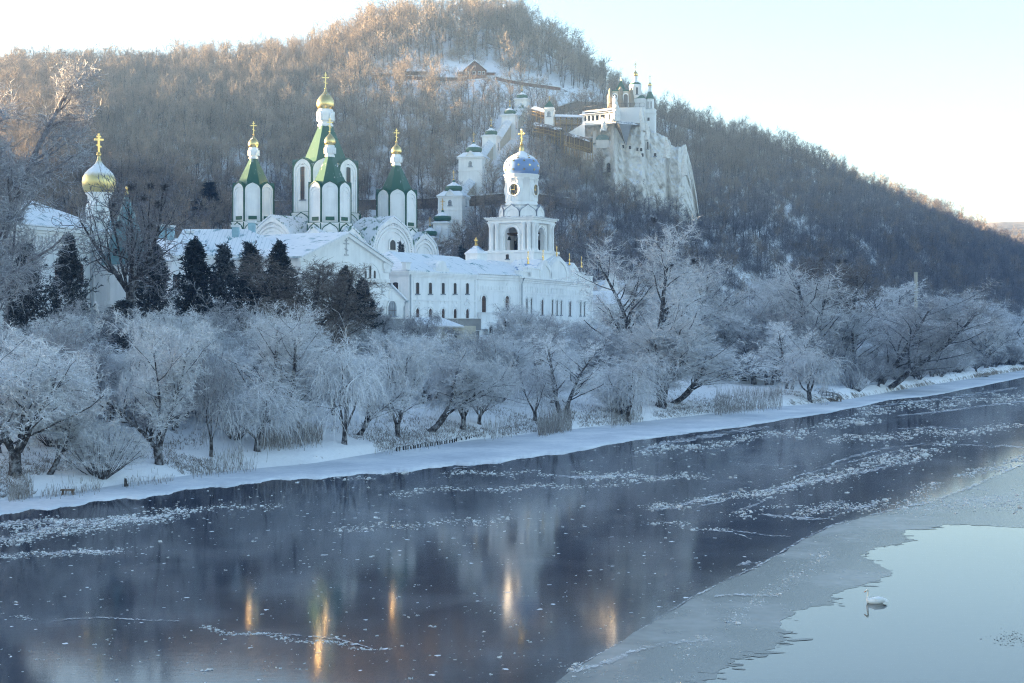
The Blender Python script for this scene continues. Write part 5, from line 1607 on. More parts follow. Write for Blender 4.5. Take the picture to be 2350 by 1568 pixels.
def cathedral():
    d = 345.0
    c = P(747, HY, d)
    rot = math.radians(7.5)
    r = empty('cathedral', (c.x, d, 0), rot, 'white cathedral with five green tented towers, golden onion domes and rounded gables', 'cathedral')
    z = lambda py: zpy(py, d)
    # main octagon
    R = 8.15
    o = octo_tier(r, 'main_tower', R, z(492), z(383), 1.2, 2.6, 0, windows=('big_slit', 3.0))
    MB().lathe([(R * .80, z(385)), (R * .72, z(376)), (5.3, z(366)), (1.85, z(291)), (1.7, z(290))], seg=8, phase=math.pi / 8, smooth=False).build('tent_roof', 'roof_green', o)
    n = MB()
    n.lathe([(1.75, z(292)), (1.95, z(288)), (1.6, z(284)), (1.6, z(281)), (1.85, z(276)), (1.9, z(262)), (1.75, z(258)), (1.85, z(253)), (1.7, z(251))], seg=16)
    for k in range(8):
        T = RZ(k * math.pi / 4) @ TR(0, -1.8, z(278))
        n.prism(arch_pts(1.3, 2.0, 6, .65, .35), -.28, .3, T=T)
        n.ring(arch_pts(1.25, 1.95, 6, .63, .3), arch_pts(.8, 1.4, 6, .4, 0), -.42, -.28, T=T)
    n.build('neck', 'plaster', o)
    gold_top(o, 2.15, z(253), z(207), z(164) - z(203), .2)
    # corner towers
    def corner(x, y, dz):
        t = octo_tier(r, 'corner_tower', 4.95, 37.6 + dz, 45.6 + dz, 1.2, 3.6, 0)
        Z = lambda q: q + dz
        MB().lathe([(4.3, Z(45.8)), (4.05, Z(46.9)), (1.0, Z(53.0)), (.95, Z(53.2))], seg=8, phase=math.pi / 8, smooth=False).build('tent_roof', 'roof_green', t)
        n = MB(); n.lathe([(1.1, Z(53.0)), (1.15, Z(53.3)), (.95, Z(53.6)), (1.15, Z(54.0)), (1.2, Z(55.0)), (1.05, Z(55.3)), (1.15, Z(55.6)), (.95, Z(55.8))], seg=16)
        for k in range(8):
            n.prism(arch_pts(.8, 1.25, 6, .4, .2), -.22, .2, T=RZ(k * math.pi / 4) @ TR(0, -1.1, Z(53.8)))
            n.ring(arch_pts(.78, 1.2, 6, .39, .18), arch_pts(.46, .85, 6, .23, 0), -.32, -.22, T=RZ(k * math.pi / 4) @ TR(0, -1.1, Z(53.8)))
        n.build('neck', 'plaster', t)
        gold_top(t, 1.3, Z(55.7), Z(58.6), 3.4, .15)
        t.location = (x, y, 0)
    corner(-17.2, 0.5, .4); corner(17.2, 0, -.8); corner(1.0, -17.2, -.9); corner(0, 17.2, 0)
    # body with rounded gables on the two visible sides and their mirror images
    b = MB()
    B = 18.0
    q = RZ(math.pi / 4) @ TR(0, 0, 0)
    ox = TR(1.7, 0, 0)
    b.box(-B, B, -B, B, 8, 30.0, T=ox @ q)
    b.build('body', 'plaster', r)
    up = MB(); up.box(-12.5, 12.5, -12.5, 12.5, 30, 34.2, T=ox @ q); up.build('upper_body', 'roof_green_snow', r)
    for k in range(4):
        Tk = ox @ RZ(math.pi / 4 + k * math.pi / 2) @ TR(0, -B, 0)
        for xx, rad, top, proud in ((0, 7.2, 38.6, 1.5), (-12.6, 4.6, 35.6, .3), (12.6, 4.6, 35.6, .3)):
            g = MB(); w2 = rad * 2
            zb = 12.0
            T = Tk @ TR(xx, -proud, zb)
            H = top - zb
            g.prism(arch_pts(w2, H - .9, 14, rad, .9), 0, proud + 1.0, T=T)
            g.ring(arch_pts(w2, H - .9, 14, rad, .85), arch_pts(w2 - 1.4, H - 1.6, 14, rad - .7, .3), -.55, 0, T=T)
            g.ring(arch_pts(w2 - 2.0, H - 2.0, 14, rad - 1.0, 0), arch_pts(w2 - 3.0, H - 2.5, 14, rad - 1.5, 0), -.38, 0, T=T)
            g.ring(arch_pts(w2 - 3.6, H - 2.9, 14, rad - 1.8, 0), arch_pts(w2 - 4.6, H - 3.4, 14, rad - 2.3, 0), -.25, 0, T=T)
            nd = int(rad * 5)
            for i in range(nd + 1):
                a = math.pi * i / nd
                g.box(-.16, .16, -.1, 0, -.16, .16, T=T @ TR(math.cos(a) * (rad - .88), -.38, H - .9 - rad + math.sin(a) * (rad - .88)))
            ob = g.build('rounded_gable', 'plaster', r)
            vr = MB()
            vr.prism(arch_pts(w2 + .5, H - .55, 14, rad + .25, .95), -.7, -.55, T=T)
            vr.ring(arch_pts(w2 + .5, H - .55, 14, rad + .25, .95), arch_pts(w2 - .05, H - .87, 14, rad, .88), -.75, 9.0 if rad > 5 else 6.0, T=T)
            vr2 = MB(); vr2.ring(arch_pts(w2 + .5, H - .55, 14, rad + .25, .95), arch_pts(w2 - .05, H - .87, 14, rad, .88), -.75, 9.5 if rad > 5 else 6.5, T=T)
            vr2.build('vault_roof', 'roof_green_snow', ob)
            T2 = T
            p = (T @ TR(0, -.02, H - 7.6 if rad > 5 else H - 8.4))
            wq = MB(); wq.ring(arch_pts(2.8, 2.8, 8), arch_pts(2.0, 2.3, 8), -.25, 0, T=p); wq.prism(arch_pts(2.0, 2.3, 8), -.1, 0, 1, T=p)
            wq.build('lunette', ['plaster', 'glass'], ob)
cathedral()

# ------------------------------------------------------------------ gabled hall with side aisle, long house, west church
def gabled_hall():
    phi = math.radians(60)
    K = Vector((-33.4, 225.0)); fa = Facade(K, phi); L = 24.2
    c6 = lambda x, y: ((1100 + x * .3188) / 1.743, (900 + y * .3188) / 1.743)
    r = empty('gabled_hall', (K.x, K.y, 0), phi, 'white hall with broad gable, relief cross and triple slit windows', 'house')
    ze = 24.4; za = zpy(536, 236)
    w = MB()
    w.prism([(0, 8), (L, 8), (L, ze), (L / 2, za - .3), (0, ze)], 0, 42)
    x, zs = fa.at(*c6(1290, 745)); w.box(0, L, -.15, 0, zs - .12, zs + .12)
    _, zs2 = fa.at(*c6(1290, 685)); w.box(0, L, -.2, 0, zs2 - .5, zs2 + .15)
    for k in range(60):
        w.box(.1 + k * .4, .3 + k * .4, -.28, -.2, zs2 - .4, zs2 + .05)
    _, zs3 = fa.at(*c6(1290, 940)); w.box(0, L, -.18, 0, zs3 - .15, zs3 + .15)
    w.box(L - 1.9, L + .35, -.35, 0, ze - 1.2, ze - .15); w.box(L - 1.6, L + .2, -.25, 0, ze - 1.8, ze - 1.2)
    for xc in (fa.at(*c6(1195, 600))[0], fa.at(*c6(905, 600))[0], fa.at(*c6(600, 600))[0]):
        _, zb = fa.at(*c6(1195, 660)); _, zt = fa.at(*c6(1195, 470))
        hh = zt - zb
        w.ring([(p + xc, q + zb) for p, q in arch_pts(5.9, hh, 12)], [(p + xc, q + zb) for p, q in arch_pts(5.5, hh - .2, 12)], -.12, 0)
    w.build('wall', 'plaster', r)
    for g in (1190, 900, 600):
        for dx, key, py in ((-57, 'slit', 735), (0, 'slit_tall', 735), (57, 'slit', 735)):
            x, zz = fa.at(*c6(g + dx * (1 if g > 1000 else 1.08), py)); win(r, key, x, zz)
    x, zz = fa.at(*c6(1222, 1138)); win(r, 'low', x, zz)
    for px, py, s in ((893, 375, 2.9), (1340, 868, 2.2)):
        x, zz = fa.at(*c6(px, py))
        m = MB(); t = .09 * s / 2.4
        m.box(-t, t, -.12, 0, 0, s); m.box(-s * .24, s * .24, -.12, 0, s * .6, s * .6 + 2 * t); m.box(-s * .14, s * .14, -.12, 0, s * .78, s * .78 + 1.5 * t)
        m.box(-s * .16, s * .16, -.12, 0, -t, t, T=TR(0, 0, s * .3) @ Matrix.Rotation(.4, 4, 'Y')); m.box(-s * .2, s * .2, -.14, 0, -.12, .06)
        m.build('relief_cross', 'plaster_grey', r, (x, 0, zz))
    ro = MB()
    o = .7
    sl = (za - ze) / (L / 2)
    for sgn in (1, -1):
        e = (L / 2 + sgn * (L / 2 + o), ze - sl * o)
        a = (L / 2, za)
        ro.add([(a[0], -o, a[1]), (e[0], -o, e[1]), (e[0], 42, e[1]), (a[0], 42, a[1]), (a[0], -o, a[1] + .28), (e[0], -o, e[1] + .28), (e[0], 42, e[1] + .28), (a[0], 42, a[1] + .28)],
               [(0, 1, 2, 3), (7, 6, 5, 4), (0, 4, 5, 1), (1, 5, 6, 2), (3, 2, 6, 7)])
        ro.add([(a[0], -.45, a[1] - .02), (e[0], -.45, e[1] - .02), (e[0], -.45, e[1] - .6), (a[0], -.45, a[1] - .6), (a[0], 0, a[1] - .02), (e[0], 0, e[1] - .02), (e[0], 0, e[1] - .6), (a[0], 0, a[1] - .6)],
               [(0, 1, 2, 3), (3, 2, 6, 7), (0, 3, 7, 4), (1, 5, 6, 2)], 1)
    ro.build('roof', ['roof_teal', 'plaster'], r)
    # aisle with half roof, round window and door
    an = MB(); L2 = 4.6
    zt = fa.at(*c6(1390, 755))[1]; zl = fa.at(*c6(1615, 940))[1]
    an.prism([(L, 8), (L + L2, 8), (L + L2, zl), (L, zt)], -.12, 4)
    an.box(L, L + L2, -.26, -.12, zl - .3, zl - .05)
    ob = an.build('side_aisle', 'plaster', r)
    MB().add([(L - .1, -.6, zt + .1), (L + L2 + .7, -.6, zl - .5), (L + L2 + .7, 4, zl - .5), (L - .1, 4, zt + .1), (L - .1, -.6, zt + .4), (L + L2 + .7, -.6, zl - .2), (L + L2 + .7, 4, zl - .2), (L - .1, 4, zt + .4)],
             [(3, 2, 1, 0), (4, 5, 6, 7), (0, 1, 5, 4), (1, 2, 6, 5), (2, 3, 7, 6)]).build('half_roof', 'roof_teal', ob)
    x, zz = fa.at(*c6(1460, 1143)); win(ob, 'round', x, zz, -.12)
    d = MB(); d.tube([(L + L2 + .2, -.3, zl - .4), (L + L2 - .2, -.25, zl - 1.3), (L + L2 - .2, -.25, 8)], .1, 6); d.build('downpipe', 'pipe', r)
gabled_hall()
def long_house():
    x0, z0 = P(395, 600, 232), 8
    K = Vector(((395 - CX) / F * 232, 232.0))
    fa = Facade(K, 0.0)
    r = empty('long_house', (K.x, K.y, 0), 0, 'long white house with wide snow covered hipped roof, dormer and blue chimneys', 'house')
    ze = zpy(588, 232); L = fa.at(690, 600)[0]; Dp = 15
    w = MB(); w.box(0, L, 0, Dp, z0, ze)
    for k in range(3):
        w.box(-.1 * (k + 1), L + .1 * (k + 1), -.12 * (k + 1), 0, ze - .9 + .3 * k, ze - .606 + .3 * k)
    for px in (430, 448, 505, 600):
        x = fa.at(px, 640)[0]; w.box(x - .35, x + .35, -.15, 0, z0, ze - .9)
    w.build('wall', 'plaster', r)
    for px in (405, 470, 490, 548, 612, 655):
        x, zz = fa.at(px, 660); win(r, 'upper', x, zz)
        x, zz = fa.at(px, 740); win(r, 'arch', x, zz)
    rx, rz_ = fa.at(566, 526, Dp / 2)
    ro = MB(); hip(ro, 0, L, 0, Dp, ze, rz_, .5, L - rx + .4)
    ro.build('roof', 'roof_teal', r)
    x, zz = fa.at(457, 560, 3.2)
    m = MB(); m.prism(arch_pts(2.6, 1.5, 8), -2.2, 3.0, 0); m.prism(arch_pts(2.0, 1.2, 8), -2.25, -2.2, 1)
    m.ring(arch_pts(2.6, 1.5, 8), arch_pts(2.0, 1.2, 8), -2.4, -2.2, 2)
    m.build('dormer', ['roof_teal', 'dark', 'teal'], r, (x, 2.2, ze + 2.2 * (rz_ - ze) / 7.95 - .1))
    for px, yt, yb, off in ((541, 518, 543, 5.5), (578, 508, 525, 9), (437, 532, 552, 6.5), (392, 519, 535, 8), (370, 516, 530, 8)):
        x, zt = fa.at(px, yt, off); _, zb = fa.at(px, yb, off)
        m = MB(); m.box(-.55, .55, -.55, .55, -1.2, zt - zb); m.box(-.7, .7, -.7, .7, zt - zb - .3, zt - zb + .1, 1)
        m.build('chimney', ['teal_pale', 'ledge'], r, (x, off, zb))
simple('teal_pale', (0.30, 0.46, 0.52), 0.6)
long_house()
def west_church():
    phi = math.radians(66)
    K = Vector((-67.4, 205.0)); fa = Facade(K, phi); L = 14.4
    r = empty('west_church', (K.x, K.y, 0), phi, 'white church with dentil cornice and snowy roof behind the huge poplars', 'church')
    ze = zpy(522, 205)
    w = MB(); x0 = -16
    w.box(x0, L, 0, 16, 8, ze)
    for k, (a, b, o) in enumerate(((3.2, 2.9, .15), (1.3, .9, .3), (.9, .5, .5), (.5, .05, .8))):
        w.box(x0, L + o, -o, 16, ze - a, ze - b - .003)
    for k in range(44):
        w.box(x0 + .3 + k * .68, x0 + .65 + k * .68, -.42, -.02, ze - 2.1, ze - 1.31)
        w.box(x0 + .3 + k * .68, x0 + .5 + k * .68, -.24, -.02, ze - 2.9, ze - 2.3)
    w.box(L - 4.2, L + .05, -.3, 0, 8, ze - 1.35); w.box(L - 4.4, L + .1, -.42, 0, ze - 8.4, ze - 8.0); w.box(x0, L, -.25, 0, ze - 12.6, ze - 12.2)
    for k in range(12):
        w.box(L - 3.6, L - .5, -.36, -.3, 9 + k * .9, 9.7 + k * .9)
    w.build('wall', 'plaster', r)
    for px, py in ((183, 648), (132, 648)):
        x, zz = fa.at(px, py); win(r, 'brown', x, zz)
    for x in (-7, -12):
        win(r, 'brown', x, fa.at(183, 648)[1])
    for x in (-12, -7, -2.5, 4.0):
        win(r, 'brown', x, 11.5)
    ro = MB(); hip(ro, x0, L, 0, 16, ze, ze + 4.6, 3, 9, over=.9)
    ro.build('roof', 'roof_teal', r)
    d = MB(); d.tube([(L - 4.6, -.5, ze - .8), (L - 4.6, -.3, ze - 1.8), (L - 4.6, -.28, 8)], .17, 8); d.build('downpipe', 'pipe', r)
    # attic pedestal over the corner
    m = MB(); m.box(L - 4.8, L - 1.2, -.5, 1.6, ze + .1, ze + 1.5); m.prism([(p + L - 3, q + ze + 1.5) for p, q in arch_pts(2.6, 3.2, 8)], -.35, 1.2); m.box(L - 5, L - 1, -.65, 1.75, ze + 1.5, ze + 1.8)
    m.build('attic_pedestal', 'plaster', r)
    for px, yt in ((97, 482),):
        q = P(px, 505, 214); m = MB(); m.box(-.7, .7, -.7, .7, -2, zpy(yt, 214) - q.z); m.box(-.85, .85, -.85, .85, zpy(yt, 214) - q.z - .3, zpy(yt, 214) - q.z)
        o = m.build('chimney', 'plaster', r); o.matrix_parent_inverse = Matrix.Identity(4)
        inv = Matrix.Translation((K.x, K.y, 0)) @ RZ(phi); o.location = inv.inverted() @ q
    dd = 236.0
    c = P(227, HY, dd); z = lambda py: zpy(py, dd)
    t = empty('domed_tower', (c.x, dd, 0), math.radians(20), 'round white church tower with wide golden onion dome dusted with snow', 'tower')
    m = MB(); m.lathe([(2.9, 20), (2.9, z(522)), (2.8, z(520)), (2.5, z(508)), (2.05, z(506)), (1.75, z(496)), (1.6, z(494)), (1.6, z(456)), (1.8, z(453)), (1.85, z(449)), (2.15, z(446)), (2.2, z(443)), (2.0, z(442))], seg=24)
    for k in range(8):
        m.box(-.3, .3, -.2, .2, z(494), z(452), T=RZ(k * math.pi / 4) @ TR(0, -1.6, 0))
    m.build('drum', 'plaster', t)
    for k in range(8):
        a = k * math.pi / 4 + math.pi / 8
        win(t, 'slit', math.sin(a) * 1.53, z(488), -math.cos(a) * 1.53, a)
    MB().lathe([(3.0, z(528)), (3.0, z(512)), (3.1, z(511)), (2.6, z(508))], seg=24).build('collar', 'teal_pale', t)
    MB().lathe([(2.1, z(444)), (2.45, z(438)), (2.68, z(428)), (2.72, z(418)), (2.6, z(408)), (2.25, z(398)), (1.7, z(390)), (1.1, z(383)), (.62, z(376)), (.34, z(368)), (.2, z(359))], seg=28).build('dome', 'dome_gold_snow', t)
    MB().lathe([(.2, z(359)), (.38, z(357)), (.42, z(354)), (.2, z(351.5)), (.12, z(350))], seg=12).build('finial', 'gold', t)
    cross_mesh(z(307) - z(354), .16).build('cross', 'gold', t, (0, 0, z(354)))
    # teal tented porch tower
    dd = 214.0
    c = P(291, HY, dd); z = lambda py: zpy(py, dd)
    t = empty('tented_tower', (c.x, dd, 0), math.radians(30), 'grey walled entrance tower under a tall teal tented roof behind the bare tree', 'tower')
    m = MB(); m.lathe([(3.0, 8), (3.0, z(606))], seg=8, phase=math.pi / 8, smooth=False)
    m.lathe([(3.25, z(622)), (3.25, z(612)), (3.5, z(606))], seg=8, phase=math.pi / 8, smooth=False)
    for yy in (700, 735):
        m.lathe([(3.3, z(yy)), (3.3, z(yy) + .5)], seg=8, phase=math.pi / 8, smooth=False)
    m.build('wall', 'plaster', t)
    MB().lathe([(3.75, z(609)), (3.7, z(605)), (3.3, z(590)), (.35, z(452)), (.1, z(448))], seg=8, phase=math.pi / 8, smooth=False).build('tent_roof', 'roof_teal_bare', t)
    m = MB()
    for k in (0, 2, 5, 7):
        T = RZ(k * math.pi / 4 - math.pi / 8 + math.pi / 8) @ TR(0, -3.05, z(592))
        m.prism([(-.55, 0), (.55, 0), (.55, 1.3), (0, 2.0), (-.55, 1.3)], -.2, 1.4, T=T); m.box(-.35, .35, -.23, -.2, .15, 1.2, 1, T=T)
    m.build('dormer', ['teal', 'dark'], t)
    MB().lathe([(.14, z(450)), (.3, z(447)), (.32, z(444)), (.1, z(440)), (.16, z(437)), (.22, z(432)), (.1, z(428))], seg=10).build('finial', 'gold', t)
west_church()
# ------------------------------------------------------------------ covered stair up the hill
def s3(x, y):
    return 946.6 + x * .2415, 195 + y * .2415
def stair():
    rot = math.radians(-15)
    # dome centre, dome half width, dome top, dome bottom, cross top, body width, eave, base, big body (width, top, string, base) in survey units
    rows = [(166, 69, 1352, 1432, 1262, 150, 1452, 1560, None, 'lowest stair pavilion with flat green dome just above the cathedral gable'),
            (286, 86, 1205, 1292, 1090, 178, 1312, 1430, None, 'second lowest stair pavilion under a snow capped green dome'),
            (392, 83, 920, 1010, 820, 190, 1040, 1060, (292, 1068, 1195, 1330), 'broad white stair pavilion with pediment and grilled window by the old wall'),
            (583, 79, 555, 642, 460, 190, 675, 700, (285, 700, 826, 960), 'broad white stair pavilion with two storeys, next above the one by the old wall'),
            (748, 59, 405, 477, 330, 172, 490, 660, None, 'narrow stair pavilion between two long snowy stair roofs beside the bell tower cross'),
            (926, 56, 215, 279, 150, 158, 292, 470, None, 'stair pavilion just below the green roofed stair flight'),
            (1042, 54, 68, 131, 10, 142, 140, 330, None, 'topmost stair pavilion beside the open snowfield')]
    pos = []
    for i, (cx, hw, dt, db, ct, bw, ev, base, big, label) in enumerate(rows):
        px, py = s3(cx, big[3] if big else base)
        g = ground_hit(px, py + 4, 360, 560)
        d = g.y
        z = lambda q: zpy(s3(0, q)[1], d)
        m = .2415 / F * d
        t = empty('stair_pavilion', (g.x, d, 0), rot, label, 'pavilion', 'pavilions of the covered hill stair')
        s = bw * m / 1.224 / 2
        w = MB()
        zb = g.z - 3
        if big:
            S = big[0] * m / 1.224 / 2
            w.box(-S, S, -S, S, zb, z(big[1])); w.box(-S - .15, S + .15, -S - .15, S + .15, z(big[2]) - .15, z(big[2]) + .15)
            w.box(-S - .25, S + .25, -S - .25, S + .25, z(big[1]) - .45, z(big[1]) - .002)
            for sx in (-1, 1):
                w.box(sx * (S - .4) - .35, sx * (S - .4) + .35, -S - .12, -S, z(big[2]) + .15, z(big[1]) - .45)
            w.prism([(-S * .45, 0), (S * .45, 0), (0, 1.7)], -S - .3, -S + 2.5, T=TR(0, 0, z(big[1])))
            zb = z(big[1]) - .1
        w.box(-s, s, -s, s, zb, z(ev)); w.box(-s - .2, s + .2, -s - .2, s + .2, z(ev) - .5, z(ev) - .25)
        w.box(-s - .4, s + .4, -s - .4, s + .4, z(ev) - .25, z(ev))
        w.build('wall', 'plaster', t)
        if big:
            rf = MB()
            rf.lathe([((S + .45) * 1.414, z(big[1])), ((S + .45) * 1.414, z(big[1]) + .15), (s * 1.42, z(big[1]) + 1.6)], seg=4, phase=math.pi / 4, smooth=False)
            rf.ring([(-S * .5, -.1), (0, 1.85), (S * .5, -.1)], [(-S * .45, -.1), (0, 1.65), (S * .45, -.1)], -S - .45, -S + 2.5, T=TR(0, 0, z(big[1]) + .1))
            rf.build('roof', 'roof_stair', t)
            win(t, 'small', 0, z(big[2]) + 1.2, -S)
            win(t, 'slit', S, z(big[2]) + 1.2, 0, math.pi / 2)
        else:
            win(t, 'slit', s, z(ev) - 4.2, 0, math.pi / 2)
        R = hw * m; h = z(dt) - z(db)
        MB().lathe([((s + .42) * 1.414, z(ev)), (R * .9, z(ev) + .45)], seg=4, phase=math.pi / 4, smooth=False).build('eave_roof', 'roof_stair', t)
        MB().lathe([(R * .86, z(db)), (R * .97, z(db) + h * .12), (R, z(db) + h * .28), (R * .96, z(db) + h * .45), (R * .78, z(db) + h * .6), (R * .48, z(db) + h * .74), (R * .25, z(db) + h * .88), (R * .16, z(dt)), (R * .05, z(dt) + h * .25)], seg=24).build('dome', 'dome_green', t)
        ch = max(1.4, z(ct) - z(dt) - h * .2)
        cr = MB(); cr.lathe([(.12, 0), (.3, .2), (.3, .35), (.1, .55)], seg=8); cr.build('finial', 'gold', t, (0, 0, z(dt) + h * .1))
        cross_mesh(ch, .07).build('cross', 'gold_old', t, (0, 0, z(dt) + h * .2 + .3))
        pos.append((Vector((g.x, d, g.z)), big[0] * m / 1.224 / 2 if big else s, s))
    for i in range(len(pos) - 1):
        (a, sa, na), (b, sb, nb) = pos[i], pos[i + 1]
        d = b - a; pl = Vector((d.x, d.y, 0)); Lh = pl.length; pl.normalize()
        side = Vector((pl.y, -pl.x, 0))
        w = min(na, nb) * .62
        st = a + d * (na / Lh) ; en = b - d * (min(.9, sb / Lh))
        lo_, up_ = ((1445, 1312), (1298, 1200), (1035, 880), (680, 515), (500, 318), (325, 165))[i]
        top0 = zpy(s3(0, lo_)[1], st.y) - w * .75 - .3; top1 = zpy(s3(0, up_)[1], en.y) - w * .75 - .3
        m = MB(); r = MB()
        n = 9
        def sec(p, zt):
            return [p - side * w + Vector((0, 0, -3)), p + side * w + Vector((0, 0, -3)), Vector((p.x + side.x * w, p.y + side.y * w, zt)), Vector((p.x, p.y, zt + w * .75)), Vector((p.x - side.x * w, p.y - side.y * w, zt))]
        A, B_ = sec(st, top0), sec(en, top1)
        m.add(A + B_, [(0, 1, 2, 3, 4), (9, 8, 7, 6, 5), (1, 6, 7, 2), (0, 4, 9, 5)])
        lb = 'snow roofed covered stair flight climbing from ' + ('the lowest pavilion', 'the second pavilion', 'the broad pavilion by the old wall', 'the broad two storeyed pavilion', 'the narrow pavilion', 'the pavilion under the top one')[i]
        if i == 5: lb = 'bare green roofed covered stair flight below the topmost pavilion'
        t = m.build('covered_stair', 'plaster_cream'); tag(t, lb, 'stairway', 'flights of the covered hill stair')
        for k in range(n):                                   # stepped roof sheets
            f0, f1 = k / n, (k + 1) / n
            p0, p1 = st.lerp(en, f0), st.lerp(en, f1 + .02)
            z0, z1 = lerp(top0, top1, f0) + .30 - .02 * 1, lerp(top0, top1, f1) + .12
            for sg in (1, -1):
                q = side * (w + .45) * sg
                v = [Vector((p0.x, p0.y, z0 + w * .75)), Vector((p0.x + q.x, p0.y + q.y, z0 - .3)), Vector((p1.x + q.x, p1.y + q.y, z1 - .3)), Vector((p1.x, p1.y, z1 + w * .75))]
                r.add(v + [x - Vector((0, 0, .16)) for x in v], [(0, 1, 2, 3), (7, 6, 5, 4), (0, 4, 5, 1), (1, 5, 6, 2), (2, 6, 7, 3)])
        r.build('roof', 'roof_green_snow' if i == 5 else 'roof_stair', t)
        KEEP_OUT.append((*(a.xy), sa * 1.4)); KEEP_OUT.append((*(b.xy), sb * 1.4))
        for f in (0, .2, .4, .6, .8):
            q = a.lerp(b, f)
            for dy in (5, 9, 13):
                KEEP_OUT.append((q.x * (1 - dy / q.y), q.y - dy, 3.6))
        for f in (.2, .4, .6, .8):
            q = a.lerp(b, f); KEEP_OUT.append((q.x, q.y, w + .8))
simple('gold_old', (0.55, 0.38, 0.15), 0.35, 1.0, 0.1, 2.0)
KEEP_OUT = []
stair()

# ------------------------------------------------------------------ chalk rock and the church on it
def k2(x, y):
    return 1233.5 + x * .2049, 137.7 + y * .2049
ROCK_TOP = [(1296, 318), (1301, 306), (1320, 294), (1342, 281), (1377, 278), (1402, 280), (1404, 248), (1407, 226), (1412, 219), (1418, 235), (1421, 262), (1435, 266), (1451, 266), (1468, 255), (1473, 247), (1479, 249), (1482, 270), (1487, 297), (1506, 304), (1520, 311), (1528, 314), (1537, 321), (1541, 334), (1553, 336), (1561, 337), (1570, 329), (1576, 338), (1582, 359), (1588, 384), (1594, 412), (1598, 439), (1602, 470), (1606, 500)]
def rock_front(u, v):
    """depth of the rock face at photo column u and height fraction v"""
    u = np.asarray(u, float); v = np.asarray(v, float)
    d = 428 + 10 * ((u - 1440) / 160.0) ** 2 + 7.5 * v
    d = d + np.where(u < 1350, (1350 - u) * .10, 0)
    x = (u - CX) / F * d
    h = v * 36.0
    d = d + 2.2 * fbm(x, h * .6, 8.0, 2.0) + 1.9 * np.abs(fbm(x + .3 * h, h * .8, 4.6, 7.0)) + 1.3 * np.abs(fbm(x - .2 * h, h, 2.3, 1.0)) + .7 * fbm(x, h * 1.1, 1.2, 4.0)
    for c, w_, a in ((1437, 7, 2.0), (1481, 6, 1.6), (1533, 5, 2.6), (1390, 6, 1.0), (1560, 9, -1.6), (1410, 7, -2.0), (1475, 7, -1.2)):
        d = d + a * np.exp(-((u - c + 6 * (v - .5)) / w_) ** 2)
    return d
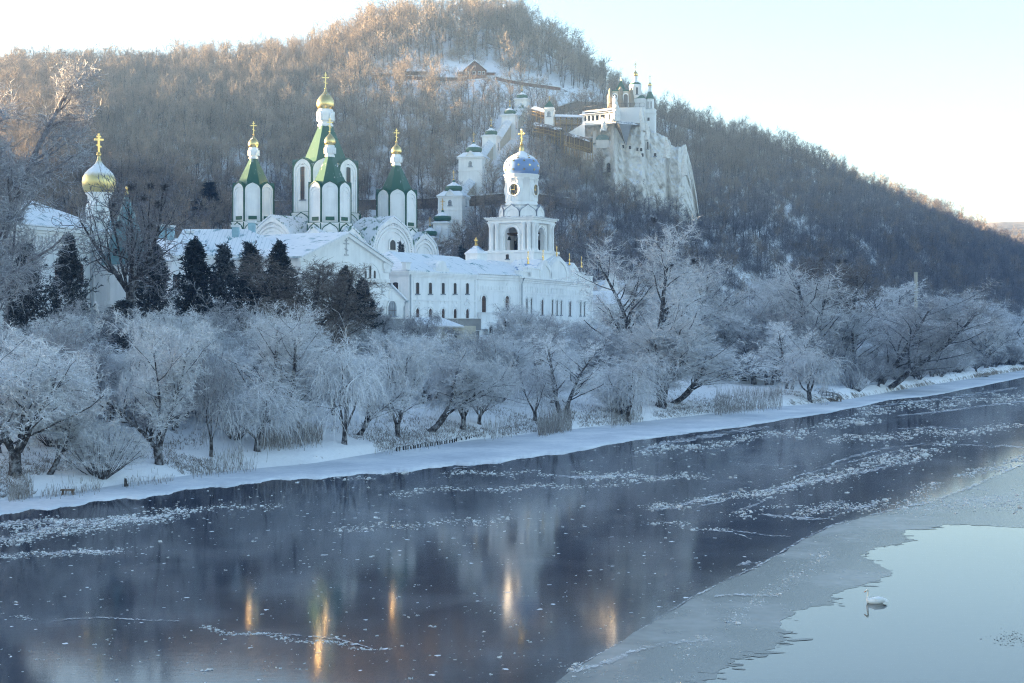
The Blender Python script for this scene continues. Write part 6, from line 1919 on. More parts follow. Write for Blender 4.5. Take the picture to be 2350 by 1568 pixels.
def chalk_rock():
    us = np.linspace(1297, 1605, 460)
    top = I(us, ROCK_TOP) + rng0.normal(0, 1.0, len(us)) - 5 * np.abs(fbm(us, us * 0, 9.0, 3.0)) * (us > 1484)
    rows = 130
    V = []
    zt = CH + (HY - top) / F * (428 + 8)
    xx = (us - CX) / F * 432
    zb = np.minimum(tz(xx, np.full_like(xx, 426.0)) - 6, zt - 3)
    for r in range(rows):
        v = r / (rows - 1)
        d = rock_front(us, np.full_like(us, v))
        z = zb + (zt - zb) * v
        V.append(np.column_stack([(us - CX) / F * d, d, z]))
    front = V[-1].copy()
    for k, (dy, dz) in enumerate(((.9, .25), (3.0, .1), (7, -.6), (12, -1.2), (15, -9), (17, -40))):
        p = front.copy(); q = dy * np.minimum(1, np.maximum(.12, (zt - 40) / 30)); p[:, 1] += q; p[:, 0] = (us - CX) / F * p[:, 1]
        p[:, 2] += dz + .5 * fbm(p[:, 0], p[:, 1], 3.0, 4.0) * (k > 0)
        V.append(p)
    V = np.array(V); R, n = V.shape[:2]
    i, j = np.meshgrid(np.arange(R - 1), np.arange(n - 1), indexing='ij')
    q = (i * n + j).ravel()
    o = link('chalk_rock', np_mesh('chalk_rock', V.reshape(-1, 3), np.column_stack([q, q + 1, q + n + 1, q + n]), ['chalk'], smooth=True))
    tag(o, 'tall pale chalk cliff with cell windows carrying the small green roofed church', 'cliff')
    def face(px, py):
        d = 434.0
        for _ in range(4):
            z = CH + (HY - py) / F * d
            zti = np.interp(px, us, zt); zbi = np.interp(px, us, zb)
            d = float(rock_front(px, np.clip((z - zbi) / (zti - zbi), 0, 1)))
        return Vector(((px - CX) / F * d, d, CH + (HY - py) / F * d))
    for cx, cy, key in ((958, 990, 'tiny'), (1035, 1000, 'tiny'), (1118, 1020, 'tiny'), (1160, 1025, 'tiny'), (1316, 1082, 'square'), (1232, 1000, 'slit'), (728, 925, 'tiny'), (1175, 1085, 'tiny')):
        p = face(*k2(cx, cy)); win(o, key, p.x, p.z, p.y - .25)
    # chapel porch at the foot
    p = face(*k2(793, 1262))
    m = MB(); m.prism([(-1.6, 0), (1.6, 0), (1.6, 3.9), (0, 4.9), (-1.6, 3.9)], -1.0, 2); m.box(-1.8, 1.8, -1.2, 1, 3.6, 3.85); m.prism(arch_pts(1.2, 2.8, 8), -1.03, -1.0, 1)
    m.build('porch', ['plaster', 'dark'], o, p)
    # tin roof wedge and small roofs let into the rock
    a = face(*k2(850, 690)); 
    m = MB()
    pts = [P(*k2(845, 680), 432), P(*k2(930, 650), 444), P(*k2(1060, 640), 446), P(*k2(1180, 735), 436), P(*k2(1050, 722), 426), P(*k2(915, 715), 426), P(*k2(995, 960), 428)]
    m.add(pts, [(0, 5, 1), (1, 5, 4, 2), (2, 4, 3)]); m.add(pts, [(5, 6, 4)], 1)
    m.add([P(*k2(845, 690), 434), pts[5] + Vector((0, .6, 0)), pts[6] + Vector((0, 1.2, 0)), pts[4] + Vector((0, .6, 0)), P(*k2(1180, 745), 438)], [(0, 1, 2)], 2)
    m.build('rock_roof', ['roof_tin', 'tin', 'dark'], o)
    m = MB(); p = face(*k2(725, 900)); T = TR(*p)
    m.prism(arch_pts(4.0, 1.6, 8, 1.5), -1.6, 3.5, 0, T=T); m.box(-1.9, 1.9, -1.3, 3.4, -2.6, .1, 1, T=T)
    m.build('cell', ['roof_teal_bare', 'plaster'], o)
    m = MB(); p = face(*k2(560, 880)); T = TR(*p)
    m.add([(-3.2, -2.0, 0), (1.6, -2.0, 0), (1.6, 1.5, 1.3), (-2.0, 1.5, 1.3), (-3.2, -2, -.2), (1.6, -2, -.2)], [(0, 1, 2, 3), (4, 5, 1, 0)], 0, T=T)
    m.box(1.6, 2.6, -1.8, 1.5, -1.5, 2.0, 1, T=T); m.build('cell', ['roof_teal', 'plaster'], o)
    rng = np.random.default_rng(8)
    for cx, yt, yb, wd, dd in ((874, 400, 690, 84, 427.5), (1170, 535, 800, 60, 429), (1225, 690, 900, 50, 429), (735, 640, 800, 70, 428), (1445, 865, 1100, 70, 430), (1650, 945, 1300, 60, 431)):
        m = MB(); b0 = P(*k2(cx, yb), dd); H = zpy(k2(0, yt)[1], dd) - b0.z; R = wd * .2049 / F * dd / 2
        S, K = 12, 16
        v = []
        for i in range(K + 1):
            t = i / K
            rr = R * (1.05 - .35 * t - .5 * t ** 5) * (1 if i < K else .35)
            for j in range(S):
                a = 2 * math.pi * j / S
                q = rr * (1 + rng.normal(0, .09) + .12 * math.sin(3 * a + t * 7 + cx))
                v.append((q * math.cos(a) + .25 * math.sin(t * 4 + cx), q * math.sin(a) * 1.2, t * H + rng.normal(0, .12)))
        f = [(i * S + j, i * S + (j + 1) % S, (i + 1) * S + (j + 1) % S, (i + 1) * S + j) for i in range(K) for j in range(S)] + [[K * S + j for j in range(S)]]
        m.add(v, f, 0, False); m.build('pinnacle', 'chalk', o, b0)
chalk_rock()
def rock_church():
    d = 441.0
    z = lambda y: zpy(k2(0, y)[1], d)
    m1 = .2049 / F * d
    c = P(*k2(1110, 540), d)
    r = empty('rock_church', (c.x, d, c.z), math.radians(-15), 'small white church with green roofs and two golden domes on top of the chalk cliff', 'church')
    def loc(x):
        return (x - 1110) * m1
    zz = lambda y: z(y) - c.z
    w = MB(); w.box(loc(1060), loc(1215), -1.5, 4, -3, zz(440)); w.build('body', 'plaster', r)
    MB().lathe([(3.3, zz(442)), (3.3, zz(438)), (1.9, zz(398))], seg=4, phase=math.pi / 4, smooth=False).build('roof', 'roof_green', r, (loc(1135), 1.2, 0))
    R = 66 * m1
    w = MB(); w.lathe([(R, zz(460)), (R, zz(300)), (R * 1.06, zz(295)), (R * 1.02, zz(285)), (R * .97, zz(275))], seg=24); dr = w.build('drum', 'plaster', r, (loc(1092), .8, 0))
    win(dr, 'slit', .75, zz(390), -R * .92, .45); win(dr, 'slit', -.9, zz(390), -R * .87, -.5)
    MB().lathe([(R * .98, zz(276)), (R * .92, zz(262)), (R * .7, zz(245)), (R * .38, zz(233)), (R * .33, zz(228))], seg=24).build('cupola_roof', 'dome_green', dr)
    MB().lathe([(.6, zz(236)), (.58, zz(200)), (.68, zz(182)), (.7, zz(176))], seg=16).build('neck', 'plaster', dr)
    MB().lathe([(a * 30 * m1, b + zz(180)) for a, b in onion(1, zz(112) - zz(180), .85)] + [(.05, zz(95))], seg=24).build('dome', 'gold', dr)
    cross_mesh(zz(22) - zz(98), .06).build('cross', 'gold_old', dr, (0, 0, zz(98)))
    # stair turret on the cliff edge
    T0 = (loc(1255), 1.0)
    w = MB(); S = 62 * m1
    w.box(-S, S, -S * .9, S * .9, zz(810), zz(560)); w.box(-S - .15, S + .15, -S - .1, S + .1, zz(606), zz(598)); w.box(-S - .1, S + .1, -S, S, zz(562), zz(555))
    w.lathe([(47 * m1, zz(562)), (47 * m1, zz(440))], seg=8, phase=math.pi / 8, smooth=False)
    t = w.build('turret', 'plaster', r, (T0[0], T0[1], 0))
    for rz in (-.39, .39):
        win(t, 'slit', math.sin(rz) * 47 * m1 * .93, zz(548), -math.cos(rz) * 47 * m1 * .93, rz)
    win(t, 'tiny', -.2, zz(690), -S * .9); win(t, 'square', -.3, zz(790), -S * .9)
    MB().lathe([(54 * m1, zz(440)), (50 * m1, zz(432)), (22 * m1, zz(362)), (20 * m1, zz(356))], seg=8, phase=math.pi / 8, smooth=False).build('tent_roof', 'roof_green', t)
    MB().lathe([(21 * m1, zz(358)), (17 * m1, zz(345)), (17 * m1, zz(305)), (21 * m1, zz(300)), (20 * m1, zz(294))], seg=16).build('neck', 'plaster', t)
    MB().lathe([(a * 22 * m1, b + zz(296)) for a, b in onion(1, zz(246) - zz(296), .85)] + [(.04, zz(232))], seg=24).build('dome', 'gold', t)
    cross_mesh(zz(170) - zz(235), .06).build('cross', 'gold_old', t, (0, 0, zz(235)))
    # belfry between rubble piers
    c2 = P(*k2(930, 530), 436.0); m2 = .2049 / F * 436
    b = empty('rock_belfry', c2, math.radians(-8), 'little ochre belfry with green tent roof held between rough stone piers on the cliff', 'belfry')
    y2 = lambda y: zpy(k2(0, y)[1], 436) - c2.z
    w = MB(); S = 88 * m2
    w.box(-S, S, 0, 2 * S, 0, y2(345))
    w.build('wall', 'plaster_cream', b)
    for x, ww in ((-62 * m2, 48 * m2), (58 * m2, 48 * m2)):
        q = MB(); q.ring(arch_pts(ww * 1.35, y2(372), 8), arch_pts(ww, y2(385), 8), -.2, 0); q.prism(arch_pts(ww, y2(385), 8), -.03, 0, 1); q.build('arch', ['plaster', 'shade_wall'], b, (x, 0, 0))
    for x, ww, yt in ((-118 * m2, 56 * m2, 290), (0, 66 * m2, 278), (118 * m2, 58 * m2, 296)):
        h = y2(yt)
        q = MB(); prof = []
        for k in range(9):
            t = k / 8
            prof.append((ww * (.64 - .34 * t ** 2) * (1 + .13 * math.sin(k * 2.3 + x)) if k < 8 else ww * .1, t * h - .6))
        q.lathe(prof, seg=11, smooth=False)
        q.v = [(a * (1 + .16 * math.sin(9 * c_ + 5 * a)), b_ * (1 + .16 * math.cos(7 * c_ + 6 * b_)), c_) for a, b_, c_ in q.v]; o = q.build('stone_pier', 'rubble', b, (x, .3, 0))
    MB().lathe([(S * 1.5, y2(350)), (S * 1.5, y2(338)), (S * .9, y2(326)), (.12, y2(214))], seg=4, phase=math.pi / 4, smooth=False).build('tent_roof', 'roof_green', b, (0, S, 0))
    MB().lathe([(.2, y2(222)), (.28, y2(212)), (.1, y2(190))], seg=8).build('finial', 'gold', b, (0, S, 0))
    cross_mesh(y2(118) - y2(192), .06).build('cross', 'gold_old', b, (0, S, y2(192)))
    # terrace wall with railing
    a1, a2, a3 = P(*k2(500, 578), 440), P(*k2(835, 535), 433), P(*k2(1195, 530), 433)
    w = MB()
    def wall(mb, a, b_, h, th, mat=0):
        dv = (b_ - a); dv.z = 0; n = Vector((-dv.y, dv.x, 0)).normalized() * th
        v = [a, b_, b_ + n, a + n]
        mb.add([p - Vector((0, 0, h)) for p in v] + v, [(3, 2, 1, 0), (4, 5, 6, 7), (0, 1, 5, 4), (1, 2, 6, 5), (2, 3, 7, 6), (3, 0, 4, 7)], mat)
    wall(w, a1, a2, 4.5, 5.0); wall(w, a2, a3, 4.8, 7.0)
    t = w.build('terrace_wall', 'ledge'); tag(t, 'white terrace wall with black iron railing along the cliff church', 'wall')
    rl = MB()
    for p, q in ((a1, a2), (a2, a3)):
        n = max(3, int((q - p).length / 1.3))
        for k in range(n + 1):
            s = p.lerp(q, k / n); rl.box(-.05, .05, -.05, .05, 0, 1.35, T=TR(*s))
        for h in (.15, 1.3):
            rl.tube([p + Vector((0, 0, h)), q + Vector((0, 0, h))], .04, 4)
        for k in range(n * 4):
            s = p.lerp(q, k / (n * 4)); rl.box(-.02, .02, -.02, .02, .15, 1.3, T=TR(*s))
    rl.build('railing', 'iron', t)
    # arcaded gallery cut in the chalk, sloping wall
    g0, g1 = P(*k2(505, 690), 434), P(*k2(880, 680), 429)
    dv = g1 - g0; ph = math.atan2(dv.y, dv.x); L = Vector((dv.x, dv.y)).length
    g = empty('rock_gallery', g0, ph, 'whitewashed gallery of dark openings under a long snowy lean to roof below the cliff church', 'gallery')
    w = MB(); h = 2.0
    w.box(0, L, 1.6, 2.0, -.5, h + 1, 1); w.box(0, L, -.2, 2.0, -1.2, 0)
    for k, x in enumerate((0, 1.25, 2.55, 3.9, 5.4, 7.6, 8.4)):
        w.box(x, x + .45, -.15, .4, 0, h - .35)
    w.box(7.4, L, -.1, 1.6, 0, h); w.box(0, L, -.18, .45, h - .4, h)
    w.build('wall', ['plaster', 'dark'], g)
    MB().add([(-.8, -.8, h + .05), (L + .2, -.8, h + .4), (L + .2, 3.0, h + 1.1), (-.8, 3.0, h + 1.0), (-.8, -.8, h - .1), (L + .2, -.8, h + .22), (L + .2, 3, h + .9), (-.8, 3, h + .8)], [(0, 1, 2, 3), (7, 6, 5, 4), (0, 4, 5, 1), (1, 5, 6, 2), (2, 6, 7, 3), (3, 7, 4, 0)]).build('roof', 'roof_stair', g)
    win(g, 'slit', 8.9, -.1, -.1)
    w = MB(); v = [P(*k2(325, 828), 437), P(*k2(530, 700), 433.0), P(*k2(530, 880), 433), P(*k2(325, 900), 437)]
    w.add(v + [p + Vector((0, 3, 0)) for p in v], [(3, 2, 1, 0), (4, 5, 6, 7), (0, 1, 5, 4), (1, 2, 6, 5), (2, 3, 7, 6), (3, 0, 4, 7)])
    tag(w.build('sloping_wall', 'plaster'), 'white wall sloping down from the cliff gallery to the wooden walkway', 'wall')
    # timber walkways
    def walkway(pts, h, rail, label, step=1.5, solid=True, cover='roof_stair'):
        t = MB(); rf = MB()
        st = MB()
        for a, b_ in zip(pts[:-1], pts[1:]):
            dv = b_ - a; n = max(2, int(dv.length / step)); sd = Vector((-dv.y, dv.x, 0)).normalized() * 2.2
            for k in range(n + 1):
                p = a.lerp(b_, k / n)
                for s in (Vector((0, 0, 0)), sd):
                    t.box(-.09, .09, -.09, .09, -2.5, h, T=TR(*(p + s)))
                if rail and k < n:
                    p2 = a.lerp(b_, (k + 1) / n)
                    for z0, z1 in ((.1, 1.0), (1.0, .1)):
                        t.tube([p + Vector((0, -.05, z0)), p2 + Vector((0, -.05, z1))], .05, 4)
            for zq in (0.05, 1.05, h - .05):
                t.tube([a + Vector((0, 0, zq)), b_ + Vector((0, 0, zq))], .09, 4)
            v = [a + Vector((0, 0, -.3)), b_ + Vector((0, 0, -.3)), b_ + sd + Vector((0, 0, -.3)), a + sd + Vector((0, 0, -.3))]
            st.add(v + [x + Vector((0, 0, .28)) for x in v], [(3, 2, 1, 0), (4, 5, 6, 7), (0, 1, 5, 4)])
            if solid:
                st.add([a + sd * .96, b_ + sd * .96, b_ + sd * .96 + Vector((0, 0, h)), a + sd * .96 + Vector((0, 0, h))], [(0, 1, 2, 3)])
            ex = sd.normalized() * .5; mid = sd * .5
            q = [a - ex + Vector((0, 0, h)), b_ - ex + Vector((0, 0, h)), b_ + mid + Vector((0, 0, h + .9)), a + mid + Vector((0, 0, h + .9)), b_ + sd + ex + Vector((0, 0, h)), a + sd + ex + Vector((0, 0, h))]
            rf.add(q, [(0, 1, 2, 3), (3, 2, 4, 5)]); rf.add([x - Vector((0, 0, .15)) for x in q], [(3, 2, 1, 0), (5, 4, 2, 3)])
        o = t.build('timber_walkway', 'wood_yellow'); tag(o, label, 'walkway')
        st.build('deck', 'wood', o); rf.build('roof', cover, o)
    walkway([P(*k2(195, 715), 438), P(*k2(510, 725), 437)], 2.2, True, 'yellow timber walkway with crossed railings between the green capped kiosk and the cliff', solid=False)
    walkway([P(*k2(-60, 610), 446), P(*k2(80, 655), 442)], 1.9, False, 'short timber walkway running from the snowfield to the kiosk')
    walkway([P(*k2(-50, 800), 434), P(*k2(120, 830), 431), P(*k2(260, 868), 429)], 2.0, False, 'long weathered timber walkway in the bushes left below the kiosk'.replace('left ', ''), cover='plank_roof')
    walkway([P(*k2(300, 955), 428), P(*k2(590, 1035), 425)], 3.2, True, 'lower timber walkway ending against the chalk rock', cover='plank_roof')
    c3_ = P(*k2(135, 690), 439); t = empty('kiosk', c3_, math.radians(-10), 'small white kiosk with steep green cap and arched window on the hillside', 'kiosk')
    q = lambda y: zpy(k2(0, y)[1], 439) - c3_.z
    m3 = .2049 / F * 439
    w = MB(); S = 50 * m3; w.box(-S, S, -S, S, -3, q(565)); w.box(-S - .25, S + .25, -S - .25, S + .25, q(572), q(558)); w.box(-S * .85, S * .85, -S * .85, S * .85, q(558), q(545)); w.box(-S * 1.05, S * 1.05, -S * 1.05, S * 1.05, q(545), q(535)); w.build('wall', 'plaster', t)
    win(t, 'small', 0, q(640), -S)
    MB().lathe([(S * 1.5, q(535)), (S * 1.4, q(528)), (.1, q(452))], seg=4, phase=math.pi / 4, smooth=False).build('cap', 'roof_green', t)
    cross_mesh(q(400) - q(452), .06).build('cross', 'gold_old', t, (0, 0, q(454)))
snowy('plank_roof', (0.12, 0.09, 0.065), 0.42)
simple('shade_wall', (0.16, 0.15, 0.14), 0.9)
rock_church()

# ------------------------------------------------------------------ hill house, walls
def h7(x, y):
    return 803.2 + x * .26856, y * .26856
def hill_things():
    g = ground_hit(*h7(1075, 668), 380, 600); d = g.y; m = .26856 / F * d
    zz = lambda y: zpy(h7(0, y)[1], d) - g.z
    r = empty('brick_house', g, math.radians(4), 'brown brick house with steep front gable and snowy wings high on the hill', 'house')
    X = lambda x: (x - 1075) * m
    w = MB(); w.box(X(928), X(1238), 1.5, 9, -4, zz(612))
    w.prism([(X(972), -4), (X(1165), -4), (X(1165), zz(606)), (X(1063), zz(530)), (X(972), zz(606))], -1.0, 8)
    w.build('wall', 'brick', r)
    for x in (1000, 1060, 1105, 1140):
        win(r, 'square', X(x), zz(640), -1.0)
    win(r, 'tiny', X(1063), zz(590), -1.0)
    rf = MB(); hip(rf, X(925), X(1240), 1.0, 9.5, zz(615), zz(553), .3, .3)
    e = .8
    for sx, px in ((-1, 965), (1, 1172)):
        v = [(X(1063), -1.6, zz(522)), (X(px), -1.6, zz(610)), (X(px), 6, zz(610)), (X(1063), 6, zz(522))]
        v2 = [(a, b, c + .3) for a, b, c in v]
        rf.add(v + v2, [(0, 1, 2, 3), (7, 6, 5, 4), (0, 4, 5, 1), (1, 5, 6, 2)])
    rf.build('roof', 'roof_stair', r)
    MB().box(-.5, .5, -.5, .5, 0, 2.6).build('chimney', 'brick', r, (X(1085), 6.0, zz(560)))
    KEEP_OUT.append((g.x, g.y + 3, 13)); KEEP_OUT.append((g.x, g.y - 12, 12))
    g = ground_hit(*h7(567, 645), 380, 600); m = .26856 / F * g.y; z2 = lambda y: zpy(h7(0, y)[1], g.y) - g.z
    r = empty('hill_shed', g, 0, 'low wooden shed with thick snow on its roof beside the brick house', 'shed')
    MB().box(-92 * m, 92 * m, 0, 5, -3, z2(612)).build('wall', 'wood', r)
    rf = MB(); hip(rf, -92 * m, 92 * m, -.3, 5.3, z2(612), z2(580), .2, .2, over=.5); rf.build('roof', 'roof_stair', r)
    KEEP_OUT.append((g.x, g.y, 9))
    g = ground_hit(*h7(298, 680), 380, 600); z2 = lambda y: zpy(h7(0, y)[1], g.y) - g.z
    r = empty('lean_to', g, 0, 'open timber lean to standing apart past the hill shed', 'shed')
    w = MB()
    for x in (-4.5, -1.5, 1.5, 4.5):
        w.box(x - .15, x + .15, -.15, .15, -2, z2(628)); w.box(x - .15, x + .15, 3.0, 3.3, -2, z2(622))
    w.box(-4.7, 4.7, 3.3, 3.5, -2, z2(625)); w.build('frame', 'wood', r)
    MB().box(-5, 5, -.5, 3.8, z2(628), z2(618)).build('roof', 'roof_stair', r)
    def ribbon_wall(name, top, hpx, mat, label, d0=360, th=.8, cap='ledge'):
        mb = MB(); cp = MB(); pts = []
        for (x0, y0), (x1, y1) in zip(top[:-1], top[1:]):
            n = max(2, int(abs(x1 - x0) / 12))
            for k in range(n):
                pts.append((lerp(x0, x1, k / n), lerp(y0, y1, k / n)))
        pts.append(top[-1])
        ws = []
        for x, y in pts:
            g = ground_hit(x, y + hpx, d0, 640); ws.append((g, zpy(y, g.y)))
        for (a, za), (b, zb) in zip(ws[:-1], ws[1:]):
            v = [Vector((a.x, a.y, a.z - 2.5)), Vector((b.x, b.y, b.z - 2.5)), Vector((b.x, b.y, zb)), Vector((a.x, a.y, za))]
            o = Vector((0, th, 0))
            mb.add(v + [p + o for p in v], [(0, 1, 2, 3), (7, 6, 5, 4), (3, 2, 6, 7)])
            e = Vector((0, .15, 0))
            cp.add([v[3] - e, v[2] - e, v[2] + o + e, v[3] + o + e] + [q + Vector((0, 0, .3)) for q in (v[3] - e, v[2] - e, v[2] + o + e, v[3] + o + e)], [(0, 1, 5, 4), (4, 5, 6, 7), (2, 3, 7, 6)])
        for (a, za) in ws[::2] if name != 'old_wall' else []:
            KEEP_OUT.append((a.x, a.y - 1, 3.0))
        t = mb.build(name, mat); tag(t, label, 'wall'); cp.build('snow_cap', 'ledge', t)
    ribbon_wall('brick_wall', [h7(1245, 655), h7(1340, 680), h7(1500, 708), h7(1660, 728), h7(1800, 750)], 8, 'brick', 'brown brick retaining wall running from the brick house along the snowfield')
    ribbon_wall('brick_wall', [h7(370, 650), h7(480, 648), h7(660, 662), h7(930, 664), h7(1000, 660)], 9, 'brick', 'brown brick retaining wall under the hill shed')
    ribbon_wall('old_wall', [(405, 462), (470, 460), (535, 460), (700, 462), (950, 457), (1005, 455), (1080, 451), (1150, 445), (1240, 446), (1310, 456)], 24, 'masonry', 'long old masonry wall crossing the hillside behind cathedral and bell tower')
    ribbon_wall('concrete_wall', [k2(190, 545), k2(300, 505), k2(420, 470), k2(600, 472), k2(770, 478)], 20, 'masonry', 'curved brown retaining wall at the foot of the open snowfield', 400)
    # plume of chimney smoke
    p = P(1086, 121, 505)
hill_things()

# ------------------------------------------------------------------ terrace buildings, annexes, chapel
def lower_buildings():
    phi = math.radians(62)
    d = 240.0
    K = P(865, 732, 233); g = 8
    r = empty('terrace_building', (K.x, K.y, 0), math.radians(12), 'low flat roofed concrete terrace building below the gabled hall', 'building')
    L = (1105 - 865) / F * 236
    w = MB(); w.box(1.6, L, 1.5, 7, 5, K.z - 2.0); w.box(0, L, 0, 8, K.z - 1.9, K.z); w.box(.3, 1.1, .4, 1.2, 5, K.z - 1.9, 1)
    w.build('wall', ['concrete', 'plaster'], r)
    MB().box(-.1, L + .1, -.1, 8.1, K.z, K.z + .12).build('roof_snow', 'ledge', r)
    KX = P(958, 747, 229)
    r = empty('snowy_canopy', (KX.x, KX.y, 0), math.radians(10), 'pale low building under a sloping snow covered canopy roof', 'building')
    L = 80 / F * 229
    w = MB(); w.box(.4, L + 4, .8, 6, 5, KX.z - .1); w.build('wall', 'plaster_cream', r)
    MB().add([(0, 0, KX.z), (L + 2, 0, KX.z - .1), (L - 1, 5.5, KX.z + 1.3), (0, 5.5, KX.z + 1.3), (0, 0, KX.z - .25), (L + 2, 0, KX.z - .35), (L - 1, 5.5, KX.z + 1.1), (0, 5.5, KX.z + 1.1)], [(0, 1, 2, 3), (7, 6, 5, 4), (0, 4, 5, 1), (1, 5, 6, 2), (2, 6, 7, 3), (3, 7, 4, 0)]).build('roof', 'ledge', r)
    KX = P(1157, 794, 232)
    r = empty('snowy_shed', (KX.x, KX.y, 0), math.radians(14), 'dark shed under a broad snow mounded roof before the church', 'shed')
    L = 105 / F * 232
    MB().box(.3, L - .3, .4, 5, 4, KX.z).build('wall', 'wood', r)
    rf = MB(); hip(rf, 0, L, 0, 5.4, KX.z, KX.z + 1.3, 2.2, 2.2, over=.4); rf.build('roof', 'ledge', r)
    # house behind the church end
    K = P(1352, 699, 343)
    r = empty('annex_house', (K.x, K.y, 0), math.radians(16), 'low white house with snowy gabled roof just past the church end', 'house')
    w = MB(); L = 17.0
    ze = K.z; za = zpy(667, 347)
    w.box(0, L, 0, 11, 6, ze); w.prism([(0, ze), (11, ze), (5.5, za)], -.0, .3, T=TR(0, 0, 0) @ RZ(math.pi / 2) @ TR(0, 0, 0) @ Matrix.Scale(1, 4))
    w.box(-.2, L, -.25, 0, ze - .5, ze - .1); w.build('wall', 'plaster', r)
    rf = MB(); hip(rf, -.2, L, 0, 11, ze, za, .2, 1.0); rf.build('roof', 'roof_stair', r)
    for x in (4, 8, 12):
        win(r, 'upper', x, ze - 4)
    K = P(1404, 667, 356)
    m = MB(); wd = 54 / F * 356
    r = empty('baroque_gable_house', (K.x, K.y, 0), math.radians(8), 'white house with curved shell shaped gable half hidden by frosted trees', 'house')
    H = zpy(630, 356) - K.z
    pts = [(-wd * .55, 0)] + [(-wd * .55 + wd * .25 * t, H * .42 * t * t) for t in (.3, .6, 1)] + [(math.cos(a) * wd * .27, H * .45 + math.sin(a) * H * .55) for a in np.linspace(math.pi, 0, 12)] + [(wd * .3 + wd * .25 * t, H * .42 * (1 - t) ** 2) for t in (0, .4, .7)] + [(wd * .55, 0)]
    m.prism(pts, 0, 1.2, T=TR(0, 0, K.z)); m.box(-wd * .55, wd * 1.6, .1, 12, 6, K.z)
    m.ring([(math.cos(a) * wd * .21, H * .45 + math.sin(a) * H * .42) for a in np.linspace(math.pi, 0, 12)], [(math.cos(a) * wd * .17, H * .45 + math.sin(a) * H * .34) for a in np.linspace(math.pi, 0, 12)], -.15, 0, T=TR(0, 0, K.z))
    m.build('wall', 'plaster', r)
    rf = MB(); hip(rf, -wd * .5, wd * 1.6, 1.3, 12, K.z, K.z + 2.8, 1, 1); rf.build('roof', 'roof_teal', r)
    for px0, px1, yt, ye, yb, d, lab in ((1695, 1735, 650, 668, 712, 425, 'small white house with steep snowy roof among frosted trees on the slope'), (1660, 1745, 690, 713, 735, 405, 'low house under wide snow covered roof among frosted trees')):
        K = P(px0, ye, d); L = (px1 - px0) / F * d
        r = empty('slope_house', (K.x, K.y, 0), math.radians(-12), lab, 'house')
        w = MB(); w.box(0, L, 0, 8, tz1(K.x, K.y) - 3, K.z); w.build('wall', 'plaster', r)
        rf = MB(); hip(rf, 0, L, 0, 8, K.z, zpy(yt, d + 4), 1.5, 1.5); rf.build('roof', 'ledge', r)
        for k in range(3):
            win(r, 'square', L * (k + .5) / 3, K.z - 2.4)
        KEEP_OUT.append((K.x + L / 2, K.y + 2, 9))
    # lamp posts with five lanterns
    for px, yt, d, lab in ((1226.5, 746, 243, 'black lamp post with five lanterns before the middle of the church'), (1347, 748, 262, 'black lamp post with five lanterns at the far church corner')):
        p = on_ground(px, d); H = zpy(yt, d) - p.z
        r = empty('lamp_post', p, .3, lab, 'lamp post', 'lamp posts before the church')
        m = MB(); m.lathe([(.22, -.3), (.22, .5), (.12, .7), (.08, H * .6), (.07, H - .9)], seg=10)
        m.build('post', 'iron', r)
        for k in range(5):
            a = k * math.pi / 2
            x, y, z0 = (math.cos(a) * .85, math.sin(a) * .85, H - 1.15) if k < 4 else (0, 0, H - .85)
            if k < 4:
                MB().tube([(0, 0, H - 1.6), (x * .5, y * .5, H - 1.75), (x * .95, y * .95, H - 1.55), (x, y, z0)], .035, 5).build('arm', 'iron', r)
            q = MB(); q.lathe([(.10, 0), (.2, .45)], seg=6, smooth=False, mat=1); q.lathe([(.25, .45), (.16, .6), (.05, .75)], seg=6, smooth=False); q.lathe([(.12, -.06), (.12, 0)], seg=6)
            q.build('lantern', ['iron', 'glass_pale'], r, (x, y, z0))
    # wooden chapel in the frosted trees
    d = 300.0; p = on_ground(1813, d)
    z = lambda y: zpy(y, d) - p.z
    r = empty('wooden_chapel', p, math.radians(20), 'dark wooden chapel with small golden dome and steep shingled roof among frosted trees', 'chapel')
    m = MB(); m.box(-3.2, 3.2, -3.2, 3.2, -1, z(842)); 
    for k in range(10):
        m.tube([(-3.5, -3.2, .2 + k * .42), (3.5, -3.2, .2 + k * .42)], .21, 6)
    m.build('wall', 'wood', r)
    MB().lathe([(5.2, z(846)), (5.2, z(843)), (2.4, z(828))], seg=4, phase=math.pi / 4, smooth=False).build('lower_roof', 'ledge', r)
    MB().lathe([(2.5, z(836)), (1.4, z(822)), (.5, z(800)), (.4, z(798))], seg=8, phase=math.pi / 8, smooth=False).build('tent_roof', 'shingle', r)
    MB().lathe([(.85, z(799)), (.85, z(797)), (.4, z(796)), (.36, z(790))], seg=10).build('neck', 'wood', r)
    MB().lathe([(a * .52, b + z(790)) for a, b in onion(1, z(776) - z(790), .7)] + [(.04, z(772))], seg=18).build('dome', 'gold', r)
    cross_mesh(z(764.5) - z(773), .045).build('cross', 'gold_old', r, (0, 0, z(773)))
    d = 272.0; p = on_ground(1694, d)
    r = empty('log_cabin', p, math.radians(15), 'dark log cabin with horizontal timbers behind the arched willow', 'cabin')
    m = MB(); H = zpy(853, d) - p.z
    m.box(-1.6, 1.9, .1, 4, -1, H)
    for k in range(int(H / .36)):
        m.tube([(-2.0, 0, .2 + k * .36), (2.2, 0, .2 + k * .36)], .17, 6)
    m.build('wall', 'log', r); rf = MB(); hip(rf, -1.8, 2.1, -.3, 4.2, H, H + 1.1, .2, .2); rf.build('roof', 'roof_stair', r)
simple('shingle', (0.06, 0.055, 0.05), 0.8, 0.0, 0.3, 3.0)
lower_buildings()
# ------------------------------------------------------------------ woods on the hill

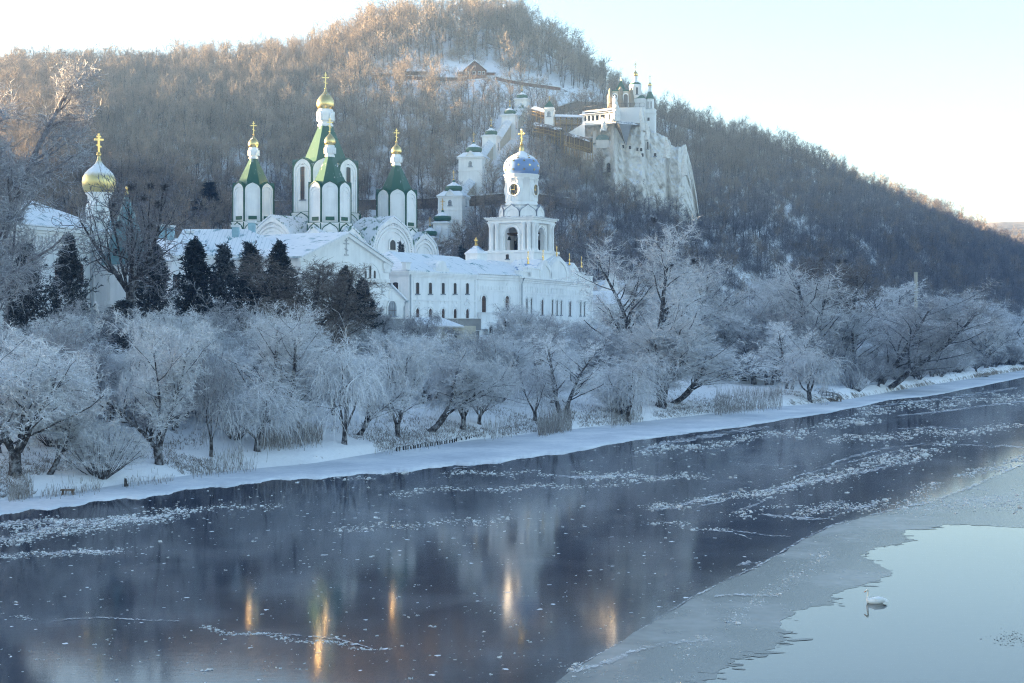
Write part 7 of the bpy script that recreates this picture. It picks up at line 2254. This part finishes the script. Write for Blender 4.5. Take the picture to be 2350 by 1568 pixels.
def plant_woods():
    rng = np.random.default_rng(77)
    protos = [bare_tree(101, 13), bare_tree(102, 13, stemsN=2, spread=4), bare_tree(103, 13, crown=1.15), bare_tree(104, 12, crown=0.9), bare_tree(105, 13, stemsN=3, spread=8), bare_tree(106, 13, mat='frost_dull'), bare_tree(107, 13, mat='frost_dull', stemsN=2, spread=5), bare_tree(108, 12, mat='frost_dull', crown=1.1)]
    shrubs = [brush(111), brush(112, 3.4, n=13), brush(113, 3.2, 'frost_dull'), brush(114, 2.8, 'frost_dull', 18)]
    # candidate spots over the hillside, jittered grid in world space
    pts = []
    ys = 235.0
    cand = []
    for y in np.arange(240, 960, 3.7):
        for x in np.arange(-330, 330, 3.7):
            cand.append((x + rng.uniform(-1.8, 1.8), y + rng.uniform(-1.8, 1.8)))
    c = np.array(cand)
    u = CX + F * c[:, 0] / c[:, 1]
    df = I(u, [(a, b) for a, b, _ in FOOT]); dr = I(u, [(a, b) for a, b, _ in RIDGE])
    ok = (u > -120) & (u < 2480) & (c[:, 1] > df + 2) & (c[:, 1] < dr + 34)
    c, u, df, dr = c[ok], u[ok], df[ok], dr[ok]
    z = tz(c[:, 0], c[:, 1])
    py = HY - (z - CH) * F / c[:, 1]
    keep = np.ones(len(c), bool)
    # thin out: open woods on the snowy slope under the brick house, none on the snowfield and the chalk
    dens = np.full(len(c), 0.86)
    dens[(u > 850) & (u < 1330) & (py < 330)] = 0.74
    dens[(u > 1140) & (u < 1330) & (py > 95) & (py < 180)] = 0.70
    dens[(u > 880) & (u < 1140) & (py > 150) & (py < 195)] = 0.15
    dens[(u > 930) & (u < 1160) & (py > 420) & (py < 640)] = 0.75
    poly = [(1128, 188), (1165, 182), (1215, 184), (1290, 203), (1345, 214), (1392, 238), (1335, 264), (1215, 266), (1150, 240)]
    ins = np.zeros(len(c), bool)
    for (x0, y0), (x1, y1) in zip(poly, poly[1:] + poly[:1]):
        cr = ((y0 > py) != (y1 > py)) & (u < (x1 - x0) * (py - y0) / (y1 - y0 + 1e-9) + x0)
        ins ^= cr
    dens[ins] = 0.03
    for x, y, r in KEEP_OUT:
        keep &= (c[:, 0] - x) ** 2 + (c[:, 1] - y) ** 2 > r * r
    keep &= rng.random(len(c)) < dens
    c, u, z, py, dr = c[keep], u[keep], z[keep], py[keep], dr[keep]
    n = len(c)
    h = rng.normal(1.0, 0.17, n).clip(0.55, 1.4) * (0.80 + 0.2 * rng.random(n))
    h = h * np.where(py > 330, 0.95, 1.0)
    h = h * np.where((u > 1390) & (u < 2000), 0.78, 1.0) * np.where(u > 2000, 0.85, 1.0) * np.where(u < 400, 0.85, 1.0)
    h = h * np.where((u > 820) & (u < 1330) & (c[:, 1] > dr - 25), 1.25, 1.0)
    low = (rng.random(n) < 0.30)
    h = np.where(low, h * 0.55, h)
    big = np.argsort(-(h / c[:, 1]) * np.where((u > -10) & (u < 2360), 1, 0.01))
    n_ind = 286
    ind = set(big[:n_ind].tolist())
    frosty = np.clip((py - 400) / 120, 0, .8) * np.clip((u - 1150) / 150, 0.15, 1)
    which = np.where(rng.random(n) < frosty, rng.integers(5, 8, n), rng.integers(0, 5, n))
    rot = rng.uniform(0, 6.283, n)
    for i in big[:n_ind]:
        o = link('bare_tree', protos[which[i]])
        o.location = (c[i, 0], c[i, 1], z[i]); o.rotation_euler.z = rot[i]
        s = h[i]; o.scale = (s, s, s)
        fr = which[i] >= 5
        tag(o, 'greyish frosted leafless tree in the lower hillside wood' if fr else 'bare brown leafless tree in the wood covering the hillside', 'tree', 'frosted trees in the lower hillside wood' if fr else 'bare trees in the hillside wood')
    src = {}
    for o in COL.objects:
        if o.name.startswith('bare_tree') and o.get('group') and o.data.name not in src:
            src[o.data.name] = o
    protos += shrubs
    srcs = [src[p.name] for p in protos if p.name in src]
    # undergrowth between the trees
    b = np.array([(x + rng.uniform(-1.5, 1.5), y + rng.uniform(-1.5, 1.5)) for y in np.arange(250, 960, 2.9) for x in np.arange(-330, 330, 2.9)])
    ub = CX + F * b[:, 0] / b[:, 1]
    dfb = I(ub, [(a, q) for a, q, _ in FOOT]); drb = I(ub, [(a, q) for a, q, _ in RIDGE])
    zb = tz(b[:, 0], b[:, 1]); pb = HY - (zb - CH) * F / b[:, 1]
    db = np.where((ub > 850) & (ub < 1330) & (pb < 300), .18, np.where(ub > 1230, .92, .6)) * (.45 + .9 * (fbm(b[:, 0], b[:, 1], 24.0, 9.0) > -.25))
    okb = (ub > -120) & (ub < 2480) & (b[:, 1] > dfb + 2) & (b[:, 1] < drb + 20) & (rng.random(len(b)) < db) & ~((ub > 1118) & (ub < 1400) & (pb > 175) & (pb < 268)) & ~((ub > 1330) & (ub < 1480) & (pb < 330))
    for x, y, r in KEEP_OUT:
        okb &= (b[:, 0] - x) ** 2 + (b[:, 1] - y) ** 2 > (r * .62) ** 2
    b, ub, zb, pb = b[okb], ub[okb], zb[okb], pb[okb]
    for k, sh in enumerate(shrubs):
        o = link('brush', sh)
        o.location = (b[k * 7, 0], b[k * 7, 1], zb[k * 7])
        tag(o, 'low leafless shrub in the undergrowth of the hillside wood', 'shrub', 'undergrowth shrubs on the hillside')
        srcs.append(o)
    nb = len(b); fb = np.clip((pb - 330) / 120, 0, .85) * np.clip((ub - 1000) / 150, .25, 1)
    base_k = len(srcs) - 4
    wb = base_k + np.where(rng.random(nb) < fb, rng.integers(2, 4, nb), rng.integers(0, 2, nb))
    rest = np.array([i for i in range(n) if i not in ind])
    me = bpy.data.meshes.new('far_wood')
    idx = {p.name: k for k, p in enumerate([s.data for s in srcs])}
    kind = np.array([idx.get(protos[q].name, 0) for q in which[rest]])
    co = np.concatenate([np.column_stack([c[rest], z[rest]]), np.column_stack([b, zb])])
    me.vertices.add(len(co)); me.vertices.foreach_set('co', co.astype(np.float32).ravel())
    a = me.attributes.new('size', 'FLOAT', 'POINT'); a.data.foreach_set('value', np.concatenate([h[rest], rng.uniform(.6, 1.35, nb)]).astype(np.float32))
    a = me.attributes.new('turn', 'FLOAT', 'POINT'); a.data.foreach_set('value', np.concatenate([rot[rest], rng.uniform(0, 6.28, nb)]).astype(np.float32))
    a = me.attributes.new('sort', 'INT', 'POINT'); a.data.foreach_set('value', np.concatenate([kind, wb]).astype(np.int32))
    o = link('hillside_wood', me)
    tag(o, kind='stuff')
    scatter(o, srcs)
    return n
def scatter(o, srcs):
    """geometry nodes: one of the source trees stands on every point of o"""
    ng = bpy.data.node_groups.new('scatter', 'GeometryNodeTree')
    ng.interface.new_socket('Geometry', in_out='INPUT', socket_type='NodeSocketGeometry')
    ng.interface.new_socket('Geometry', in_out='OUTPUT', socket_type='NodeSocketGeometry')
    gi = ng.nodes.new('NodeGroupInput'); go = ng.nodes.new('NodeGroupOutput')
    def attr(name, typ):
        n = ng.nodes.new('GeometryNodeInputNamedAttribute'); n.data_type = typ; n.inputs['Name'].default_value = name
        return n.outputs['Attribute']
    g2i = ng.nodes.new('GeometryNodeGeometryToInstance')
    for s in reversed(srcs):
        oi = ng.nodes.new('GeometryNodeObjectInfo'); oi.transform_space = 'ORIGINAL'
        oi.inputs['Object'].default_value = s
        oi.inputs['As Instance'].default_value = False
        g = ng.nodes.new('GeometryNodeGeometryToInstance')
        ng.links.new(oi.outputs['Geometry'], g.inputs[0])
        if s is srcs[-1]:
            j = ng.nodes.new('GeometryNodeJoinGeometry')
        ng.links.new(g.outputs[0], j.inputs[0])
    iop = ng.nodes.new('GeometryNodeInstanceOnPoints')
    m2p = ng.nodes.new('GeometryNodeMeshToPoints')
    ng.links.new(gi.outputs[0], m2p.inputs['Mesh'])
    ng.links.new(m2p.outputs[0], iop.inputs['Points'])
    ng.links.new(j.outputs[0], iop.inputs['Instance'])
    iop.inputs['Pick Instance'].default_value = True
    ng.links.new(attr('sort', 'INT'), iop.inputs['Instance Index'])
    cx = ng.nodes.new('ShaderNodeCombineXYZ'); ng.links.new(attr('turn', 'FLOAT'), cx.inputs[2])
    ng.links.new(cx.outputs[0], iop.inputs['Rotation'])
    ng.links.new(attr('size', 'FLOAT'), iop.inputs['Scale'])
    ng.links.new(iop.outputs[0], go.inputs[0])
    m = o.modifiers.new('scatter', 'NODES'); m.node_group = ng
plant_woods()
# ------------------------------------------------------------------ river side things
def r5(x, y):
    return 1721 + x * .2676, 516.4 + y * .2676
def landing():
    c = G(1909, 923); a = math.radians(8)
    r = empty('river_landing', c, a, 'small iron railed wooden river landing with steps at the ice edge', 'landing')
    m = MB()
    for x in (-1.7, -.2, 1.6):
        for y in (0, 1.6):
            m.box(x - .06, x + .06, y - .06, y + .06, -.4, .55)
    m.box(-1.9, .1, -.1, 1.7, .55, .65)
    for k in range(4):
        m.box(.12 + k * .42, .5 + k * .42, -.05, 1.65, .42 - k * .13, .47 - k * .13)
    m.build('deck', 'wood', r)
    t = MB()
    for y in (-.05, 1.65):
        for x in (-1.85, -1.1, -.35, .1):
            t.box(x - .035, x + .035, y - .035, y + .035, .6, 1.75)
        for h in (1.2, 1.72):
            t.tube([(-1.85, y, h), (.1, y, h)], .035, 5)
        for x, z0 in ((.9, .3), (1.7, .05)):
            t.box(x - .035, x + .035, y - .035, y + .035, z0, z0 + 1.1)
        t.tube([(.1, y, 1.72), (1.7, y, 1.15)], .035, 5); t.tube([(.1, y, 1.2), (1.7, y, .65)], .035, 5)
    t.build('railing', 'iron', r)
landing()
def swan():
    p = G(2009, 1384.5)
    r = bpy.data.objects.new('swan', None)
    m = bpy.data.meshes.new('swan')
    # one continuous body: bill, head, S neck, breast, back and raised tail; x runs to the tail
    ring = [(-.46, 0, .500, .012, .012), (-.445, 0, .515, .02, .022), (-.41, 0, .54, .036, .042), (-.375, 0, .555, .044, .048), (-.34, 0, .555, .040, .042), (-.325, 0, .535, .033, .034), (-.322, 0, .48, .036, .038), (-.335, 0, .40, .038, .04), (-.35, 0, .32, .042, .046), (-.355, 0, .24, .045, .048), (-.345, 0, .17, .075, .08), (-.31, 0, .115, .115, .11), (-.24, 0, .095, .150, .125), (-.12, 0, .10, .185, .15), (0.02, 0, .115, .20, .165), (.16, 0, .125, .19, .16), (.29, 0, .135, .15, .125), (.39, 0, .145, .095, .08), (.47, 0, .155, .05, .035), (.54, 0, .165, .02, .012)]
    v, f = [], []
    S = 14
    n = len(ring)
    for i, (x, y, z, ry, rz) in enumerate(ring):
        a, b = ring[max(0, i - 1)], ring[min(n - 1, i + 1)]
        t = Vector((b[0] - a[0], 0, b[2] - a[2])).normalized()
        up = Vector((-t.z, 0, t.x))
        for j in range(S):
            q = 2 * math.pi * j / S
            w = Vector((x, 0, z)) + Vector((0, 1, 0)) * math.cos(q) * ry + up * math.sin(q) * rz
            v.append(w)
    for i in range(n - 1):
        for j in range(S):
            j2 = (j + 1) % S
            f.append((i * S + j, i * S + j2, (i + 1) * S + j2, (i + 1) * S + j))
    f.append(list(range(S - 1, -1, -1))); f.append([(n - 1) * S + j for j in range(S)])
    m.from_pydata(v, [], f)
    for k in ('swan_white', 'swan_cream'):
        m.materials.append(MATS[k])
    for pl in m.polygons:
        pl.use_smooth = True
        pl.material_index = 1 if pl.center.z > .3 else 0
    o = link('swan', m); o.scale = (1.12, 1.2, 1.22); o.location = (p.x, p.y, -.02); o.rotation_euler.z = math.radians(4)
    tag(o, 'white mute swan with orange bill swimming on the open water', 'swan')
    MB().lathe([(.024, 0), (.022, .03), (.016, .07), (.006, .10)], seg=10, T=TR(-.435, 0, .51) @ Matrix.Rotation(math.radians(-118), 4, 'Y')).build('bill', 'bill', o)
    for s in (-1, 1):
        b = MB(); b.lathe([(.0045, -.006), (.008, 0), (.0045, .006)], seg=8, T=TR(-.385, s * .041, .562)); b.build('eye', 'dark', o)
        b = MB()                                      # folded wing: overlapping feather rows
        for k in range(3):
            for i in range(9):
                t = i / 8
                x0 = -.14 + t * .40 + k * .05; z0 = .25 - k * .045 - t * .02
                b.add([(x0, s * (.175 - k * -.012 - t * .045), z0), (x0 + .10, s * (.20 - k * -.01 - t * .07), z0 - .035), (x0 + .26 - t * .05, s * (.165 - t * .10), z0 - .03), (x0 + .10, s * (.13 - t * .05), z0 + .02)], [(0, 1, 2, 3)])
        b.build('wing', 'swan_white', o)
simple('swan_white', (0.90, 0.90, 0.89), 0.7, 0, 0.04, 8)
simple('swan_cream', (0.82, 0.79, 0.70), 0.7, 0, 0.05, 8)
simple('bill', (0.55, 0.16, 0.04), 0.4, 0, 0.1, 8)
swan()
def ducks():
    proto = None
    for i, px in enumerate((2057, 2063, 2071, 2079)):
        p = G(px, 920 + (i % 2))
        m = MB()
        m.lathe([(.02, -.24), (.09, -.16), (.13, 0), (.11, .12), (.05, .22)], seg=10, T=Matrix.Rotation(math.radians(90), 4, 'Y'))
        m.tube([(.14, 0, .05), (.2, 0, .16), (.22, 0, .22), (.27, 0, .24), (.33, 0, .225)], [.06, .045, .055, .05, .015], 8)
        m.tube([(-.2, 0, .03), (-.3, 0, .09)], [.05, .012], 6)
        if proto is None:
            proto = m.build('duck', 'twig_dark'); o = proto
        else:
            o = proto.copy(); COL.objects.link(o)
        o.location = (p.x, p.y, .05); o.rotation_euler.z = (0.3, 2.8, .1, 3.3)[i]
        tag(o, 'tiny dark duck resting in the row of four beyond the landing', 'duck', 'row of dark ducks on the far ice')
ducks()
def logs():
    rows = [(r5(1840, 1283), r5(2045, 1302), .28, 'dark fallen trunk lying on the far ice'), (r5(2015, 1238), r5(2150, 1270), .25, 'shorter fallen trunk lying behind the long one on the far ice'),
            ((955, 1012), (985, 1020), .14, 'short dark log on the bank under the stout willow'), (r5(1095, 1345), r5(1190, 1390), .3, 'broken trunk at the root of the dark leaning tree'), (r5(1175, 1360), r5(1262, 1393), .25, 'snow topped broken branch beside the dark leaning tree')]
    for a, b, r, lab in rows:
        p, q = G(*a, .25), G(*b, .15)
        mid = p.lerp(q, .5) + Vector((0, 0, .2))
        m = MB(); m.tube([p, p.lerp(q, .3) + Vector((0, .2, .12)), mid, q], [r, r * .9, r * .7, r * .3], 8)
        side = Vector((.6, .4, .35))
        for f in (.35, .5, .7):
            s = p.lerp(q, f) + Vector((0, 0, .2)); L = (q - p).length * .16
            m.tube([s, s + side * L * .5, s + Vector((.8, .5, .6)) * L], [r * .35, r * .22, r * .08], 5); side = Vector((.5, -.5, .45))
        tag(m.build('fallen_log', 'log'), lab, 'log')
    p = G(155.5, 1138)
    m = MB(); m.box(-.55, .55, -.2, .2, .42, .52)
    for x in (-.42, .42):
        m.tube([(x * 1.1, 0, -.1), (x * .9, 0, .45)], .09, 6)
    o = m.build('low_bench', 'wood', None, p); tag(o, 'low two legged wooden bench frozen in at the ice edge', 'bench')
    p = G(288, 1116, .1); m = MB(); m.tube([(0, 0, -.2), (.02, 0, .35), (.0, 0, .75)], [.14, .12, .09], 7); m.tube([(.15, .05, -.2), (.17, .05, .3)], [.08, .06], 6)
    tag(m.build('old_post', 'log', None, p), 'short dark broken post standing at the ice edge', 'post')
    p = G(2084, 886); m = MB(); m.lathe([(.55, -.2), (.62, .15), (.45, .5), (.15, .68)], seg=9, smooth=False); tag(m.build('boulder', 'rubble', None, p), 'single dark boulder frozen into the far ice', 'rock')
    # row of stakes along the bank
    k = 0
    for i in range(40):
        px = lerp(905, 1120, i / 39.0) + rng0.normal(0, 1.0); py = lerp(1036, 1003, i / 39.0)
        if rng0.random() < .25: continue
        p = G(px, py, .1); m = MB(); m.tube([(0, 0, -.4), (rng0.normal(0, .03), 0, .35 + rng0.random() * .25)], [.09, .07], 5)
        tag(m.build('bank_stake', 'log', None, p), 'short dark wooden stake in the row holding the river bank', 'stake', 'row of bank stakes')
logs()
def fence():
    def run(px0, py0, px1, py1, label, H=1.25):
        a, b = ground_hit(px0, py0), ground_hit(px1, py1)
        L = (b - a).length
        n = int(L / .34)
        m = MB(); rl = MB()
        prev = None
        for k in range(n + 1):
            p = a.lerp(b, k / n); p.z = tz1(p.x, p.y)
            m.box(-.035, .035, -.03, .03, -.1, H, T=TR(*p))
            if prev is not None and k % 4 == 0:
                for h in (.25, H - .2):
                    rl.tube([prev + Vector((0, .05, h)), p + Vector((0, .05, h))], .04, 4)
            if prev is None or k % 4 == 0: prev = p
        r = empty('picket_fence', a, 0, label, 'fence')
        for mb, nm in ((m, 'pickets_panel'), (rl, 'rail')):
            o = mb.build(nm.replace('pickets_panel', 'picket_panel'), 'iron', r); o.matrix_parent_inverse = Matrix.Translation(-a)
    run(-60, 990, 300, 962, 'dark iron picket fence on the snowy bank behind the bushes')
    run(640, 940, 740, 925, 'short stretch of dark picket fence behind the weeping willow')
    a = ground_hit(262, 940)
    r = empty('concrete_culvert', a, .1, 'snow topped concrete culvert with two dark openings behind the picket fence', 'culvert')
    m = MB(); m.box(-1.6, 3.6, 0, 2.5, -.5, 2.2)
    for x in (-.9, .9):
        m.box(x, x + 1.1, -.03, 0, .1, 1.5, 1)
    m.build('wall', ['concrete', 'dark'], r); MB().box(-1.8, 3.8, -.3, 2.7, 2.2, 2.5).build('slab', 'ledge', r)
fence()
def reeds():
    t = TreeMesh(); rng = np.random.default_rng(9)
    beds = [(590, 740, 1062, 1046, 900, 1.9), (860, 1010, 1040, 1024, 260, .9), (1110, 1190, 1008, 998, 260, 1.1), (1235, 1312, 1000, 986, 900, 2.2), (1400, 1475, 978, 966, 420, 1.3), (1640, 1795, 950, 934, 1300, 2.0), (20, 75, 1150, 1143, 260, 1.0), (90, 230, 1145, 1128, 260, .7), (280, 400, 1118, 1105, 160, .6), (440, 590, 1094, 1078, 260, .8), (1880, 1900, 925, 922, 120, 1.2), (480, 560, 1088, 1075, 200, .9)]
    for x0, x1, y0, y1, n, h in beds:
        px = rng.uniform(x0, x1, n); f = (px - x0) / (x1 - x0)
        py = y0 + (y1 - y0) * f + rng.normal(-2, 4.0, n)
        d = CH * F / (py - HY)
        x = (px - CX) / F * d
        z = np.maximum(tz(x, d), 0.03)
        P0 = np.column_stack([x, d, z])
        D = np.column_stack([rng.normal(0, .16, n), rng.normal(0, .16, n), np.ones(n)])
        t.ribbons(walk(rng, P0, D, h * rng.uniform(.5, 1.15, n), 4, .08, 0, .15), .022, rng)
    o = link('reeds', t.mesh('reeds', ['reed'])); tag(o, kind='stuff')
    t = TreeMesh()
    n = 13000
    u = rng.uniform(-60, 1960, n)
    ds = CH * F / (I(u, SHORE) - HY)
    d = ds + rng.exponential(7.0, n) + .4
    x = (u - CX) / F * d
    keep = (fbm(x, d, 9.0, 11.0) > 0.05) & (d < ds + 60)
    x, d = x[keep], d[keep]; n = len(x)
    P0 = np.repeat(np.column_stack([x, d, tz(x, d) - .03]), 3, 0) + np.column_stack([rng.normal(0, .12, n * 3), rng.normal(0, .12, n * 3), np.zeros(n * 3)])
    D = np.column_stack([rng.normal(0, .5, n * 3), rng.normal(0, .5, n * 3), np.ones(n * 3)])
    t.ribbons(walk(rng, P0, D, rng.uniform(.12, .5, n * 3), 3, .2, 0, .2), .025, rng)
    o = link('dry_grass', t.mesh('dry_grass', ['dead_grass'])); tag(o, kind='stuff')
    t = TreeMesh()
    px = rng.normal(2320, 24, 160); py = rng.normal(1466, 9, 160)
    c = np.array([tuple(G(a, b, .012)) for a, b in zip(px, py)])
    t.quads(c, .07, rng, 0, np.array([0, 0, .0]))
    v = np.concatenate(t.v); v[:, 2] = .012; t.v = [v]
    o = link('floating_weed', t.mesh('floating_weed', ['twig_dark'])); tag(o, kind='stuff')
reeds()
p_ = P(2102, 680, 420)
m_ = MB(); m_.lathe([(.55, -25), (.5, zpy(626, 420) - p_.z), (.6, zpy(625, 420) - p_.z)], seg=12)
tag(m_.build('chimney_stack', 'plaster_cream', None, p_), 'slim pale chimney stack rising above the frosted trees', 'chimney')

# ------------------------------------------------------------------ winter haze in the valley
def haze():
    m = bpy.data.materials.new('haze'); m.use_nodes = True
    nt = m.node_tree
    nt.nodes.remove(nt.nodes['Principled BSDF'])
    v = nt.nodes.new('ShaderNodeVolumePrincipled')
    v.inputs['Color'].default_value = (0.32, 0.56, 1.0, 1)
    v.inputs['Density'].default_value = HAZE
    v.inputs['Anisotropy'].default_value = 0.0
    nt.links.new(v.outputs[0], nt.nodes['Material Output'].inputs['Volume'])
    MATS['haze'] = m
    o = MB().box(-1400, 1600, -60, 2300, -3, 175).build('haze', 'haze')
    tag(o, kind='stuff')
HAZE = 0.00021
haze()
